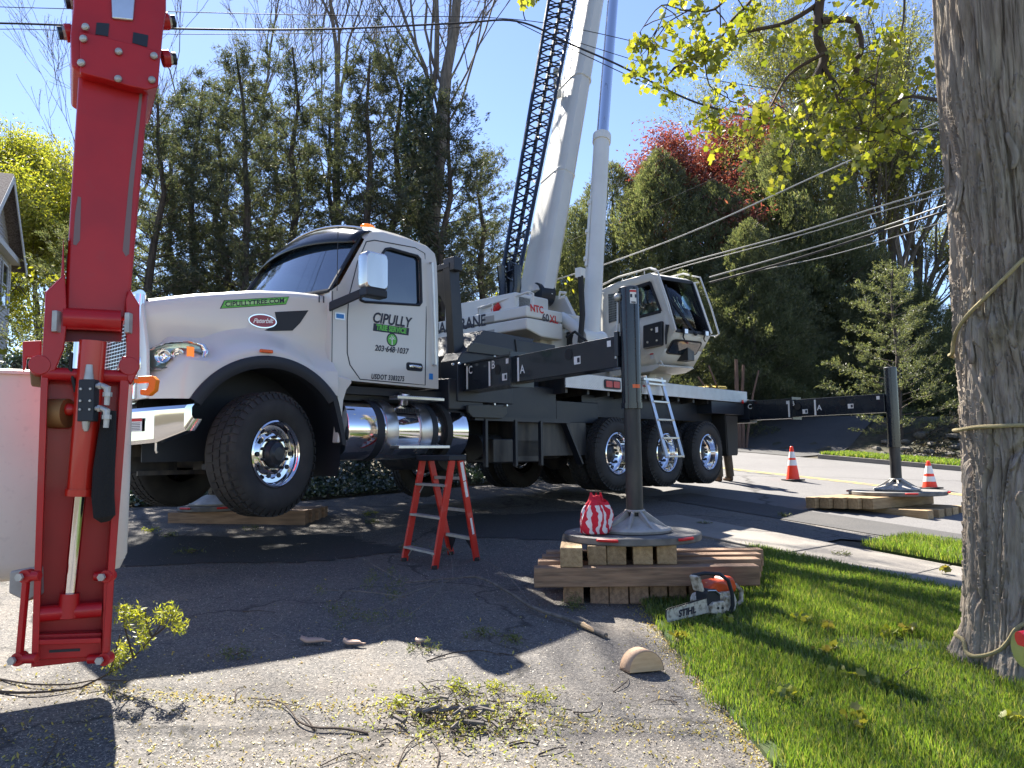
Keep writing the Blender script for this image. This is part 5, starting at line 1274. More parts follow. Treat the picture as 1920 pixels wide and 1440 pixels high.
# ================================================================== step ladder
lad = thing('step_ladder', 'short red fibreglass step ladder with grey steps standing open on the driveway', 'step ladder')
f1, f2, r1, r2 = G(815, 1067), G(762, 1054), G(894, 1051), G(838, 1043)
f2 = G(758, 1052)
top = P(836, 853, 7.45)
ca = P(800, 850, 7.62); cbp = P(855, 852, 7.30)         # ends of the cap (width direction)
ca.z = cbp.z = top.z
wdir = (cbp - ca).normalized(); ddir = Vector((-wdir.y, wdir.x, 0)); ddir = ddir if ddir.x > 0 else -ddir
capc = (ca + cbp) / 2
def rail_(a, b, off=0): return MB().beam(a, b, .028, .07, ddir).build('rail', M['ladder_red'], lad, bevel=.005)
tf1 = cbp - ddir * .05 - Vector((0, 0, .05)); tf2 = ca - ddir * .05 - Vector((0, 0, .05)); tr1 = cbp + ddir * .05 - Vector((0, 0, .05)); tr2 = ca + ddir * .05 - Vector((0, 0, .05))
r2 = G(846, 1040)
for a, b in ((f1, tf1), (f2, tf2), (r1, tr1), (r2, tr2)): rail_(a, b)
cp = MB(); cp.prism([ca - ddir * .11 - wdir * .03, cbp - ddir * .11 + wdir * .03, cbp + ddir * .11 + wdir * .03, ca + ddir * .11 - wdir * .03], (0, 0, -.055)); cp.build('top_cap', M['black_plastic'], lad, bevel=.01)
for f in (.76, .46, .14):
    a = f1.lerp(tf1, f); b = f2.lerp(tf2, f); stp = MB().beam(a, b, .085, .022).build('step', M['galv'], lad, bevel=.003)
    if f != .46: MB().tube([a + (b - a) * .05 - Vector((0, 0, .08)), a.lerp(b, .2)], .006, 5).build('brace', M['galv'], stp); MB().tube([b + (a - b) * .05 - Vector((0, 0, .08)), b.lerp(a, .2)], .006, 5).build('brace', M['galv'], stp)
for f in (.82, .50, .22):
    a = r1.lerp(tr1, f); b = r2.lerp(tr2, f); MB().beam(a, b, .03 if f > .3 else .05, .03).build('rear_brace', M['galv'], lad, bevel=.003)
a = r1.lerp(tr1, .22); b = r2.lerp(tr2, .22)
gs = MB(); gs.prism([a, a.lerp(b, .35), r1.lerp(tr1, .03)], ddir * .01); gs.prism([b, b.lerp(a, .35), r2.lerp(tr2, .03)], ddir * .01); gs.build('gusset', M['black_plastic'], lad)
nrm = (Vector((0, 0, 0)) - capc); nrm.z = 0; nrm.normalize()
ol = (r1 - tr1).normalized(); ax_ = ddir.cross(ol).normalized(); ax_ = ax_ if ax_.dot(nrm) > 0 else -ax_
for f0, f1_, wv in ((.02, .20, .018), (.21, .36, .016), (.57, .73, .012)):
    a = tr1.lerp(r1, f0) + ax_ * .016; b = tr1.lerp(r1, f1_) + ax_ * .016; sd2 = ol.cross(ax_).normalized()
    MB().prism([a - sd2 * wv, b - sd2 * wv, b + sd2 * wv, a + sd2 * wv], ax_ * .002).build('label', M['sticker'], lad)
for p in (f1, f2, r1, r2): MB().box(p.x - .025, p.x + .025, p.y - .04, p.y + .04, H(p.x, p.y), H(p.x, p.y) + .035).build('foot', M['rubber'], lad, bevel=.006)

# ================================================================== striped bag on the pad
bc_ = P(1116, 985, 6.42); bag = MB(); rows = []; nr, na = 30, 72
for i in range(nr + 1):
    v = i / nr; rr = [.118, .128, .132, .130, .122, .105, .075][min(6, int(v * 6))]; k = v * 6 - int(v * 6); nx = [.118, .128, .132, .130, .122, .105, .075, .06][min(7, int(v * 6) + 1)]
    rr = rr + (nx - rr) * k; rr *= (1 if i else .9); row = []
    for j in range(na):
        t = 2 * math.pi * j / na; fold = .010 * math.sin(t * 5 + v * 4) + .006 * math.sin(t * 11 - v * 7) + .012 * v * math.sin(3 * t + 2)
        row.append((bc_.x + (rr + fold) * 1.0 * math.cos(t) + .012 * v, bc_.y + (rr + fold) * .75 * math.sin(t), pad_top_near + .004 + .27 * v ** .95 + .012 * math.sin(3 * t + 1) * v))
    rows.append(row)
bag.grid(rows, True); nb0 = len(bag.v); bag.add([rows[0][j] for j in range(na)] , [tuple(range(na))])
bagm = mat('striped cloth', (.62, .02, .045), .85, bump=(45, .5, .008))
t = bagm.node_tree; b_ = t.nodes['Principled BSDF']
ge = t.nodes.new('ShaderNodeTexCoord'); sp_ = t.nodes.new('ShaderNodeSeparateXYZ'); t.links.new(ge.outputs['Generated'], sp_.inputs[0])
def mth(op, a, b=None):
    n = t.nodes.new('ShaderNodeMath'); n.operation = op
    for i, s_ in enumerate((a, b)):
        if s_ is None: continue
        if isinstance(s_, (int, float)): n.inputs[i].default_value = s_
        else: t.links.new(s_, n.inputs[i])
    return n.outputs[0]
nz_ = t.nodes.new('ShaderNodeTexNoise'); nz_.inputs['Scale'].default_value = 2.6; t.links.new(ge.outputs['Generated'], nz_.inputs['Vector'])
ang = mth('ARCTAN2', mth('SUBTRACT', sp_.outputs[1], .5), mth('SUBTRACT', sp_.outputs[0], .5))
wv_n = mth('ADD', mth('MULTIPLY', ang, 11.0), mth('MULTIPLY', nz_.outputs[0], 11.0)); wv_n = mth('ADD', wv_n, mth('MULTIPLY', sp_.outputs[2], 1.6))
st1 = mth('GREATER_THAN', mth('SINE', wv_n), .15); st2 = mth('LESS_THAN', sp_.outputs[2], .84)
mx = t.nodes.new('ShaderNodeMix'); mx.data_type = 'RGBA'; mx.inputs[6].default_value = (.60, .02, .045, 1); mx.inputs[7].default_value = (.78, .70, .70, 1)
t.links.new(mth('MULTIPLY', st1, st2), mx.inputs[0]); t.links.new(mx.outputs[2], b_.inputs['Base Color'])
bg_ = bag.build('cloth_bag', bagm, ang=80); prop(bg_, 'red and white striped cloth drawstring bag sitting on the near outrigger pad', 'bag')
cr_ = MB(); zt = pad_top_near + .27
for k in range(9):
    t0 = 2 * math.pi * k / 9; q = Vector((bc_.x + .012, bc_.y, zt)); u = Vector((math.cos(t0), math.sin(t0) * .75, 0))
    cr_.prism([q + u * .070, q + Vector((-u.y, u.x, 0)) * .05 + u * .06, q + u * .055 + Vector((0, 0, .035 + .02 * (k % 3)))], u * -.02)
cr_.grid([[Vector((bc_.x + .012 + r_ * math.cos(a_), bc_.y + r_ * .75 * math.sin(a_), z_ + .008 * math.sin(3 * a_))) for a_ in [2 * math.pi * j / 20 for j in range(20)]] for r_, z_ in ((.078, zt - .02), (.055, zt + .015), (.05, zt + .04), (.02, zt + .045))], True)
cr_.build('gathered_top', M['bag_red'], bg_, ang=80)

# ================================================================== water jug (dark tub with a lime ring)
jc = G(1226, 968); jc = P(1226, 962, 7.6); gj = H(jc.x, jc.y)
jug = thing('lidded_tub', 'dark lidded tub with a lime green ring standing behind the near jack', 'tub', (jc.x, jc.y, gj))
mb = MB(); mb.lathe([(0, 0), (.085, 0), (.09, .01), (.108, .24), (.108, .245)], (0, 0, 0), (0, 0, 1), 32); mb.build('tub', mat('dark teal plastic', (.012, .03, .032), .35), jug)
mb = MB(); mb.lathe([(.109, .225), (.117, .228), (.117, .240), (.109, .243)], (0, 0, 0), (0, 0, 1), 32, True); mb.build('rim_ring', mat('lime plastic', (.35, .75, .03), .4), jug)
mb = MB(); mb.lathe([(.118, .243), (.12, .25), (.118, .275), (.09, .285), (.05, .29), (0, .29)], (0, 0, 0), (0, 0, 1), 32); mb.tube([(-.1, 0, .28), (-.07, 0, .31), (.07, 0, .31), (.1, 0, .28)], .012, 8); mb.build('lid', M['black_plastic'], jug)
mb = MB()
for k in range(5):
    pass
mb.grid([[(.105 * math.cos(a) * (1 + (z - .1) * .08), .105 * math.sin(a) * (1 + (z - .1) * .08), z) for a in [R_(-95 + 9 * k) for k in range(6)]] for z in (.05, .10, .15)]); mb.build('label', M['blue'], jug)

# ================================================================== chainsaw on the grass
CS = P(1372, 1140, 5.72); sawg = H(CS.x, CS.y) + .03
tip = P(1253, 1168, 5.50); tip = Vector((tip.x, tip.y, 0)); base = P(1335, 1137, 5.72); base = Vector((base.x, base.y, 0))
sx_ = (base - tip).normalized(); yaw = math.atan2(sx_.y, sx_.x)
saw = thing('chainsaw', 'orange and white chainsaw with a silver bar lying on the lawn', 'chainsaw', (base.x, base.y, sawg), yaw)
Lb_ = (base - tip).length
lift_ = .11; 
def bar_pt(s_, z_, y_=0): return Vector((-Lb_ + s_ * Lb_, y_, .06 + z_ * 1.35 + (lift_ - .06) * s_ * .7))
out_ = [(-.0, -.028)] + [(.06 * 0 + -.02 - .02 * math.cos(a), .036 * math.sin(a)) for a in [R_(-60 + 15 * k) for k in range(9)]] + [(0, .036), (1.05, .042), (1.05, -.036)]
bar = MB().prism([bar_pt(s_ if s_ > .01 else s_, z_) for s_, z_ in out_], (0, .005, 0)).build('guide_bar', mat('worn saw bar', (.62, .61, .58), .45, .5, noise=[(30, (.2, .18, .16), .8, 5, .48, .65)]), saw)
ch = MB(); loop = [bar_pt(s_, z_ * 1.12, .0025) for s_, z_ in out_]
ch.tube(loop, .0055, 5, False)
for a_, b_2 in zip(loop, loop[1:]):
    n = int((b_2 - a_).length / .018)
    for k in range(n): q = a_.lerp(b_2, k / max(1, n)); ch.box(q.x - .004, q.x + .004, q.y - .003, q.y + .003, q.z - .0045, q.z + .0045)
ch.build('chain', M['rubber'], bar, kind='stuff')
a_ = bar_pt(.40, 0, -.0); b_2 = bar_pt(.8, 0, 0)
lettering('STIHL', .066, M['ink'], bar, bar_pt(.42, .0, -.002), (b_2 - a_), (0, 0, 1), bold=.003, lift=.001, shear=.12)
ym = Matrix.Translation((0, 0, .0))
bd_ = MB(); bd_.prism([(-.03, .0, .03), (-.05, .0, .12), (-.02, 0, .16), (.12, 0, .18), (.24, 0, .17), (.27, 0, .10), (.25, 0, .02), (.05, 0, .0)], (0, .19, 0)); bd_.build('crankcase', M['saw_white'], saw, bevel=.018)
cv = MB(); cv.prism([(-.03, -.03, .04), (-.04, -.03, .10), (.0, -.03, .12), (.10, -.03, .12), (.12, -.03, .05), (.08, -.03, .02)], (0, .04, 0)); cv.build('sprocket_cover', M['saw_white'], saw, bevel=.01)
oc_ = MB(); oc_.prism([(-.02, .01, .165), (-.01, .01, .215), (.05, .01, .255), (.14, .01, .26), (.19, .01, .235), (.20, .01, .17)], (0, .16, 0)); oc_.build('top_cover', M['saw_orange'], saw, bevel=.03, seg=3)
oc_ = MB(); oc_.prism([(.15, .02, .17), (.16, .02, .25), (.21, .02, .285), (.27, .02, .27), (.30, .02, .20), (.29, .02, .15)], (0, .15, 0)); oc_.build('filter_cover', M['saw_orange'], saw, bevel=.03, seg=3)
mf = MB(); mf.prism([(-.05, -.005, .09), (-.055, -.005, .19), (-.03, -.005, .215), (.05, -.005, .205), (.09, -.005, .16), (.09, -.005, .09)], (0, .12, 0)); mfo = mf.build('muffler', M['black_plastic'], saw, bevel=.012)
mf = MB(); mf.tube([(-.045, -.012, .205), (.03, -.012, .198), (.075, -.012, .165)], .006, 6); mf.build('muffler_edge', M['alu'], mfo)
fh = MB(); fh.tube([(-.07, .12, .30), (-.03, .03, .325), (.07, -.02, .315), (.14, -.035, .265), (.17, -.04, .17), (.18, -.035, .08), (.17, -.01, .02)], .0145, 10); fh.build('front_handle', M['black_plastic'], saw)
hg_ = MB(); hg_.prism([(-.075, .03, .31), (-.095, .03, .30), (-.06, .03, .19), (-.035, .03, .19)], (0, .10, 0)); hg_.build('hand_guard', M['saw_white'], saw, bevel=.006)
rh_ = MB(); rh_.tube([(.26, .10, .20), (.36, .10, .19), (.42, .10, .14), (.41, .10, .06), (.33, .10, .03), (.24, .10, .03)], [.02, .018, .018, .018, .02, .022], 10); rh_.build('rear_handle', M['saw_white'], saw)
sc2 = MB(); sc2.cyl((.15, -.012, .09), (.15, .0, .09), .055, .06, 24); sc2.build('starter_vent', M['saw_white'], saw, bevel=.004)
sd3 = MB(); sd3.cyl((.03, -.035, .075), (.03, -.028, .075), .010, .010, 8); sd3.cyl((.075, -.035, .07), (.075, -.028, .07), .010, .010, 8); sd3.cyl((.10, -.012, .06), (.10, -.005, .06), .016, .016, 12); sd3.build('bar_nut', M['black_plastic'], saw)

# ================================================================== cones
def cone(px, py, label, h=.71, yy=None, kind=0):
    q = G(px, py) if yy is None else P(px, py, yy); gz0 = H(q.x, q.y) + .01
    root = thing('traffic_cone', label, 'traffic cone', (q.x, q.y, gz0), .4, 'traffic cones on the street')
    r0, r1 = .135, .028
    rr_ = lambda z: r0 + (r1 - r0) * z
    mb = MB(); mb.lathe([(r0, .03), (rr_(.0), .03), (rr_(.97), h * .985), (r1 * .7, h), (0, h)], (0, 0, 0), (0, 0, 1), 32); mb.build('cone_body', M['cone'], root)
    bands = ((.44, .60), (.66, .84)) if kind == 0 else ((.18, .44), (.54, .82))
    for a, b in bands:
        mb = MB(); mb.lathe([(rr_(a) + .002, a * h), (rr_(a) + .005, a * h), (rr_(b) + .005, b * h), (rr_(b) + .002, b * h)], (0, 0, 0), (0, 0, 1), 32); mb.build('collar', M['cone_white'], root)
    mb = MB(); mb.prism([(x, y, 0) for x, y in ((-.18, -.15), (-.15, -.18), (.15, -.18), (.18, -.15), (.18, .15), (.15, .18), (-.15, .18), (-.18, .15))], (0, 0, .03)); mb.build('cone_base', M['rubber'], root, bevel=.006)
cone(1487, 902, 'orange cone with two white collars standing alone on the street left of the rear jack')
cone(1744, 922, 'orange cone with broad white collars behind the rear jack, beside the big trunk', h=.54, yy=14.9, kind=1)

# ================================================================== cut wedge of log, wood slices, on the driveway edge
q = G(1212, 1262); lw_ = MB(); R0 = .105
arc = [(R0 * math.cos(t) * 1.05, R0 * 1.15 * math.sin(t)) for t in [math.pi * k / 18 for k in range(19)]]
lw_.prism([(x, 0, z) for x, z in arc], (-.02, .10, 0)); lo_ = lw_.build('log_wedge', M['fresh_wood'], bevel=.004); lo_.location = (q.x, q.y - .02, H(q.x, q.y) + .012); lo_.rotation_euler = (0, 0, R_(14))
prop(lo_, 'half round wedge of freshly cut log standing at the lawn edge', 'log wedge')
bk = MB(); bk.grid([[(x * 1.02, 0, z * 1.02) for x, z in arc], [(x * 1.02 - .02, .10, z * 1.02) for x, z in arc]]); bk.build('bark_edge', mat('pale pinkish bark', (.45, .30, .20), .8, noise=[(10, (.3, .2, .13), .6, 4, .4, .7)]), lo_, solid=.006)
def slab_chip(px, py, L, W, label, rz, curl=.025):
    q = G(px, py); mb = MB(); n = 12; top_ = []
    for k in range(n + 1):
        u = k / n; x = (u - .5) * L; ww = W * (math.sin(math.pi * min(1, u * 1.15 + .08)) ** .6) * (1 + .15 * math.sin(7 * u)); z = .012 + curl * max(0, .22 - u) ** 1.2 * 5
        top_.append([(x, -ww / 2, z), (x, ww / 2, z + .008)])
    mb.grid(top_); o = mb.build('wood_slice', mat('pinkish fresh wood', (.50, .35, .27), .7, noise=[(12, (.34, .22, .16), .6, 4, .4, .7)]), solid=.014); o.location = (q.x, q.y, H(q.x, q.y) + .008); o.rotation_euler = (0, 0, rz)
    prop(o, label, 'wood slice', 'cut wood slices on the driveway')
slab_chip(592, 1209, .20, .055, 'longest pinkish wood slice, leftmost of the three on the shaded driveway', .05)
slab_chip(664, 1213, .15, .045, 'middle pinkish wood slice with an upturned bark end on the driveway', -.1)
slab_chip(790, 1209, .08, .05, 'small wood slice lying alone right of the other two', .3, .01)

# ================================================================== person standing beyond the truck
pq = G(1358, 903)
per = thing('person', 'person standing on the street beyond the truck, brown trousers and boots showing', 'person', (pq.x, pq.y, H(pq.x, pq.y) + .01), R_(200))
def skin_mesh(name, pts, edges, rad, m_, parent, sub=2):
    me = bpy.data.meshes.new(name); me.from_pydata(pts, edges, []); o = bpy.data.objects.new(name, me); COL.objects.link(o); o.parent = parent
    s_ = o.modifiers.new('skin', 'SKIN'); s_.use_smooth_shade = True
    for i, r in enumerate(rad): me.skin_vertices[0].data[i].radius = (r, r) if not isinstance(r, tuple) else r
    me.skin_vertices[0].data[0].use_root = True
    u = o.modifiers.new('sub', 'SUBSURF'); u.levels = sub; u.render_levels = sub
    me.materials.append(m_); return o
pts = [(0, 0, .95), (0, .01, 1.15), (0, .0, 1.38), (0, 0, 1.50), (0, -.01, 1.58), (0, -.02, 1.68), (0, -.01, 1.77),
       (.10, 0, .90), (.12, -.02, .50), (.13, .02, .10), (.14, -.12, .04), (-.10, 0, .90), (-.12, -.03, .50), (-.12, .0, .10), (-.13, -.14, .04),
       (.19, 0, 1.42), (.25, .02, 1.15), (.22, -.16, .95), (.20, -.24, .90), (-.19, 0, 1.42), (-.25, .02, 1.15), (-.22, -.16, .95), (-.20, -.24, .90)]
ed = [(0, 1), (1, 2), (2, 3), (3, 4), (4, 5), (5, 6), (0, 7), (7, 8), (8, 9), (9, 10), (0, 11), (11, 12), (12, 13), (13, 14), (2, 15), (15, 16), (16, 17), (17, 18), (2, 19), (19, 20), (20, 21), (21, 22)]
rd = [.15, .14, .15, .065, .07, .095, .07, .09, .068, .05, .04, .09, .068, .05, .04, .06, .045, .035, .03, .06, .045, .035, .03]
bdy = skin_mesh('body', pts, ed, rd, M['shirt'], per)
def tubeo(name, pl, rs, m_, par, n=16): return MB().tube(pl, rs, n).build(name, m_, par, ang=80)
for sgn in (1, -1):
    tubeo('trouser_leg', [(sgn * .09, 0, .98), (sgn * .10, 0, .8), (sgn * .12, -.025, .5), (sgn * .125, .0, .3), (sgn * .13, .02, .09)], [.115, .105, .088, .085, .082], M['trousers'], per)
    bt = MB(); bt.grid([[(sgn * .13 + w_ * math.cos(t) * .9, y_ + .0, .0 + h_ * max(0, .5 + .5 * math.sin(t))) for t in [2 * math.pi * k / 12 for k in range(12)]] for y_, w_, h_ in ((.09, .02, .05), (.07, .045, .13), (.0, .05, .14), (-.08, .052, .09), (-.16, .048, .07), (-.20, .02, .03))], True); bt.build('boot', M['boot'], per, ang=80)
hd = MB(); hd.ball((0, -.01, 1.70), .105, 12, (.8, .95, 1.15)); hd.build('head', M['skin'], per)
hr_ = MB(); hr_.ball((0, .01, 1.735), .11, 10, (.86, .98, .9)); hr_.build('hair', M['hair'], per)

# ================================================================== red lift arm and white bucket at the left
LY = 3.6
lift = thing('aerial_lift_arm', 'red hydraulic lift arm in front of the truck, with a white bucket behind it', 'aerial lift arm', P(110, 1245, LY))
LO = lift.location.copy()
LN = Vector((LO.x, LO.y, 0)).normalized(); LX = Vector((LN.y, -LN.x, 0))      # the arm faces the driveway
def LP(px, py, Y=LY): return plane_pt(px, py, P(150, 700, LY) + LN * (Y - LY), LN) - LO
def lprism(name, pxs, Y, th, m_, bevel=.006, par=None):
    q = [LP(x, y, Y) for x, y in pxs]; return MB().prism(q, LN * th).build(name, m_, par or lift, bevel=bevel)
up = lprism('upper_boom', [(158, -120), (296, -120), (280, 160), (246, 545), (238, 600), (120, 600), (122, 545), (146, 160)], LY, .34, M['red'], .02)
lprism('weld_seam', [(263, 166), (268, 166), (249, 360), (242, 476), (236, 481), (230, 470), (243, 330)], LY - .003, .004, mat('bare scuffed steel', (.20, .13, .13), .5), .0, up)
lprism('weld_seam', [(146, 368), (152, 370), (150, 450), (143, 460), (137, 458), (141, 400)], LY - .003, .004, mat('bare scuffed steel', (.20, .13, .13), .5), .0, up)
lprism('side_web', [(119, 440), (121, 520), (113, 640), (108, 640), (114, 520)], LY - .03, .4, M['red'], .004)
# head casting
hdc = lprism('knuckle', [(134, -120), (180, -750), (366, -750), (312, -120), (312, 20), (306, 60), (296, 164), (274, 168), (240, 163), (200, 150), (160, 140), (134, 124), (132, 62), (138, 10)], LY - .06, .5, M['red'], .015)
lprism('slide_tube', [(206, -60), (258, -60), (250, 38), (210, 34)], LY - .075, .03, M['alu'], .008, hdc)
lprism('recess', [(181, 42), (205, 44), (203, 68), (179, 64)], LY - .064, .01, M['black'], .0, hdc); lprism('recess', [(250, 60), (278, 66), (276, 88), (248, 80)], LY - .064, .01, M['black'], .0, hdc)
fp = lprism('face_plate', [(150, 58), (200, 70), (300, 96), (297, 162), (276, 168), (238, 160), (204, 150), (150, 136)], LY - .085, .028, M['red'], .006)
bl = MB()
for px, py in ((158, 74), (154, 119), (290, 106), (286, 151), (224, 98), (223, 149), (162, 52)):
    c = LP(px, py, LY - .088); bl.lathe([(0, .0), (.016, .0), (.018, -.004), (.018, -.012), (.012, -.02), (0, -.022)], c + Vector((0, .0, 0)), (0, 1, 0), 14)
bl.build('bolt_heads', M['galv'], fp, kind='stuff')
for px, py, w_ in ((122, 62, -1), (316, 40, 1), (318, 110, 1), (135, 4, -1)):
    a = LP(px + 14 * -w_, py, LY + .12); b = LP(px, py, LY + .12); dd = (b - a).normalized(); MB().cyl(a, b + dd * .0, .045, .045, 20).build('pin_boss', M['red'], lift, bevel=.004)
    MB().cyl(b, b + dd * .012, .034, .034, 6).build('pin_ring', M['galv'], lift); MB().cyl(b + dd * .012, b + dd * .032, .032, .032, 20).build('pin_nut', M['black'], lift)
# lower bracket plates
for pts, Y in (([(86, 548), (122, 512), (126, 600), (120, 655), (104, 695), (84, 702), (77, 690)], LY - .05), ([(243, 540), (262, 572), (262, 690), (246, 722), (238, 712), (236, 560)], LY - .05)):
    lprism('side_plate', pts, Y, .05, M['red'], .008)
lprism('side_plate', [(84, 548), (122, 512), (126, 640), (84, 640)], LY + .30, .03, M['red'], .006)
lprism('cross_recess', [(122, 573), (232, 582), (228, 640), (120, 640)], LY + .03, .02, mat('darker red recess plate', (.12, .004, .01), .5), 0)  # plate in a darker red than the arm around it
a, b = LP(118, 597, LY - .02), LP(226, 602, LY - .02); MB().cyl(a, b, .052, .052, 28).build('cross_tube', M['red'], lift)
for px, py in ((106, 601), (241, 604)):
    q = LP(px, py, LY - .06); MB().box(q.x - .012, q.x + .012, q.y - .02, q.y + .02, q.z - .055, q.z + .045).build('pin_lock', M['galv'], lift, bevel=.004)
# lower channel: back plate and two side flanges
lprism('lower_boom', [(86, 700), (236, 700), (206, 1235), (60, 1252)], LY + .10, .03, M['red'], .006)
lprism('flange', [(78, 668), (92, 668), (72, 1235), (58, 1254)], LY - .04, .2, M['red'], .004); lprism('flange', [(228, 668), (246, 668), (204, 1222), (192, 1226)], LY - .04, .2, M['red'], .004)
a, b = LP(80, 700, LY - .02), LP(238, 706, LY - .02); MB().cyl(a, b, .03, .03, 20).build('cross_tube', M['red'], lift)
for px, py in ((74, 684), (242, 686)):
    q = LP(px, py, LY - .055); MB().cyl(q, q + LN * .16, .045, .045, 24).build('pivot_boss', M['red'], lift, bevel=.004)
cyl2 = MB(); a, b = LP(175, 640, LY - .06), LP(150, 925, LY - .04); dd = (b - a).normalized(); cyl2.cyl(a, b, .058, .055, 32); cyl2.cyl(b - dd * .02, b + dd * .012, .062, .062, 32); cyl2.build('arm_cylinder', M['red2'], lift, ang=40)
rod = MB(); a2 = b + dd * .01; b2 = LP(131, 1112, LY + .0); rod.cyl(a2, b2, .0265, .0265, 28); rod.build('arm_rod', M['chrome'], lift)
MB().cyl(b2, b2 + dd * .11, .04, .045, 20).build('rod_end', M['red'], lift)
a, b = LP(66, 1152, LY - .0), LP(190, 1142, LY - .0); MB().cyl(a, b, .035, .035, 24).build('cross_tube', M['red'], lift)
lprism('foot_plate', [(64, 1190), (192, 1186), (192, 1232), (64, 1238)], LY + .02, .06, M['red'], .006); lprism('slot', [(92, 1219), (150, 1216), (150, 1221), (92, 1224)], LY + .015, .004, M['black'], 0)
lprism('cross_plate', [(66, 1200), (190, 1196), (190, 1206), (66, 1210)], LY - .03, .1, M['red'], .004)
for px0, px1 in ((50, 36), (202, 198)):
    q0, q1 = LP(px0, 1080, LY - .02), LP(px1, 1235, LY - .02); lk = MB(); lk.beam(q0, q1, .022, .03, (0, 1, 0)); lk.cyl(q0 + Vector((-.0, -.02, 0)), q0 + Vector((0, .03, 0)), .03, .03, 16); lk.cyl(q1 + Vector((0, -.02, 0)), q1 + Vector((0, .03, 0)), .03, .03, 16)
    lk.tube([q0, q0 + Vector((.06 if px0 < 100 else -.06, 0, 0))], .022, 12); lk.tube([q1, q1 + Vector((.08 if px0 < 100 else -.08, 0, 0))], .022, 12); lk.build('link_arm', M['red'], lift, bevel=.003)
    for q in (q0, q1): MB().cyl(q + Vector((-.01, -.03, 0)), q + Vector((-.01, -.045, 0)), .018, .018, 6).build('pin_nut', M['galv'], lift)
q = LP(50, 1100, LY + .06); MB().prism([q + Vector(v) for v in ((-.085, 0, .07), (.04, 0, .09), (.05, 0, -.04), (0, 0, -.07), (-.085, 0, -.03))], (0, .06, 0)).build('cast_bracket', M['foot'], lift, bevel=.01)
# valve block, fittings, sleeve
q = LP(165, 748, LY - .125); vb = MB(); vb.box(q.x - .037, q.x + .037, q.y - .02, q.y + .03, q.z - .105, q.z + .09); vbo = vb.build('valve_block', M['black_plastic'], lift, bevel=.005)
bo = MB()
for dx in (-.022, .022):
    for dz in (.045, -.01, -.05): bo.cyl((q.x + dx, q.y - .02, q.z + dz), (q.x + dx, q.y - .026, q.z + dz), .006, .006, 6)
bo.build('cap_screw', M['galv'], vbo)
MB().tube([q + Vector((0, 0, .09)), q + Vector((0, 0, .12)), q + Vector((0, 0, .16))], [.022, .018, .014], 12).build('valve_fitting', M['galv'], vbo); MB().tube([q + Vector((-.005, 0, -.105)), q + Vector((-.005, 0, -.135)), q + Vector((-.003, 0, -.15))], [.018, .014, .008], 12).build('valve_fitting', M['galv'], vbo)
fi = MB()
for z0 in (.06, -.045):
    c = q + Vector((.038, -.0, z0)); fi.tube([c, c + Vector((.03, 0, .0)), c + Vector((.05, 0, -.01)), c + Vector((.052, 0, -.05)), c + Vector((.05, 0, -.09))], [.012, .013, .017, .013, .012], 10); fi.cyl(c + Vector((.052, 0, -.03)), c + Vector((.052, 0, -.05)), .02, .02, 6); fi.cyl(c + Vector((.012, 0, 0)), c + Vector((.024, 0, 0)), .017, .017, 6)
fi.build('hose_fitting', M['galv'], vbo)
sl_ = MB(); pts = [LP(x, y, LY - .10) for x, y in ((205, 770), (200, 830), (195, 880), (193, 930), (196, 968), (198, 978))]; sl_.tube(pts, [.030, .040, .046, .048, .046, .02], 18)
slv = sl_.build('hose_sleeve', mat('black braided sleeve', (.012, .012, .013), .9, bump=(160, .9, .006)), lift)
MB().tube([LP(x, y, LY - .04) for x, y in ((134, 662), (132, 690), (138, 715), (142, 735))], .009, 8).build('hose', M['rubber'], lift)
q = LP(108, 775, LY + .05); MB().cyl(q + Vector((-.03, 0, 0)), q + Vector((.05, 0, 0)), .07, .07, 24).build('brass_roller', mat('dusty brass', (.30, .16, .06), .6, .3), lift)
q = LP(128, 768, LY + .02); MB().ball(q, .03, 8, (1.5, 1, 1)).build('red_knob', M['red2'], lift)
lprism('bronze_pad', [(55, 690), (76, 705), (80, 725), (58, 722)], LY + .06, .08, mat('bronze pad', (.23, .15, .07), .6), .006)
lprism('rest_arm', [(42, 640), (78, 638), (78, 672), (50, 670), (48, 690), (42, 695)], LY + .3, .06, M['red'], .006)
# bucket
BY = 4.05
bk = bpy.data.objects.new('bucket', None); COL.objects.link(bk); bk.parent = lift
def rring(px0, px1, py, y0, y1, r, n=7):
    a = LP(px0, py, y0); b = LP(px1, py, y0); x0_, x1_ = a.dot(LX), b.dot(LX); z = (a.z + b.z) / 2; Y0 = a.dot(LN); Y1 = Y0 + y1 - y0; out = []
    for cx, cy_, s0 in ((x1_ - r, Y1 - r, 0), (x0_ + r, Y1 - r, 90), (x0_ + r, Y0 + r, 180), (x1_ - r, Y0 + r, 270)):
        for k in range(n): t = R_(s0 + 90 * k / (n - 1)); u_, v_ = cx + r * math.cos(t), cy_ + r * math.sin(t); out.append((LX.x * u_ + LN.x * v_, LX.y * u_ + LN.y * v_, z))
    return out
mb = MB(); mb.grid([rring(-110, 262, 703, BY - .02, BY + .72, .09), rring(-110, 262, 697, BY - .02, BY + .72, .09), rring(-108, 252, 694, BY, BY + .7, .08), rring(-106, 251, 712, BY, BY + .7, .08), rring(-100, 246, 900, BY + .01, BY + .69, .08), rring(-92, 240, 1050, BY + .02, BY + .68, .08), rring(-86, 226, 1078, BY + .05, BY + .65, .06), rring(-60, 180, 1086, BY + .1, BY + .6, .05), rring(0, 60, 1087, BY + .25, BY + .45, .03)], True)
mb.build('bucket_shell', M['fibreglass'], bk, ang=50)
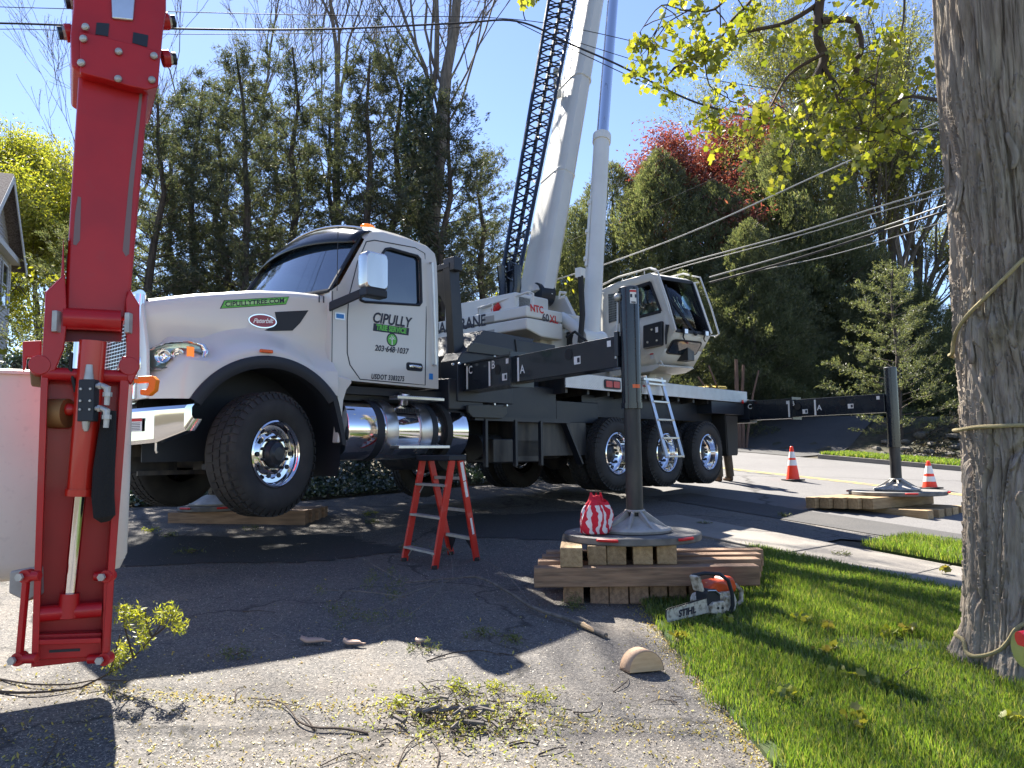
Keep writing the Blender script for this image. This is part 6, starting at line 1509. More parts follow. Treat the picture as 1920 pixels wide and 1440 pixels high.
mb = MB(); o_ = [rring(-104, 248, 700, BY + .012, BY + .688, .07), rring(-100, 242, 900, BY + .022, BY + .678, .07), rring(-92, 236, 1060, BY + .03, BY + .67, .07)]; mb.grid(o_, True); mb.build('bucket_liner', M['fibreglass'], bk, ang=50)
hkm = mat('orange webbing hook', (.95, .26, .01), .4)
mb = MB(); a = LP(252, 712, BY + .1); mb.prism([LP(x, y, BY + .05) for x, y in ((250, 706), (285, 704), (293, 712), (290, 732), (278, 742), (262, 740), (262, 730), (274, 730), (279, 720), (276, 716), (250, 718))], (0, .05, 0)); mb.build('orange_hook', hkm, bk, bevel=.006)

# ================================================================== big trunk at the right with its rope
TB = P(1862, 1230, 4.85); tx0, ty0 = TB.x, TB.y
trunk_root = thing('shade_tree', 'massive shaggy barked trunk at the right edge with ropes around it', 'tree', (tx0, ty0, H(tx0, ty0)))
zg = H(tx0, ty0)
ed_ = [(1290, 1792, .40), (1262, 1795, .385), (1200, 1802, .365), (1000, 1803, .35), (850, 1800, .345), (700, 1793, .345), (600, 1782, .345), (450, 1778, .345), (330, 1770, .35), (200, 1757, .35), (60, 1748, .35), (-60, 1742, .35)]
cl = []
for py_, epx, r_ in ed_: q = P(epx, py_, ty0); cl.append((q.z - zg, q.x + 1.17 * (r_ + .012), r_))
cl.append((9.0, cl[-1][1], .33))
def trunk_c(z):
    zs = [c[0] for c in cl]; return ip(z, zs, [c[1] for c in cl]) - tx0, ip(z, zs, [c[2] for c in cl])
na, nz = 520, 760
th_ = np.linspace(0, 2 * np.pi, na, endpoint=False); zz = np.concatenate([np.linspace(-.15, 3.7, nz - 40), np.linspace(3.75, 8.5, 40)])
cxs = np.array([trunk_c(z)[0] for z in zz]); rs_ = np.array([trunk_c(z)[1] for z in zz])
Tm, Zm = np.meshgrid(th_, zz)
def vnoise(u, v, seed):
    r_ = np.random.default_rng(seed); g = r_.uniform(-1, 1, (256, 256)); ui = np.floor(u).astype(int); vi = np.floor(v).astype(int); fu = u - ui; fv = v - vi
    fu = fu * fu * (3 - 2 * fu); fv = fv * fv * (3 - 2 * fv); per = 256
    a = g[ui % per, vi % per]; b = g[(ui + 1) % per, vi % per]; c = g[ui % per, (vi + 1) % per]; d = g[(ui + 1) % per, (vi + 1) % per]
    return (a * (1 - fu) + b * fu) * (1 - fv) + (c * (1 - fu) + d * fu) * fv
# bark: long plates split by wandering furrows, with lifted edges
U = Tm / (2 * np.pi)
warp = .9 * vnoise(U * 8 + 40, Zm * .7 + 10, 1) + .35 * vnoise(U * 16 + 7, Zm * 2 + 3, 2)
def per_noise(nu, sv, seed, wv=0.): # periodic round the trunk
    return vnoise((U * nu + wv * warp * nu / 26) % nu, Zm * sv + seed * 3.1, seed)
a1 = per_noise(36, 1.1, 11, .5); a2_ = per_noise(68, 2.4, 12, .7); a3_ = per_noise(130, 5, 13, .8); a4 = per_noise(300, 22, 14, .5); a5 = per_noise(7, .8, 15)
furr = np.exp(-(a1 / .075) ** 2); fur2 = np.exp(-(a2_ / .09) ** 2); fur3 = np.exp(-(a3_ / .12) ** 2)
disp = -.036 * furr - .018 * fur2 - .006 * fur3 + .012 * np.sign(a1) * np.clip(np.abs(a1) * 3, 0, 1) + .005 * a4 + .010 * a5
step_ = ((Zm * 2.3 + a1 * 2.6 + a2_ * .8 + U * 9) % 1); disp += .014 * step_ ** 4 * (1 - furr) - .006 * (step_ < .06)
disp += .05 * np.exp(-((Zm - .0) / .16) ** 2) * (1 + .9 * np.sin(5 * Tm + 1))
disp += .04 * np.exp(-((Zm - 2.12) / .10) ** 2) * np.exp(-((((Tm - R_(235) + np.pi) % (2 * np.pi)) - np.pi) / .6) ** 2) * (1 + .8 * a2_)
Rr = rs_[:, None] + disp
V = np.stack([cxs[:, None] + Rr * np.cos(Tm), Rr * np.sin(Tm) * 1.0, Zm], -1).reshape(-1, 3)
ii, jj = np.meshgrid(np.arange(nz - 1), np.arange(na), indexing='ij'); j2 = (jj + 1) % na
Fq = np.stack([ii * na + jj, ii * na + j2, (ii + 1) * na + j2, (ii + 1) * na + jj], -1).reshape(-1, 4)
barkm = mat('big trunk bark', (.32, .27, .215), .92, noise=[(7, (.14, .11, .085), .8, 6, .42, .66, (3, 3, .4)), (1.6, (.20, .195, .13), .45, 4, .5, .75), (22, (.36, .31, .27), .5, 4, .55, .75, (2, 2, .3))], bump=(40, .7, .012, (3, 3, .5)))
fast_mesh('trunk', V, Fq, barkm, trunk_root, smooth_=True)
# a peeling plates layer
for k in range(14):
    r0 = random.Random(k + 50); z = r0.uniform(.3, 3.3); a_ = r0.uniform(R_(165), R_(300)); cxx, rr = trunk_c(z); L = r0.uniform(.12, .38); wv = r0.uniform(.012, .028)
    rows = []
    for i in range(7):
        v = i / 6; zz_ = z + L * (v - .5); off = .012 + .032 * (v ** 2 if k % 2 else (1 - v) ** 2); ww_ = wv * (1 - .5 * abs(2 * v - 1) ** 2); c_x, rr = trunk_c(zz_)
        rows.append([(c_x + (rr + off - .006 * abs(j)) * math.cos(a_ + j * ww_ / rr + .04 * math.sin(v * 5 + k)), (rr + off - .006 * abs(j)) * math.sin(a_ + j * ww_ / rr + .04 * math.sin(v * 5 + k)), zz_) for j in (-1, -.4, .3, 1)])
    MB().grid(rows).build('bark_flake', barkm, trunk_root, solid=.008)
# ropes: one thing, three passes
def rope_pass(pts_px, name_off=.035):
    out = []
    for px, py in pts_px:
        # onto the trunk's front skin
        d = ray(px, py); best = None
        o2 = Vector((EYE.x, EYE.y, 0)); dz = d.copy()
        for it in range(60):
            t = (ty0 - .6 + it * .012) / d.y; p = EYE + d * t; cxx, rr = trunk_c(p.z - zg); 
            if math.hypot(p.x - tx0 - cxx, p.y - ty0) < rr + name_off: best = p; break
        out.append(best or P(px, py, ty0 - .12))
    return out
def dense(pts, n=6):
    out = []
    for i in range(len(pts) - 1):
        p0 = pts[max(0, i - 1)]; p1 = pts[i]; p2 = pts[i + 1]; p3 = pts[min(len(pts) - 1, i + 2)]
        for k in range(n):
            t = k / n; out.append(.5 * ((2 * p1) + (p2 - p0) * t + (2 * p0 - 5 * p1 + 4 * p2 - p3) * t * t + (3 * p1 - p0 - 3 * p2 + p3) * t ** 3))
    return out + [pts[-1]]
rope_lab = ['tan rope slanting up across the big trunk toward the right edge', 'tan rope wrapped level around the middle of the big trunk', 'tan rope looped round the foot of the big trunk']
for pxs, lab in zip((((1990, 440), (1925, 482), (1890, 515), (1850, 555), (1815, 590), (1795, 618), (1788, 640), (1786, 662)), ((1987, 797), (1925, 797), (1870, 799), (1830, 801), (1800, 806)),
            ((1980, 1160), (1930, 1166), (1905, 1180), (1892, 1200), (1875, 1218), (1850, 1228), (1825, 1230), (1812, 1222), (1806, 1200))), rope_lab):
    front = rope_pass(pxs); z = front[-1].z - zg; cxx, rr = trunk_c(z); a0 = math.atan2(front[-1].y - ty0, front[-1].x - tx0 - cxx)
    back = [Vector((tx0 + cxx + (rr + .045) * math.cos(a), ty0 + (rr + .045) * math.sin(a), zg + z)) for a in [a0 - R_(22 * k) for k in range(1, 9)]]
    prop(MB().tube(dense(front + back), .0125, 8).build('rope', M['ropem']), lab, 'rope', 'ropes around the big trunk')
# lowering drum at the very edge, strapped to the trunk
dm = thing('lowering_device', 'dark red and black rope lowering drum tied at the foot of the big trunk', 'lowering device', P(1938, 1222, ty0 - .5))
mb = MB(); mb.cyl((-.02, .05, 0), (.16, .05, .02), .085, .085, 28); mb.build('drum', M['black'], dm, bevel=.01); mb = MB(); mb.cyl((-.03, .05, -.0), (-.018, .05, 0), .10, .10, 28); mb.build('drum_flange', M['alu'], dm)
mb = MB(); mb.cyl((-.035, .05, .05), (.03, .05, .06), .05, .05, 20); mb.build('drum_cap', M['ink_maroon'], dm)
# ================================================================== vegetation
def branch_tree(seed, base_r, segs, spread, depth, up=.25, tip_r=.006, wob=.12, first_bare=.3, nchild=(3, 4), ratio=.62, len0=3.0, cr=1.):
    """recursive limbs; returns the wood as MB plus leaf points (position, direction)"""
    r0 = random.Random(seed); wood = MB(); tips = []
    def grow(p, d, L, r, lev):
        n = 5 if lev < 2 else 4; pts = [p.copy()]; rs = [r]; dd = d.copy()
        r1 = max(tip_r, r * (.55 if lev else .5))
        for k in range(n):
            w0 = wob * (.35 if lev == 0 else 1); dd = (dd + Vector((r0.gauss(0, w0), r0.gauss(0, w0), r0.gauss(0, w0) + up * .12 * (1 if lev else .2)))).normalized()
            p = p + dd * (L / n); pts.append(p.copy()); rs.append(r + (r1 - r) * (k + 1) / n)
        wood.tube(pts, rs, 8 if lev == 0 else (6 if lev == 1 else (4 if lev < 4 else 3)), False)
        if lev >= depth - 2:
            for k in range(1, len(pts)): tips.append((pts[k], dd.copy(), lev))
        if lev < depth:
            nc = r0.randint(*nchild) + (1 if lev == 0 else 0)
            for c in range(nc):
                f = first_bare + (1 - first_bare) * (c + r0.uniform(.2, 1)) / nc if lev == 0 else r0.uniform(.3, 1)
                i = min(len(pts) - 2, int(f * n)); q = pts[i].lerp(pts[i + 1], min(1, f * n - i)) if i < n else pts[-1]
                _, u, v = basis(dd); a = r0.uniform(0, 2 * math.pi); sp = spread * r0.uniform(.6, 1.25)
                nd = (dd * math.cos(sp) + (u * math.cos(a) + v * math.sin(a)) * math.sin(sp) + Vector((0, 0, up * .5))).normalized()
                grow(q, nd, L * ratio * r0.uniform(.75, 1.2), max(tip_r, rs[min(i, n)] * r0.uniform(.5, .68) * (cr if lev == 0 else 1)), lev + 1)
            if lev or cr < 1: grow(pts[-1], dd, L * ratio * .9, r1, lev + 1)
    grow(Vector((0, 0, 0)), Vector((r0.uniform(-.05, .05), r0.uniform(-.05, .05), 1)).normalized(), len0, base_r, 0)
    return wood, tips
def leaves_at(name, pts, per, size, spread, mat_, parent=None, droop=0., aspect=.7, star=False, seed=0, flat=.0):
    """leaf quads round the points"""
    g = np.random.default_rng(seed + 100); Pn = np.repeat(np.array([tuple(p) for p in pts], dtype=np.float32), per, 0); n = len(Pn)
    c = Pn + g.normal(0, spread, (n, 3)) * np.array([1, 1, .75]) - np.array([0, 0, droop]) * g.uniform(0, 1, (n, 1))
    u = g.normal(0, 1, (n, 3)); u[:, 2] = u[:, 2] * (1 - flat) - droop * 3; u /= np.linalg.norm(u, axis=1)[:, None]
    w_ = g.normal(0, 1, (n, 3)); w_[:, 2] *= (1 - flat); v = np.cross(u, w_); v /= np.linalg.norm(v, axis=1)[:, None]
    s = (size * g.uniform(.6, 1.35, n))[:, None]
    if star:   # five-lobed maple leaf as a fan with notches
        nrm = np.cross(u, v); angs = np.array([0, 28, 52, 78, 108, 140, 180, 220, 252, 282, 308, 332]) * np.pi / 180; rad = np.array([1, .66, .92, .62, .74, .52, .36, .52, .74, .62, .92, .66])
        V = np.empty((n, 13, 3), dtype=np.float32); V[:, 0] = c
        for k in range(12): V[:, k + 1] = c + (u * (math.cos(angs[k]) * rad[k]) + v * (math.sin(angs[k]) * rad[k])) * s - nrm * (s * .18 * rad[k] ** 2)
        b = np.arange(n)[:, None, None] * 13; T = np.array([[0, k + 1, (k + 1) % 12 + 1] for k in range(12)])[None]
        return fast_mesh(name, V.reshape(-1, 3), (b + T).reshape(-1, 3), mat_, parent, nper=3)
    V = np.stack([c - u * s, c - v * s * aspect * .5 + u * s * .1, c + u * s, c + v * s * aspect * .5 + u * s * .1], 1).reshape(-1, 3)
    return fast_mesh(name, V, np.arange(n * 4).reshape(-1, 4), mat_, parent)
# ---- open cedar: trunk, whorls of limbs, flat ragged sprays
def cedar_meshes(seed, Ht, Rad, nlimb=80, low=.12, dens=1.0, leaf=.055, mat_=CONIF, topw=.25, spr=.12):
    r0 = random.Random(seed); wood = MB(); dirs = []; pts = []
    tr = [Vector((r0.gauss(0, .016) * k, r0.gauss(0, .016) * k, Ht * k / 8)) for k in range(9)]
    wood.tube(tr, [.15 * (1 - k / 8.6) * Ht / 9 + .012 for k in range(9)], 9, False)
    def tp(z): k = min(7, int(z / Ht * 8)); return tr[k].lerp(tr[k + 1], z / Ht * 8 - k)
    for k in range(nlimb):
        f = low + (1 - low) * (k + r0.random()) / nlimb; z = f * Ht * .985; a = k * 2.4 + r0.uniform(-.5, .5)
        prof = (topw + (1 - topw) * (1 - f) ** .75) * min(1, (f - low) * 5 + .55); L = Rad * prof * r0.uniform(.55, 1.2)
        rise = .15 + .75 * f; d = Vector((math.cos(a), math.sin(a), rise * r0.uniform(.4, 1.2))).normalized(); p = tp(z); P_ = [p]
        for j in range(5):
            d = (d + Vector((r0.gauss(0, .12), r0.gauss(0, .12), r0.gauss(0, .08) + .02))).normalized(); p = p + d * L / 5; P_.append(p)
        wood.tube(P_, [.015 * (1 - j / 5.5) * (1.4 - f) + .003 for j in range(6)], 4, False)
        ns = int(L * 8.5 * dens) + 3
        for j in range(ns):
            t_ = r0.uniform(.22, 1) ** .8 * 5; i = min(4, int(t_)); q = P_[i].lerp(P_[i + 1], t_ - i)
            sd = Vector((r0.gauss(0, 1), r0.gauss(0, 1), r0.gauss(0, .45))).normalized(); dd = (d * .8 + sd * .9 + Vector((0, 0, .1))).normalized()
            sl = r0.uniform(.16, .42) * (.6 + .5 * L / Rad)
            for m_ in range(int(7 * dens)):
                g_ = r0.random(); pts.append(q + dd * (sl * g_) + Vector((r0.gauss(0, spr * .4), r0.gauss(0, spr * .4), r0.gauss(0, spr * .25)))); dirs.append(dd)
    return wood, np.array([tuple(p) for p in pts], dtype=np.float32), np.array([tuple(d) for d in dirs], dtype=np.float32)
def spray_mesh(name, P0, D0, leaf, per, mat_, parent, seed=0):
    g = np.random.default_rng(seed); P1 = np.repeat(P0, per, 0); D1 = np.repeat(D0, per, 0); n = len(P1)
    u = D1 + g.normal(0, .55, (n, 3)); u /= np.linalg.norm(u, axis=1)[:, None]
    v = np.cross(u, g.normal(0, 1, (n, 3))); v /= np.linalg.norm(v, axis=1)[:, None]
    s = (leaf * g.uniform(.5, 1.5, n))[:, None]; c = P1 + g.normal(0, leaf * .55, (n, 3))
    V = np.stack([c - u * s, c + v * s * .2, c + u * s * 1.1, c - v * s * .2], 1).reshape(-1, 3)
    return fast_mesh(name, V.astype(np.float32), np.arange(n * 4).reshape(-1, 4), mat_, parent)
def make_cedar(seed, Ht, Rad, label, group, loc, nlimb=80, low=.12, dens=1., leaf=.036, per=5, m_=CONIF, wm='bark_dark', topw=.25, name='cedar_tree'):
    root = thing(name, label, 'tree', loc, random.Random(seed).uniform(0, 6), group)
    w_, P0, D0 = cedar_meshes(seed, Ht, Rad, nlimb, low, dens, leaf, m_, topw)
    w_.build('trunk', M[wm], root, ang=60, fixn=False); spray_mesh('crown', P0, D0, leaf, per, m_, root, seed)
    return root
protoA = make_cedar(3, 8.6, 2.1, '', 'dark cedars in the grove left of the crane', (0, 0, 0), nlimb=105, dens=1.18, low=.12)
protoB = make_cedar(8, 7.4, 1.9, '', 'dark cedars in the grove left of the crane', (0, 0, 0), nlimb=92, dens=1.12, low=.22)
protoC = make_cedar(15, 8.0, 2.3, '', 'dark cedars in the grove left of the crane', (0, 0, 0), nlimb=92, dens=1.1, low=.10)
gp = 'dark cedars in the grove left of the crane'
grove = [(275, 13.2, 6.9, 1, 'ragged cedar nearest the red arm in the grove'), (355, 14.6, 7.9, 0, 'cedar with a straight bare lower trunk just right of the red arm'), (450, 13.4, 7.9, 0, 'tall dark cedar above the front of the truck hood'),
         (545, 14.8, 8.6, 2, 'broad cedar behind the windshield, left half of the grove'), (620, 16.6, 8.2, 1, 'slimmer cedar set back behind the windshield'), (682, 13.8, 8.0, 0, 'cedar rising behind the cab roof'),
         (745, 15.5, 9.2, 2, 'cedar beside the ivy clad trunk above the cab'), (835, 14.2, 7.4, 1, 'cedar behind the cab\'s rear edge'), (905, 15.8, 6.9, 2, 'loose airy cedar left of the lattice jib'),
         (905, 19.0, 6.2, 0, 'lower cedar behind the counterweight'), (310, 18.5, 8.4, 2, 'cedar further back behind the red arm'), (500, 19.0, 8.8, 1, 'cedar in the back row above the hood'), (400, 16.8, 8.8, 2, 'dense cedar in the second row left of the windshield'), (790, 19.0, 8.4, 0, 'cedar in the back row above the cab')]
usedp = {0: False, 1: False, 2: False}; protos = [protoA, protoB, protoC]; base_h = [8.6, 7.4, 8.0]
for px, yy, ht, k, lab in grove:
    q = P(px, 800, yy); r0 = random.Random(px)
    o = protos[k] if not usedp[k] else copy_tree(protos[k]); usedp[k] = True
    o.location = (q.x, q.y, H(q.x, q.y) - .05); s_ = ht / base_h[k]; o.scale = (s_ * r0.uniform(.85, 1.1),) * 2 + (s_,); o.rotation_euler = (0, 0, r0.uniform(0, 6.28)); o['label'] = lab
# ---- trunk clad in ivy and the bare spring trees behind the grove
def bare_tree(px, yy, seed, len0, r, label, leafm=BUDS, depth=5, per=2, size=.022, spreadl=.05, group='bare budding trees behind the grove', spread=.48, up=.4, first=.72, ratio=.62, nchild=(2, 3), name='budding_tree', wm='bark_grey', star=False, lean=(0, 0), prune=None, cr=.5):
    q = P(px, 800, yy); root = thing(name, label, 'tree', (q.x, q.y, H(q.x, q.y) - .1), 0, group); root.rotation_euler = (lean[0], lean[1], 0)
    w_, tips = branch_tree(seed, r, 5, spread, depth, up=up, len0=len0, first_bare=first, ratio=ratio, nchild=nchild, cr=cr)
    w_.build('trunk', M[wm], root, ang=60, fixn=False)
    pts = [t[0] for t in tips if prune is None or prune(t[0])]
    if pts: leaves_at('crown', pts, per, size, spreadl, leafm, root, seed=seed, star=star)
    return root
bare_tree(630, 17.5, 21, 7.5, .17, 'tall bare forked tree rising above the middle of the grove', len0=7.5) if False else None
bare_tree(640, 17.5, 21, 7.0, .17, 'tall bare forked tree rising above the middle of the grove')
bare_tree(668, 16.5, 22, 8.0, .14, 'straight bare trunk just left of the ivy clad one, above the cab')
iv = bare_tree(785, 15.0, 23, 8.6, .24, 'thick ivy clad trunk standing above the truck cab', first=.6)
g = np.random.default_rng(5); n = 9000; z = g.uniform(0, 8.2, n); a = g.uniform(0, 2 * np.pi, n); rr = .24 * (1 - z / 17) + .05 + np.abs(g.normal(0, .06, n)) + .08 * np.maximum(0, np.sin(z * 3))
leaves_at('ivy_cladding', np.c_[rr * np.cos(a), rr * np.sin(a), z], 1, .05, .01, IVY, iv, seed=4, aspect=1.1)
bare_tree(140, 24, 24, 6.0, .14, 'pale bare tree behind the red arm at upper left', depth=5, ratio=.66, spread=.5)
bare_tree(400, 21, 25, 8.5, .13, 'bare tree with long arching branches above the left of the grove', ratio=.6)
# ---- fresh maple at far left
bare_tree(75, 32, 31, 5.8, .2, 'bright yellow green maple beside the grey house', MAPLE_NEW, depth=5, per=9, size=.085, spreadl=.26, group='leafing trees', up=.25, first=.3, ratio=.70, name='maple_tree', wm='bark_dark', nchild=(3, 4))
bare_tree(-40, 36, 32, 5.6, .2, 'yellow green maple at the left edge above the house roof', MAPLE_NEW, depth=5, per=6, size=.10, spreadl=.28, group='leafing trees', up=.25, first=.3, ratio=.70, name='maple_tree', wm='bark_dark', nchild=(3, 4))
make_cedar(41, 5.6, 2.1, 'feathery dark hemlock between the maple and the red arm', 'leafing trees', (P(118, 800, 19).x, 19, H(P(118, 800, 19).x, 19)), nlimb=60, dens=.8, m_=CONIF2, low=.03, name='hemlock_tree')
# ---- dense arborvitae wall on the right
def dense_conifer(seed, Ht, Rad, n, leaf=.10, lump=.22, mat_=CONIF2, powr=.66, bottom=.0):
    g = np.random.default_rng(seed); z = 1 - g.uniform(0, 1, n) ** .62; a = g.uniform(0, 2 * np.pi, n)
    prof = np.clip(1 - z, 0, 1) ** powr * np.clip((z - bottom) * 8 + .72, 0, 1)
    lumps = 1 + lump * np.sin(a * 3 + z * 9 + seed) * np.sin(z * 17 + a * 2) + lump * .8 * np.sin(a * 7 + z * 31 + seed * 2) + .12 * np.sin(a * 13 - z * 47)
    r = Rad * prof * lumps * (1 - .42 * g.uniform(0, 1, n) ** 2.2) + g.normal(0, .03, n)
    P0 = np.c_[r * np.cos(a), r * np.sin(a), z * Ht + g.normal(0, .05, n)].astype(np.float32)
    D0 = np.c_[np.cos(a) * .8, np.sin(a) * .8, .7 + .5 * z].astype(np.float32); return P0, D0
dcs = [make for make in range(3)]
def arb(seed, Ht, Rad, n, leaf): 
    root = thing('arborvitae', '', 'tree', (0, 0, 0), 0, 'dense evergreens along the right background')
    w_ = MB(); w_.tube([(0, 0, 0), (.03, 0, Ht * .4), (0, .02, Ht * .9)], [.16, .10, .02], 8, False)
    r0 = random.Random(seed)
    for k in range(14):
        a = r0.uniform(0, 6.28); z = r0.uniform(.03, .4) * Ht; w_.tube([(0, 0, z), (.4 * Rad * math.cos(a), .4 * Rad * math.sin(a), z + .5), (.75 * Rad * math.cos(a), .75 * Rad * math.sin(a), z + .9)], [.06, .04, .015], 5, False)
    w_.build('trunk', M['bark_dark'], root, ang=60, fixn=False); P0, D0 = dense_conifer(seed, Ht, Rad, n); spray_mesh('crown', P0, D0, leaf, 4, CONIF2, root, seed); return root
aA, aB, aC = arb(1, 8, 2.7, 46000, .042), arb(2, 8, 3.5, 56000, .044), arb(5, 8, 3.0, 48000, .042)
row = [(1085, 37.3, 11.6, 0, 'dark evergreen right behind the boom and lift cylinder'), (1160, 40.0, 14.1, 2, 'pointed evergreen just right of the lift cylinder'), (1248, 37.3, 13.8, 0, 'rounded evergreen under the red maple, above the operator cab'),
       (1350, 35.9, 11.7, 1, 'broad evergreen right of the operator cab'), (1440, 37.3, 13.2, 2, 'evergreen in the middle of the right hand row'), (1512, 35.9, 15.2, 0, 'tallest evergreen of the right hand row'),
       (1585, 35.9, 10.4, 1, 'wide evergreen behind the rear jack post'), (1665, 32.4, 7.3, 1, 'low dense evergreen left of the big trunk'), (1745, 31.0, 5.8, 0, 'lowest bushy evergreen touching the big trunk'), (1830, 34.5, 6.2, 2, 'evergreen hidden partly by the big trunk'),
       (1030, 41.4, 10.8, 1, 'evergreen seen between the lattice jib and the boom'), (1290, 31.0, 7.2, 2, 'low evergreen directly behind the operator cab'), (1420, 31.7, 8.6, 0, 'sunlit evergreen whose bare lower trunk shows right of the cab')]
usedp = {0: False, 1: False, 2: False}; protos = [aA, aB, aC]
for px, yy, ht, k, lab in row:
    q = P(px, 800, yy); r0 = random.Random(px); o = protos[k] if not usedp[k] else copy_tree(protos[k]); usedp[k] = True
    o.location = (q.x, q.y, H(q.x, q.y) - .1); s_ = ht / 8; o.scale = (s_ * r0.uniform(.95, 1.15),) * 2 + (s_,); o.rotation_euler = (0, 0, r0.uniform(0, 6.28)); o['label'] = lab
# pale feathery juniper in front, right
make_cedar(52, 5.6, 2.6, 'feathery sunlit juniper low in front of the evergreens by the rear jack', 'dense evergreens along the right background', (P(1690, 800, 24.6).x, 24.7, H(P(1690, 800, 24.6).x, 24.7)), nlimb=70, dens=1.1, m_=CONIF2, low=.02, name='juniper', per=4)
# leaning bare trunks right of the operator cab
lt_ = thing('leaning_cedar', 'cluster of leaning bare reddish trunks under the evergreens right of the operator cab', 'tree', (P(1380, 760, 27).x, 27, H(P(1380, 760, 27).x, 27)))
tm = mat('reddish cedar bark', (.16, .10, .075), .9, noise=[(8, (.08, .05, .04), .7, 4, .4, .65, (3, 3, .4))])
for k, (dx, top_dx, hh, r) in enumerate(((0, -1.3, 2.6, .05), (.05, .1, 3.2, .10), (.18, .35, 3.0, .08), (-.1, -.9, 3.0, .045), (.3, .9, 2.8, .05))):
    MB().tube([(dx, 0, 0), (dx + (top_dx - dx) * .25, 0, hh * .35), (dx + (top_dx - dx) * .6, .1, hh * .7), (top_dx, .1, hh)], [r, r * .9, r * .75, r * .6], 8, False).build('trunk', tm, lt_)
# red maple with a yellow green neighbour
rm = bare_tree(1318, 42, 61, 8.1, .26, 'red leaved maple rising above the evergreens', REDLEAF, depth=5, per=9, size=.10, spreadl=.5, group='leafing trees', up=.28, first=.6, ratio=.60, spread=.8, name='red_maple', wm='bark_dark', nchild=(3, 4))
bare_tree(1450, 48, 62, 8.0, .26, 'olive yellow tree beside the red maple', YELLOWGREEN, depth=5, per=5, size=.10, spreadl=.48, group='leafing trees', up=.25, first=.35, ratio=.70, name='budding_tree', wm='bark_dark', nchild=(3, 4))
# tall multi trunk spring tree right of the evergreens
tt = thing('tall_spring_tree', 'tall multi trunked tree with thin spring leaves left of the big trunk', 'tree', (P(1690, 780, 40).x, 40, H(P(1690, 780, 40).x, 40)), 0, 'leafing trees')
wd_ = MB(); tips_all = []
for k, (lx, ly, L, r) in enumerate(((-.08, .0, 10.6, .33), (.02, .05, 11.2, .36), (.22, .05, 9.6, .31), (-.18, -.02, 9.6, .24), (.42, 0, 8, .26))):
    w1, tips = branch_tree(70 + k, r, 5, .42, 5, up=.4, len0=L, first_bare=.35, ratio=.62, nchild=(3, 4))
    mt = Matrix.Rotation(math.atan(lx), 4, 'Y') @ Matrix.Rotation(-math.atan(ly), 4, 'X')
    w1.v = [tuple(mt @ Vector(v) + Vector((lx * 1.2, 0, 0))) for v in w1.v]; wd_.add(w1.v, w1.f); tips_all += [mt @ t[0] + Vector((lx * 1.2, 0, 0)) for t in tips]
wd_.build('trunk', M['bark_grey'], tt, ang=60, fixn=False)
leaves_at('crown', tips_all, 3, .075, .22, MAPLE_FAR, tt, seed=9)
bare_tree(1520, 46, 81, 10.5, .2, 'slender spring tree above the tallest evergreen', MAPLE_FAR, first=.7, depth=5, per=4, size=.09, spreadl=.3, group='leafing trees', up=.35, ratio=.66, name='budding_tree', nchild=(3, 4))
# ---- boughs of the foreground tree hanging in at the top right
def limb(pxs, r0_, r1_):
    pts = [P(*q) for q in pxs]; pts = dense(pts, 4); n = len(pts); return pts, [r0_ + (r1_ - r0_) * k / (n - 1) for k in range(n)]
ov = MB(); lp_ = []
specs = [([(1800, -640, 5.2), (1660, -480, 5.8), (1575, -260, 6.2), (1545, -60, 6.2), (1532, 60, 6.1), (1545, 110, 6.1), (1525, 156, 6.0)], .05, .035), ([(1538, 40, 6.1), (1600, 40, 6.2), (1615, 95, 6.2), (1602, 115, 6.2), (1612, 150, 6.2), (1630, 180, 6.2)], .032, .01), ([(1545, 126, 6.0), (1558, 150, 6.0), (1575, 205, 6.0)], .02, .008),
         ([(1580, -280, 6.2), (1600, -120, 6.25), (1560, -20, 6.2), (1480, 40, 6.1), (1400, 60, 6.0), (1330, 95, 5.9), (1275, 120, 5.9), (1245, 150, 5.9)], .03, .004), ([(1575, -250, 6.2), (1450, -150, 6.0), (1420, -20, 5.9), (1370, 40, 5.8), (1350, 70, 5.8), (1290, 90, 5.8)], .02, .004), ([(1575, -250, 6.2), (1440, -170, 5.9), (1360, 0, 5.7), (1290, 20, 5.7), (1240, 10, 5.7), (1200, 60, 5.7)], .016, .003),
         ([(1545, 100, 6.0), (1480, 140, 6.0), (1440, 210, 5.9), (1400, 280, 5.9)], .018, .003), ([(1610, 130, 6.2), (1560, 190, 6.2), (1520, 215, 6.2), (1480, 280, 6.2)], .014, .003), ([(1700, -520, 5.7), (1730, -300, 5.9), (1700, -60, 6.0), (1690, 60, 6.0), (1650, 100, 6.0), (1640, 180, 6.0), (1620, 260, 6.0)], .014, .003),
         ([(1770, 190, 5.2), (1720, 182, 5.4), (1690, 186, 5.6), (1640, 220, 5.8), (1600, 240, 5.9)], .016, .004), ([(1690, 186, 5.6), (1660, 210, 5.8), (1650, 250, 5.8), (1620, 300, 5.8)], .01, .003), ([(1320, 90, 5.9), (1330, 160, 5.9), (1370, 190, 5.9), (1330, 215, 5.9)], .007, .002), ([(1290, 20, 5.7), (1240, 50, 5.7), (1215, 80, 5.7)], .006, .002), ([(1620, 150, 6.2), (1680, 190, 6.2), (1700, 260, 6.2)], .01, .003)]
rr0 = random.Random(12)
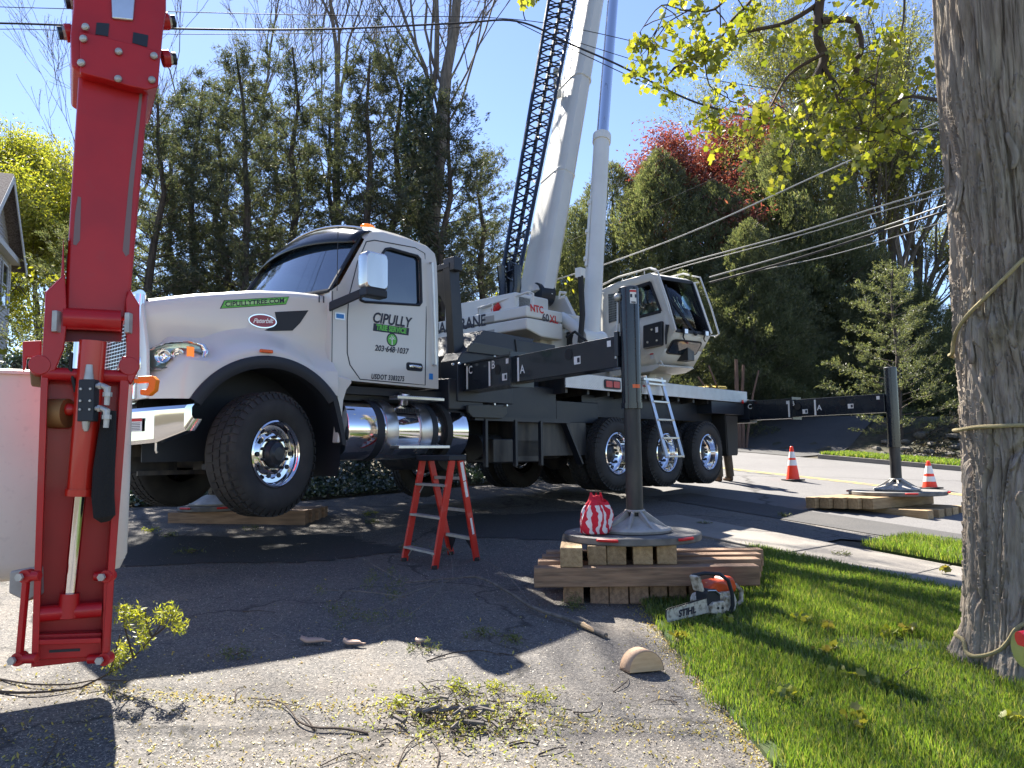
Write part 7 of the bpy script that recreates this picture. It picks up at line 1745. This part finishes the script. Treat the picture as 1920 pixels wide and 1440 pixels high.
for pxs, a, b in specs:
    pts, rs = limb(pxs, a, b); ov.tube(pts, rs, 7 if a > .02 else 5, False)
    for i in range(len(pts) // 3, len(pts)):
        if rr0.random() < .62:
            d = Vector((rr0.gauss(0, .6), rr0.gauss(0, .6), rr0.gauss(-.1, .6))).normalized(); L = rr0.uniform(.12, .5); p = pts[i]; tw = [p]
            for k in range(4): d = (d + Vector((rr0.gauss(0, .25), rr0.gauss(0, .25), rr0.gauss(-.05, .2)))).normalized(); p = p + d * L / 4; tw.append(p)
            ov.tube(tw, [.006, .005, .004, .003, .002], 4, False); lp_.append(tw[-1]); lp_ += [tw[2]] if rr0.random() < .25 else []
    lp_.append(pts[-1])
ovr = thing('maple_bough', 'overhanging maple boughs with bright yellow green leaf clusters at upper right', 'tree bough', P(1560, -260, 6.2))
inv = Matrix.Translation(-ovr.location)
ov.v = [tuple(inv @ Vector(v)) for v in ov.v]; ov.build('branch', M['twig'], ovr, ang=60, fixn=False)
g = np.random.default_rng(77); cl_ = [inv @ p for p in lp_]; cl_ = [c for c in cl_]
leaves_at('leaf_cluster', cl_, 19, .036, .050, MAPLE_NEW, ovr, droop=.13, star=True, seed=3)
# lone leaf cluster at the top centre hanging beside the cable
lt2 = thing('maple_twig', 'little hanging twig of yellow leaves at the top edge left of the boom', 'tree bough', P(990, -60, 6.0))
tw = MB().tube([(0, 0, 0), (.0, 0, -.15), (-.01, 0, -.28)], [.006, .005, .003], 5, False); tw.build('branch', M['twig'], lt2, fixn=False); leaves_at('leaf_cluster', [(-.01, 0, -.30), (.0, 0, -.24)], 10, .04, .03, MAPLE_NEW, lt2, droop=.05, star=True, seed=8)
# ---- hedges by the house, ivy bed, far wood
def hedge(name, label, cx, cy, lx, ly, hz_, n, rz=0, m_=IVY, size=.045):
    z0 = H(cx, cy); root = thing(name, label, 'hedge', (cx, cy, z0 - .05), rz, None)
    g = np.random.default_rng(int(abs(cx * 10)) + 3); f = g.integers(0, 4, n); u, v = g.uniform(-1, 1, n), g.uniform(-1, 1, n)
    x = np.where(f == 0, -1, np.where(f == 1, 1, u)) ; y = np.where(f == 2, -1, v); z = np.where(f == 3, 1, (np.where(f < 3, v, 0) + 1) / 2); y = np.where(f == 3, v, np.where(f == 2, -1, u)); x = np.where(f >= 2, u, x)
    Pn = np.c_[x * lx / 2, y * ly / 2, z * hz_] + g.normal(0, .05, (n, 3)); leaves_at('foliage', Pn, 1, size, .01, m_, root, aspect=1.1, seed=int(cx))
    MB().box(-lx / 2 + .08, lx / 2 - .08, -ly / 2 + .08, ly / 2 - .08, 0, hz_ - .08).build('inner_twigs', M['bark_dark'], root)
    return root
q = P(95, 800, 17); hedge('clipped_hedge', 'tall clipped dark hedge between the house and the red arm', q.x, 17, 1.5, 1.0, 2.25, 9000)
q = P(20, 800, 13.5); hedge('clipped_hedge', 'low front hedge at the left edge above the bucket', q.x - .8, 13.2, 3.2, 1.0, .95, 9000)
q = P(70, 800, 21); hedge('clipped_hedge', 'distant hedge behind the tall clipped one', q.x, 21, 4.5, 1.0, 2.0, 8000)
iv_n = 110000; g = np.random.default_rng(17)
edge = LEFT; pts = []
ex = [p.x for p in edge[2:]]; ey = [p.y for p in edge[2:]]
X = g.uniform(-13, 3.2, iv_n); base_y = np.interp(X, ex, ey); Y = base_y + .02 + np.abs(g.normal(0, 1, iv_n)) ** 1.3 * 1.3
mnd = .10 + .30 * (1 - np.exp(-(Y - base_y) * 2.5)) * (.75 + .35 * np.sin(X * 3.3) * np.sin(Y * 2.7)) + .35 * np.clip((Y - base_y - .8), 0, 1)
lim = (.811 * X + .585 * Y) < 9.1; X, Y, mnd, base_y = X[lim], Y[lim], mnd[lim], base_y[lim]
Zp = np.array([H(a, b) for a, b in zip(X, Y)]) + mnd * g.uniform(.55, 1.05, len(X))
o = leaves_at('ivy_bed', np.c_[X, Y, Zp], 1, .027, .02, IVY, None, aspect=1.2, seed=12, flat=.3); prop(o, 'dark glossy ivy and pachysandra bed under the grove beside the driveway', 'ground cover', kind='stuff')
# far wood behind everything
n = 90000; g = np.random.default_rng(19); X = g.uniform(-60, 60, n); depth_ = g.uniform(0, 6, n); Yb = 50 + 4 * np.sin(X * .2); Zb = g.uniform(0, 1, n) ** .8 * (7.2 + 2.2 * np.sin(X * .4) + 1.2 * np.sin(X * 1.3 + 2) + .6 * np.sin(X * 3.1))
gap = (np.sin(X * 1.1 + Zb * .6) * np.sin(Zb * 1.3 + X * .4) > -.55); X, Yb, Zb, depth_ = X[gap], Yb[gap], Zb[gap], depth_[gap]
o = leaves_at('far_wood', np.c_[X, Yb + depth_, Zb + np.array([H(a, 36) for a in X])], 1, .20, .12, CONIF2, None, aspect=.9, seed=21); prop(o, 'far belt of mixed dark green woodland behind the street', 'woodland', kind='stuff')
n = 26000; g = np.random.default_rng(29); X = g.uniform(-22, 2, n); Zb = g.uniform(.2, 5.5, n); Yb = 24 + g.uniform(0, 4, n) + .3 * X * 0
gap = (np.sin(X * 1.7 + Zb) * np.sin(Zb * 2.1 + X * .8) > .05); X, Yb, Zb = X[gap], Yb[gap], Zb[gap]
o = leaves_at('understorey', np.c_[X, Yb, Zb + np.array([H(a, 24) for a in X])], 1, .085, .1, YELLOWGREEN, None, aspect=.9, seed=22); prop(o, 'sunlit yellow green undergrowth glimpsed between the grove trunks', 'undergrowth', kind='stuff')
# ---- the bank's stones
r0 = random.Random(31); wall = thing('stone_bank', 'dark rough field stone retaining bank behind the far sidewalk', 'stone wall', (0, 0, 0))
stm = []
for v in range(5):
    mb = MB(); mb.ball((0, 0, 0), 1, 5, (1, .8, .7)); mb.v = [tuple(Vector(p) * (1 + .25 * math.sin(p[0] * 5 + v * 2) * math.cos(p[1] * 4 + v))) for p in mb.v]; o = mb.build('stone', M['stone'], wall); o.location = (0, 0, -50); stm.append(o)
k = 0
for row_ in range(4):
    t_ = -13
    while t_ < 4:
        wv = r0.uniform(.16, .32); s_ = 23.3 + row_ * .55 + r0.uniform(-.08, .08); p = st(s_, t_)
        o = stm[k] if k < 5 else stm[k % 5].copy()
        if k >= 5: COL.objects.link(o)
        o.location = (p.x, p.y, H(p.x, p.y) + .02); o.scale = (wv, wv * .8, wv * .6); o.rotation_euler = (r0.uniform(-.3, .3), r0.uniform(-.3, .3), r0.uniform(0, 6)); t_ += wv * 2.0 + r0.uniform(.1, .5); k += 1
g = np.random.default_rng(37); n = 30000; s_ = g.uniform(22.8, 30, n); t_ = g.uniform(-12, 10, n); X = .811 * s_ + .585 * t_; Y = .585 * s_ - .811 * t_
o = leaves_at('bank_cover', np.c_[X, Y, np.array([H(a, b) for a, b in zip(X, Y)]) + g.uniform(0, .18, n)], 1, .06, .02, leaf_mat('dull bank leaves', [(.03, .04, .018), (.06, .045, .025), (.05, .06, .02), (.09, .07, .04)], .2), None, seed=31, flat=.3); prop(o, 'dull brown green ground cover on the shaded bank', 'ground cover', kind='stuff')

# ================================================================== fallen branches, sprigs and the debris heap
def ground_pt(px, py, dz=.0): q = G(px, py); q.z = H(q.x, q.y) + dz; return q
fb = thing('fallen_branch', 'long fallen branch with a split pale butt lying across the shaded driveway', 'fallen branch', ground_pt(1136, 1198))
L0 = fb.location.copy()
main = [(1136, 1198, .02), (1100, 1182, .03), (1060, 1170, .04), (1000, 1152, .05), (955, 1130, .08), (900, 1106, .10), (850, 1102, .08), (760, 1104, .05)]
pts = dense([ground_pt(x, y, z) - L0 for x, y, z in main], 5); n = len(pts)
wd_ = MB().tube(pts, [.021 - .016 * k / (n - 1) for k in range(n)], 8); 
side_ = [[(1000, 1152, .05), (960, 1110, .10), (925, 1085, .12), (895, 1058, .06)], [(870, 1102, .09), (800, 1130, .12), (740, 1150, .10), (650, 1190, .05)], [(830, 1103, .08), (825, 1140, .14), (780, 1165, .08), (700, 1200, .04)], [(850, 1102, .08), (845, 1060, .10), (830, 1045, .14)], [(760, 1104, .05), (700, 1090, .14), (680, 1085, .18)], [(760, 1145, .1), (690, 1130, .08), (600, 1128, .08), (560, 1150, .04)]]
sp_ = []
for s_ in side_:
    pp = dense([ground_pt(x, y, z) - L0 for x, y, z in s_], 4); wd_.tube(pp, [.006 - .004 * k / (len(pp) - 1) for k in range(len(pp))], 5); sp_ += pp[-4:]
wd_.build('branch', M['bark_grey'], fb, ang=60)
bt_ = MB(); a = pts[0]; b = pts[6]; bt_.tube([a + (a - b) * .05, a.lerp(b, .5), b], [.004, .016, .0205], 6); bt_.build('split_butt', M['fresh_wood'], fb)
cl_ = []
rr0 = random.Random(8)
for (x, y) in ((735, 1085), (700, 1105), (725, 1110), (750, 1112), (640, 1160), (625, 1150), (690, 1120), (670, 1165), (745, 1135), (715, 1170), (690, 1175), (760, 1170), (640, 1180), (600, 1130), (735, 1125), (655, 1145), (1080, 1145), (1075, 1135)): cl_.append(ground_pt(x, y, rr0.uniform(.04, .13)) - L0)
leaves_at('catkin_cluster', cl_ , 70, .013, .032, WILT_GREEN, fb, aspect=.4, seed=5, droop=.03)
# bright sprig by the foot of the red arm
sg = thing('leafy_sprig', 'bright yellow green oak sprig standing up beside the foot of the red arm', 'leafy sprig', ground_pt(205, 1285)); L0 = sg.location.copy()
yy = 4.25
st2 = [[(150, 1290, yy - .1), (205, 1262, yy), (250, 1232, yy), (285, 1195, yy), (305, 1165, yy)], [(285, 1195, yy), (275, 1170, yy), (272, 1140, yy)], [(285, 1195, yy), (310, 1175, yy), (325, 1150, yy)], [(250, 1232, yy), (235, 1180, yy), (232, 1140, yy)], [(205, 1262, yy), (215, 1230, yy), (225, 1190, yy)]]
wd_ = MB()
for s_ in st2: pp = dense([P(*q) - L0 for q in s_], 4); wd_.tube(pp, [.006 - .003 * k / (len(pp) - 1) for k in range(len(pp))], 5)
wd_.build('branch', M['twig'], sg, ang=60)
cl_ = [P(x, y, yy + rr0.uniform(-.05, .05)) - L0 for x, y in ((232, 1128), (225, 1140), (245, 1140), (262, 1140), (240, 1155), (275, 1155), (268, 1165), (300, 1140), (315, 1132), (325, 1140), (335, 1150), (340, 1165), (330, 1160), (275, 1180), (262, 1185), (270, 1195), (310, 1150), (255, 1150), (205, 1228), (215, 1240), (225, 1215), (232, 1200), (240, 1215), (215, 1225))]
leaves_at('leaf_cluster', cl_, 60, .015, .018, MAPLE_NEW, sg, droop=.06, aspect=.5, seed=6)
# small sprigs
def sprig(px, py, label, n=70, size=.014, m_=WILT_GREEN, spread_=.05, cat='leaf clump', grp='green catkin clumps on the driveway', dz=.02):
    q = ground_pt(px, py, dz); root = thing('fallen_sprig', label, cat, q, 0, grp); r1 = random.Random(px)
    w_ = MB()
    for k in range(4): a = r1.uniform(0, 6.3); w_.tube([(0, 0, 0), (spread_ * math.cos(a), spread_ * math.sin(a), .02), (2 * spread_ * math.cos(a + .3), 2 * spread_ * math.sin(a + .3), .012)], .002, 4, False)
    w_.build('twig', M['twig'], root, fixn=False); leaves_at('leaf_cluster', [(r1.gauss(0, spread_), r1.gauss(0, spread_ * .6), r1.uniform(0, .03)) for _ in range(8)], n // 4, size, spread_ * .4, m_, root, aspect=.5, seed=px)
for px, py, lab in ((437, 1236, 'rounded green catkin clump alone in the middle of the shaded driveway'), (905, 1196, 'flat green clump left of the split branch butt'), (960, 1206, 'brown green clump just below the split branch butt'), (693, 968, 'yellow green sprig on the dappled asphalt behind the ladder'), (700, 982, 'small sprig next to the yellow green one behind the ladder'),
                    (352, 1040, 'dark green clump on the dark asphalt patch'), (280, 1000, 'small yellow sprig beside the bucket'), (320, 1008, 'small green sprig right of the bucket'), (470, 995, 'green sprig in front of the timber mat'), (845, 1298, 'bright green clump on top of the debris heap'), (1075, 1142, 'tuft of oak catkins in front of the near stack'),
                    (825, 1045, 'leafy tuft against the ladder front leg'), (770, 1040, 'leafy tuft at the ladder left foot'), (1470, 970, 'olive sprig in the street gutter'), (400, 970, 'catkin clump lying on the timber mat edge'), (1580, 1045, 'weedy sprig standing at the sidewalk edge'), (1320, 985, 'green sprig behind the near pad'), (790, 1222, 'faint green clump right of the wood slices'), (1000, 1318, 'bright leaf tuft at the right end of the debris heap'), (745, 1330, 'bright leaf tuft left of the debris heap'), (930, 1300, 'green leaf tuft at the shadow tip above the debris heap')):
    sprig(px, py, lab, m_=(MAPLE_NEW if px in (693, 280, 845, 1000, 745, 930) else WILT_GREEN), dz=.06 if px in (825, 770) else .02)
for k, (px, py, lab) in enumerate(((1505, 1180, 'yellow leaf cluster on the lawn right of the chainsaw tip'), (1550, 1190, 'wilted brown leaf cluster on the lawn'), (1665, 1205, 'orange brown leaf spray on the worn lawn patch'), (1560, 1240, 'pale yellow leaf spray in the sunlit lawn'), (1675, 1310, 'upright yellow leaf in the lawn foreground'), (1610, 1372, 'yellow leaf cluster low in the lawn foreground'), (1900, 1375, 'bright yellow leaf cluster at the lower right corner'), (1280, 1215, 'yellow weed tuft in the lawn near the log wedge'), (1360, 1178, 'fallen maple leaf in front of the chainsaw'), (1710, 1200, 'small twiggy leaf by the foot of the trunk'), (1475, 1325, 'pale leaf in the lower lawn'), (1765, 1080, 'yellow leaf lying on the sidewalk'), (1590, 1290, 'wilting leaf half sunk in the grass'))):
    q = ground_pt(px, py, .075); root = thing('fallen_leaves', lab, 'fallen leaves', q, 0, 'fallen maple leaves on the lawn'); leaves_at('leaf_cluster', [(rr0.gauss(0, .03), rr0.gauss(0, .03), 0) for _ in range(3)], 5, .030, .022, WILT if k % 2 else MAPLE_NEW, root, star=True, seed=px)
# heap of twigs and bark in the foreground
hp_ = thing('twig_heap', 'heap of broken twigs, bark strips and yellow leaves in the sunlit foreground', 'debris heap', ground_pt(850, 1360)); L0 = hp_.location.copy(); r1 = random.Random(5)
hb = MB(); barkp = MB()
for k in range(270):
    px = r1.gauss(865, 88); py = r1.gauss(1352, 26); q = ground_pt(px, min(1430, max(1290, py)), r1.uniform(.004, .05) * max(0, 1 - abs(px - 860) / 150)) - L0; a = r1.uniform(0, 3.14); L = r1.uniform(.02, .15) * r1.uniform(.4, 1); r = r1.uniform(.0015, .004); dz = r1.gauss(0, .012)
    m_ = q + Vector((r1.gauss(0, .01), r1.gauss(0, .01), r1.uniform(0, .012))); d = Vector((math.cos(a) * L / 2, math.sin(a) * L / 2, dz)); hb.tube([q - d, m_, q + d], [r, r, r * .6], 4)
for k in range(34):
    px = r1.gauss(850, 55); py = r1.gauss(1350, 16); q = ground_pt(px, py, r1.uniform(.012, .05)) - L0; a = r1.uniform(0, 3.14); L = r1.uniform(.03, .10); barkp.tube([q - Vector((math.cos(a), math.sin(a), 0)) * L / 2, q + Vector((math.cos(a), math.sin(a), .1)) * L / 2], [r1.uniform(.005, .012)] * 2, 5)
o = hb.build('twigs', M['twig'], hp_, ang=60, kind='stuff', fixn=False); barkp.build('bark_pieces', M['bark_grey'], hp_, ang=60, kind='stuff')
leaves_at('yellow_leaves', [ground_pt(r1.gauss(880, 95), min(1425, max(1292, r1.gauss(1348, 30))), r1.uniform(.006, .026)) - L0 for _ in range(480)], 3, .0125, .010, leaf_mat('heap leaves', [(.42, .44, .05), (.28, .36, .05), (.5, .42, .06), (.34, .40, .06), (.24, .19, .09)], .5), hp_, aspect=.6, seed=9)['kind'] = 'stuff'
# loose twigs
def twig(pxs, r, label, lift=.008):
    pts = [ground_pt(x, y, lift + (.012 if 0 < i < len(pxs) - 1 else 0)) for i, (x, y) in enumerate(pxs)]; L0 = pts[0]; pts = dense([p - L0 for p in pts], 4); n = len(pts)
    o = MB().tube(pts, [r * (1 - .6 * k / (n - 1)) for k in range(n)], 5).build('twig', M['twig'], ang=60, fixn=False); o.location = L0; prop(o, label, 'twig', 'loose twigs on the ground'); return o
twig([(690, 1378), (640, 1374), (590, 1372), (560, 1360), (545, 1340), (520, 1322), (465, 1312)], .0075, 'long forked dark twig pointing left in the sunlit foreground')
twig([(590, 1372), (575, 1355), (563, 1345)], .005, 'short side twig of the long forked one')
twig([(560, 1327), (520, 1325), (466, 1326)], .003, 'thin straight twig above the long forked one')
twig([(440, 1318), (443, 1300), (458, 1292)], .004, 'little upright twig left in the sunlit foreground')
twig([(0, 1276), (60, 1290), (130, 1290), (180, 1282), (240, 1280)], .006, 'dark branch lying under the foot of the red arm')
twig([(0, 1300), (50, 1306), (110, 1302), (160, 1290)], .009, 'thicker branch below the foot of the red arm at the left edge')
twig([(80, 1440), (108, 1395), (100, 1380)], .004, 'small forked twig at the lower left')
twig([(455, 1149), (485, 1150), (516, 1150)], .004, 'thin twig in the middle of the shaded driveway')
twig([(800, 1242), (850, 1230), (905, 1226), (940, 1232)], .005, 'curved twig right of the wood slices')
twig([(935, 1227), (970, 1232)], .004, 'short stick right of the curved twig')
twig([(1150, 1300), (1175, 1285), (1178, 1272)], .004, 'hooked twig left of the log wedge')
twig([(1075, 1338), (1110, 1342), (1130, 1320)], .004, 'forked twig right of the debris heap')
twig([(1270, 1320), (1240, 1319), (1215, 1322)], .004, 'dark twig near the lawn edge below the log wedge')
twig([(955, 1402), (985, 1400), (1010, 1400)], .006, 'straight dark stick below the debris heap')
twig([(1010, 1418), (1040, 1412), (1062, 1405)], .005, 'angled stick at lower centre')
twig([(745, 1440), (770, 1400), (830, 1372), (900, 1350)], .004, 'long thin twig running out of the heap to the bottom edge')
twig([(600, 1440), (660, 1420), (700, 1440)], .003, 'thin twig at the bottom edge left of the heap')
twig([(820, 1440), (822, 1410), (800, 1380)], .004, 'curved twig at the bottom edge under the heap')
twig([(1690, 1290), (1715, 1276), (1745, 1278)], .005, 'forked twig lying on the lawn', .06)
twig([(1280, 1310), (1255, 1316), (1300, 1350)], .003, 'fine twig on the driveway edge')

# ================================================================== house at the far left
ho = thing('house', 'grey clapboard house with a gabled roof at the left edge', 'house')
HY = 27.0
hA = P(20, 480, HY); hx = hA.x
z0 = H(hx, HY) - .2; ze = P(20, 484, HY).z
wd = Vector((.40, -.92, 0)).normalized()             # along the gable wall, towards us
wn_ = Vector((-wd.y, wd.x, 0))
c0 = Vector((hx, HY, 0)); Lw = 5.0; GH = 2.1
def hp3(u, z, off=0): return Vector((c0.x + wd.x * u + wn_.x * off, c0.y + wd.y * u + wn_.y * off, z))
MB().prism([hp3(0, z0), hp3(Lw, z0), hp3(Lw, ze), hp3(Lw / 2, ze + GH), hp3(0, ze)], -wn_ * .2).build('wall', M['siding'], ho)
wb2 = MB().prism([hp3(0, z0) - wn_ * .2, hp3(0, ze) - wn_ * .2, hp3(0, ze) - wn_ * 7, hp3(0, z0) - wn_ * 7], wd * .2).build('wall', M['siding'], ho)
nbd = int((ze + GH - .1 - z0) / .13)
for k in range(nbd):
    zk = z0 + k * .13; u1 = Lw; u0 = 0
    if zk > ze: f = (zk - ze) / GH; u0 = Lw / 2 * f; u1 = Lw - Lw / 2 * f
    if u1 - u0 < .1: break
    MB().add([hp3(u0, zk, .022), hp3(u1, zk, .022), hp3(u1, zk + .13, .004), hp3(u0, zk + .13, .004), hp3(u0, zk, 0), hp3(u1, zk, 0)], [(0, 1, 2, 3), (0, 1, 5, 4)]).build('clapboard', M['siding'], ho, smooth_=False)
for k in range(int((ze - z0) / .13)):
    zk = z0 + k * .13; a = hp3(-.0, zk) + wd * -.022; b = a - wn_ * 7; e = Vector((0, 0, .13)); MB().add([a, b, b + e + wd * .018, a + e + wd * .018], [(0, 1, 2, 3)]).build('clapboard', M['siding'], ho, smooth_=False)
ov_ = .45
e1, pk_, e2_ = hp3(-ov_, ze - .42), hp3(Lw / 2, ze + GH + .12), hp3(Lw + ov_, ze - .42)
MB().prism([e2_ + wn_ * ov_, pk_ + wn_ * ov_, pk_ - wn_ * 7, e2_ - wn_ * 7], (0, 0, .12)).build('roof', M['shingle'], ho, bevel=.01)
MB().beam(e2_ + wn_ * ov_ - Vector((0, 0, .05)), pk_ + wn_ * ov_ - Vector((0, 0, .05)), .03, .22).build('barge_board', M['trim'], ho)
MB().prism([e1 + wn_ * ov_, pk_ + wn_ * ov_, pk_ - wn_ * 7, e1 - wn_ * 7], (0, 0, .12)).build('roof', M['shingle'], ho, bevel=.01)
MB().beam(e1 + wn_ * ov_ - Vector((0, 0, .05)), pk_ + wn_ * ov_ - Vector((0, 0, .05)), .03, .22).build('barge_board', M['trim'], ho)
MB().prism([hp3(-.05, z0, .03), hp3(.10, z0, .03), hp3(.10, ze - .1, .03), hp3(-.05, ze - .1, .03)], -wn_ * .03).build('corner_board', M['trim'], ho)
MB().prism([hp3(-.3, ze - .22, .03), hp3(Lw, ze - .22, .03), hp3(Lw, ze - .02, .03), hp3(-.3, ze - .02, .03)], wn_ * .25).build('frieze', M['trim'], ho)
for u0, z_ in ((.6, ze - 1.9), (.6, z0 + .9), (2.3, ze - 1.9), (2.3, z0 + .9), (3.9, ze - 1.9), (3.9, z0 + .9)):
    fr_ = MB()
    for a, b, c, d in ((u0 - .08, u0, z_ - .08, z_ + 1.48), (u0 + .75, u0 + .83, z_ - .08, z_ + 1.48), (u0, u0 + .75, z_ + 1.4, z_ + 1.48), (u0, u0 + .75, z_ - .08, z_), (u0, u0 + .75, z_ + .68, z_ + .72)): fr_.prism([hp3(a, c, .03), hp3(b, c, .03), hp3(b, d, .03), hp3(a, d, .03)], wn_ * .03)
    wo_ = fr_.build('window', M['trim'], ho); MB().prism([hp3(u0, z_, .03), hp3(u0 + .75, z_, .03), hp3(u0 + .75, z_ + 1.4, .03), hp3(u0, z_ + 1.4, .03)], wn_ * .006).build('pane', M['glass'], wo_)

# ================================================================== overhead cables
def cable(pts, r, label, m_='wire', sag=0, n=24):
    q = [P(*p) for p in pts]
    if len(q) == 2:
        a, b = q; q = [a.lerp(b, k / n) - Vector((0, 0, sag * 4 * (k / n) * (1 - k / n))) for k in range(n + 1)]
    else: q = dense(q, 8)
    L0 = q[0].copy(); o = MB().tube([p - L0 for p in q], r, 6).build('overhead_cable', M[m_], ang=80, fixn=False); o.location = L0; prop(o, label, 'cable', 'overhead cables'); return o
cable([(-700, -15, 11), (-80, 10, 11), (150, 17, 11), (480, 26, 11), (700, 30, 11), (1000, 40, 11.2), (1300, 105, 11.6)], .006, 'topmost thin cable crossing the sky left of the boom')
cable([(-700, 10, 9.5), (-80, 40, 9.5), (60, 45, 9.5), (330, 54, 9.6), (600, 55, 9.8), (850, 44, 10), (970, 40, 10.0), (1075, 85, 9.9), (1160, 122, 9.8), (1305, 192, 9.8), (1450, 227, 9.8), (1600, 240, 9.6), (1800, 244, 9)], .013, 'thick twisted black cable dipping across the boom')
cable([(-700, 25, 9.8), (-80, 52, 9.8), (60, 55, 9.8), (330, 64, 9.8), (700, 60, 10), (880, 50, 10)], .005, 'thin cable just under the thick twisted one at left')
cable([(970, 42, 10.0), (1100, 105, 10), (1250, 172, 10), (1440, 232, 10), (1600, 280, 10)], .006, 'thin cable running below the thick one right of the boom')
cable([(1060, 72, 12), (1250, 130, 12), (1400, 160, 12), (1700, 200, 12)], .006, 'faint cable crossing behind the boom toward the right boughs')
cable([(985, 38, 9.9), (981, 20, 9.9), (979, -40, 9.9)], .008, 'short looped tie holding the thick cable at the top', )
cable([(1040, 525, 13), (1150, 490, 13), (1320, 425, 12.5), (1560, 316, 12), (1780, 220, 11)], .012, 'pale upper cable of the service bundle right of the boom', 'wire_pale')
cable([(1140, 545, 13), (1260, 500, 13), (1480, 440, 12), (1640, 390, 11.5), (1790, 345, 11)], .012, 'pale cable second from the top of the service bundle', 'wire_pale')
cable([(1140, 550, 13.1), (1260, 506, 13.1), (1480, 447, 12), (1640, 400, 11.5), (1790, 358, 11)], .008, 'thin pale cable just beneath the second one', 'wire_pale')
cable([(1330, 520, 13), (1470, 480, 12.5), (1640, 430, 12), (1790, 378, 11)], .012, 'pale braided cable in the middle of the service bundle', 'wire_pale')
cable([(1330, 530, 13), (1470, 492, 12.5), (1640, 438, 12), (1760, 400, 11), (1790, 390, 11)], .018, 'thick dark cable low in the service bundle')
cable([(1380, 515, 13), (1560, 478, 12), (1790, 410, 11)], .007, 'lowest thin cable of the service bundle', 'wire_pale')
cable([(1050, 395, 14), (1180, 330, 14), (1330, 255, 14), (1500, 190, 14)], .004, 'fine line slanting up behind the boom')
cable([(1060, 455, 14), (1260, 370, 14), (1480, 270, 14)], .004, 'second fine line slanting up past the red maple')
# ================================================================== nothing deeper than thing > part > sub-part
def depth_(o):
    n = 0
    while o.parent: o = o.parent; n += 1
    return n
for _ in range(3):
    for o in list(S.objects):
        if depth_(o) > 2: o.parent = o.parent.parent
for o in S.objects:
    if o.parent and 'category' in o: del o['category']
if 'category' in door: pass
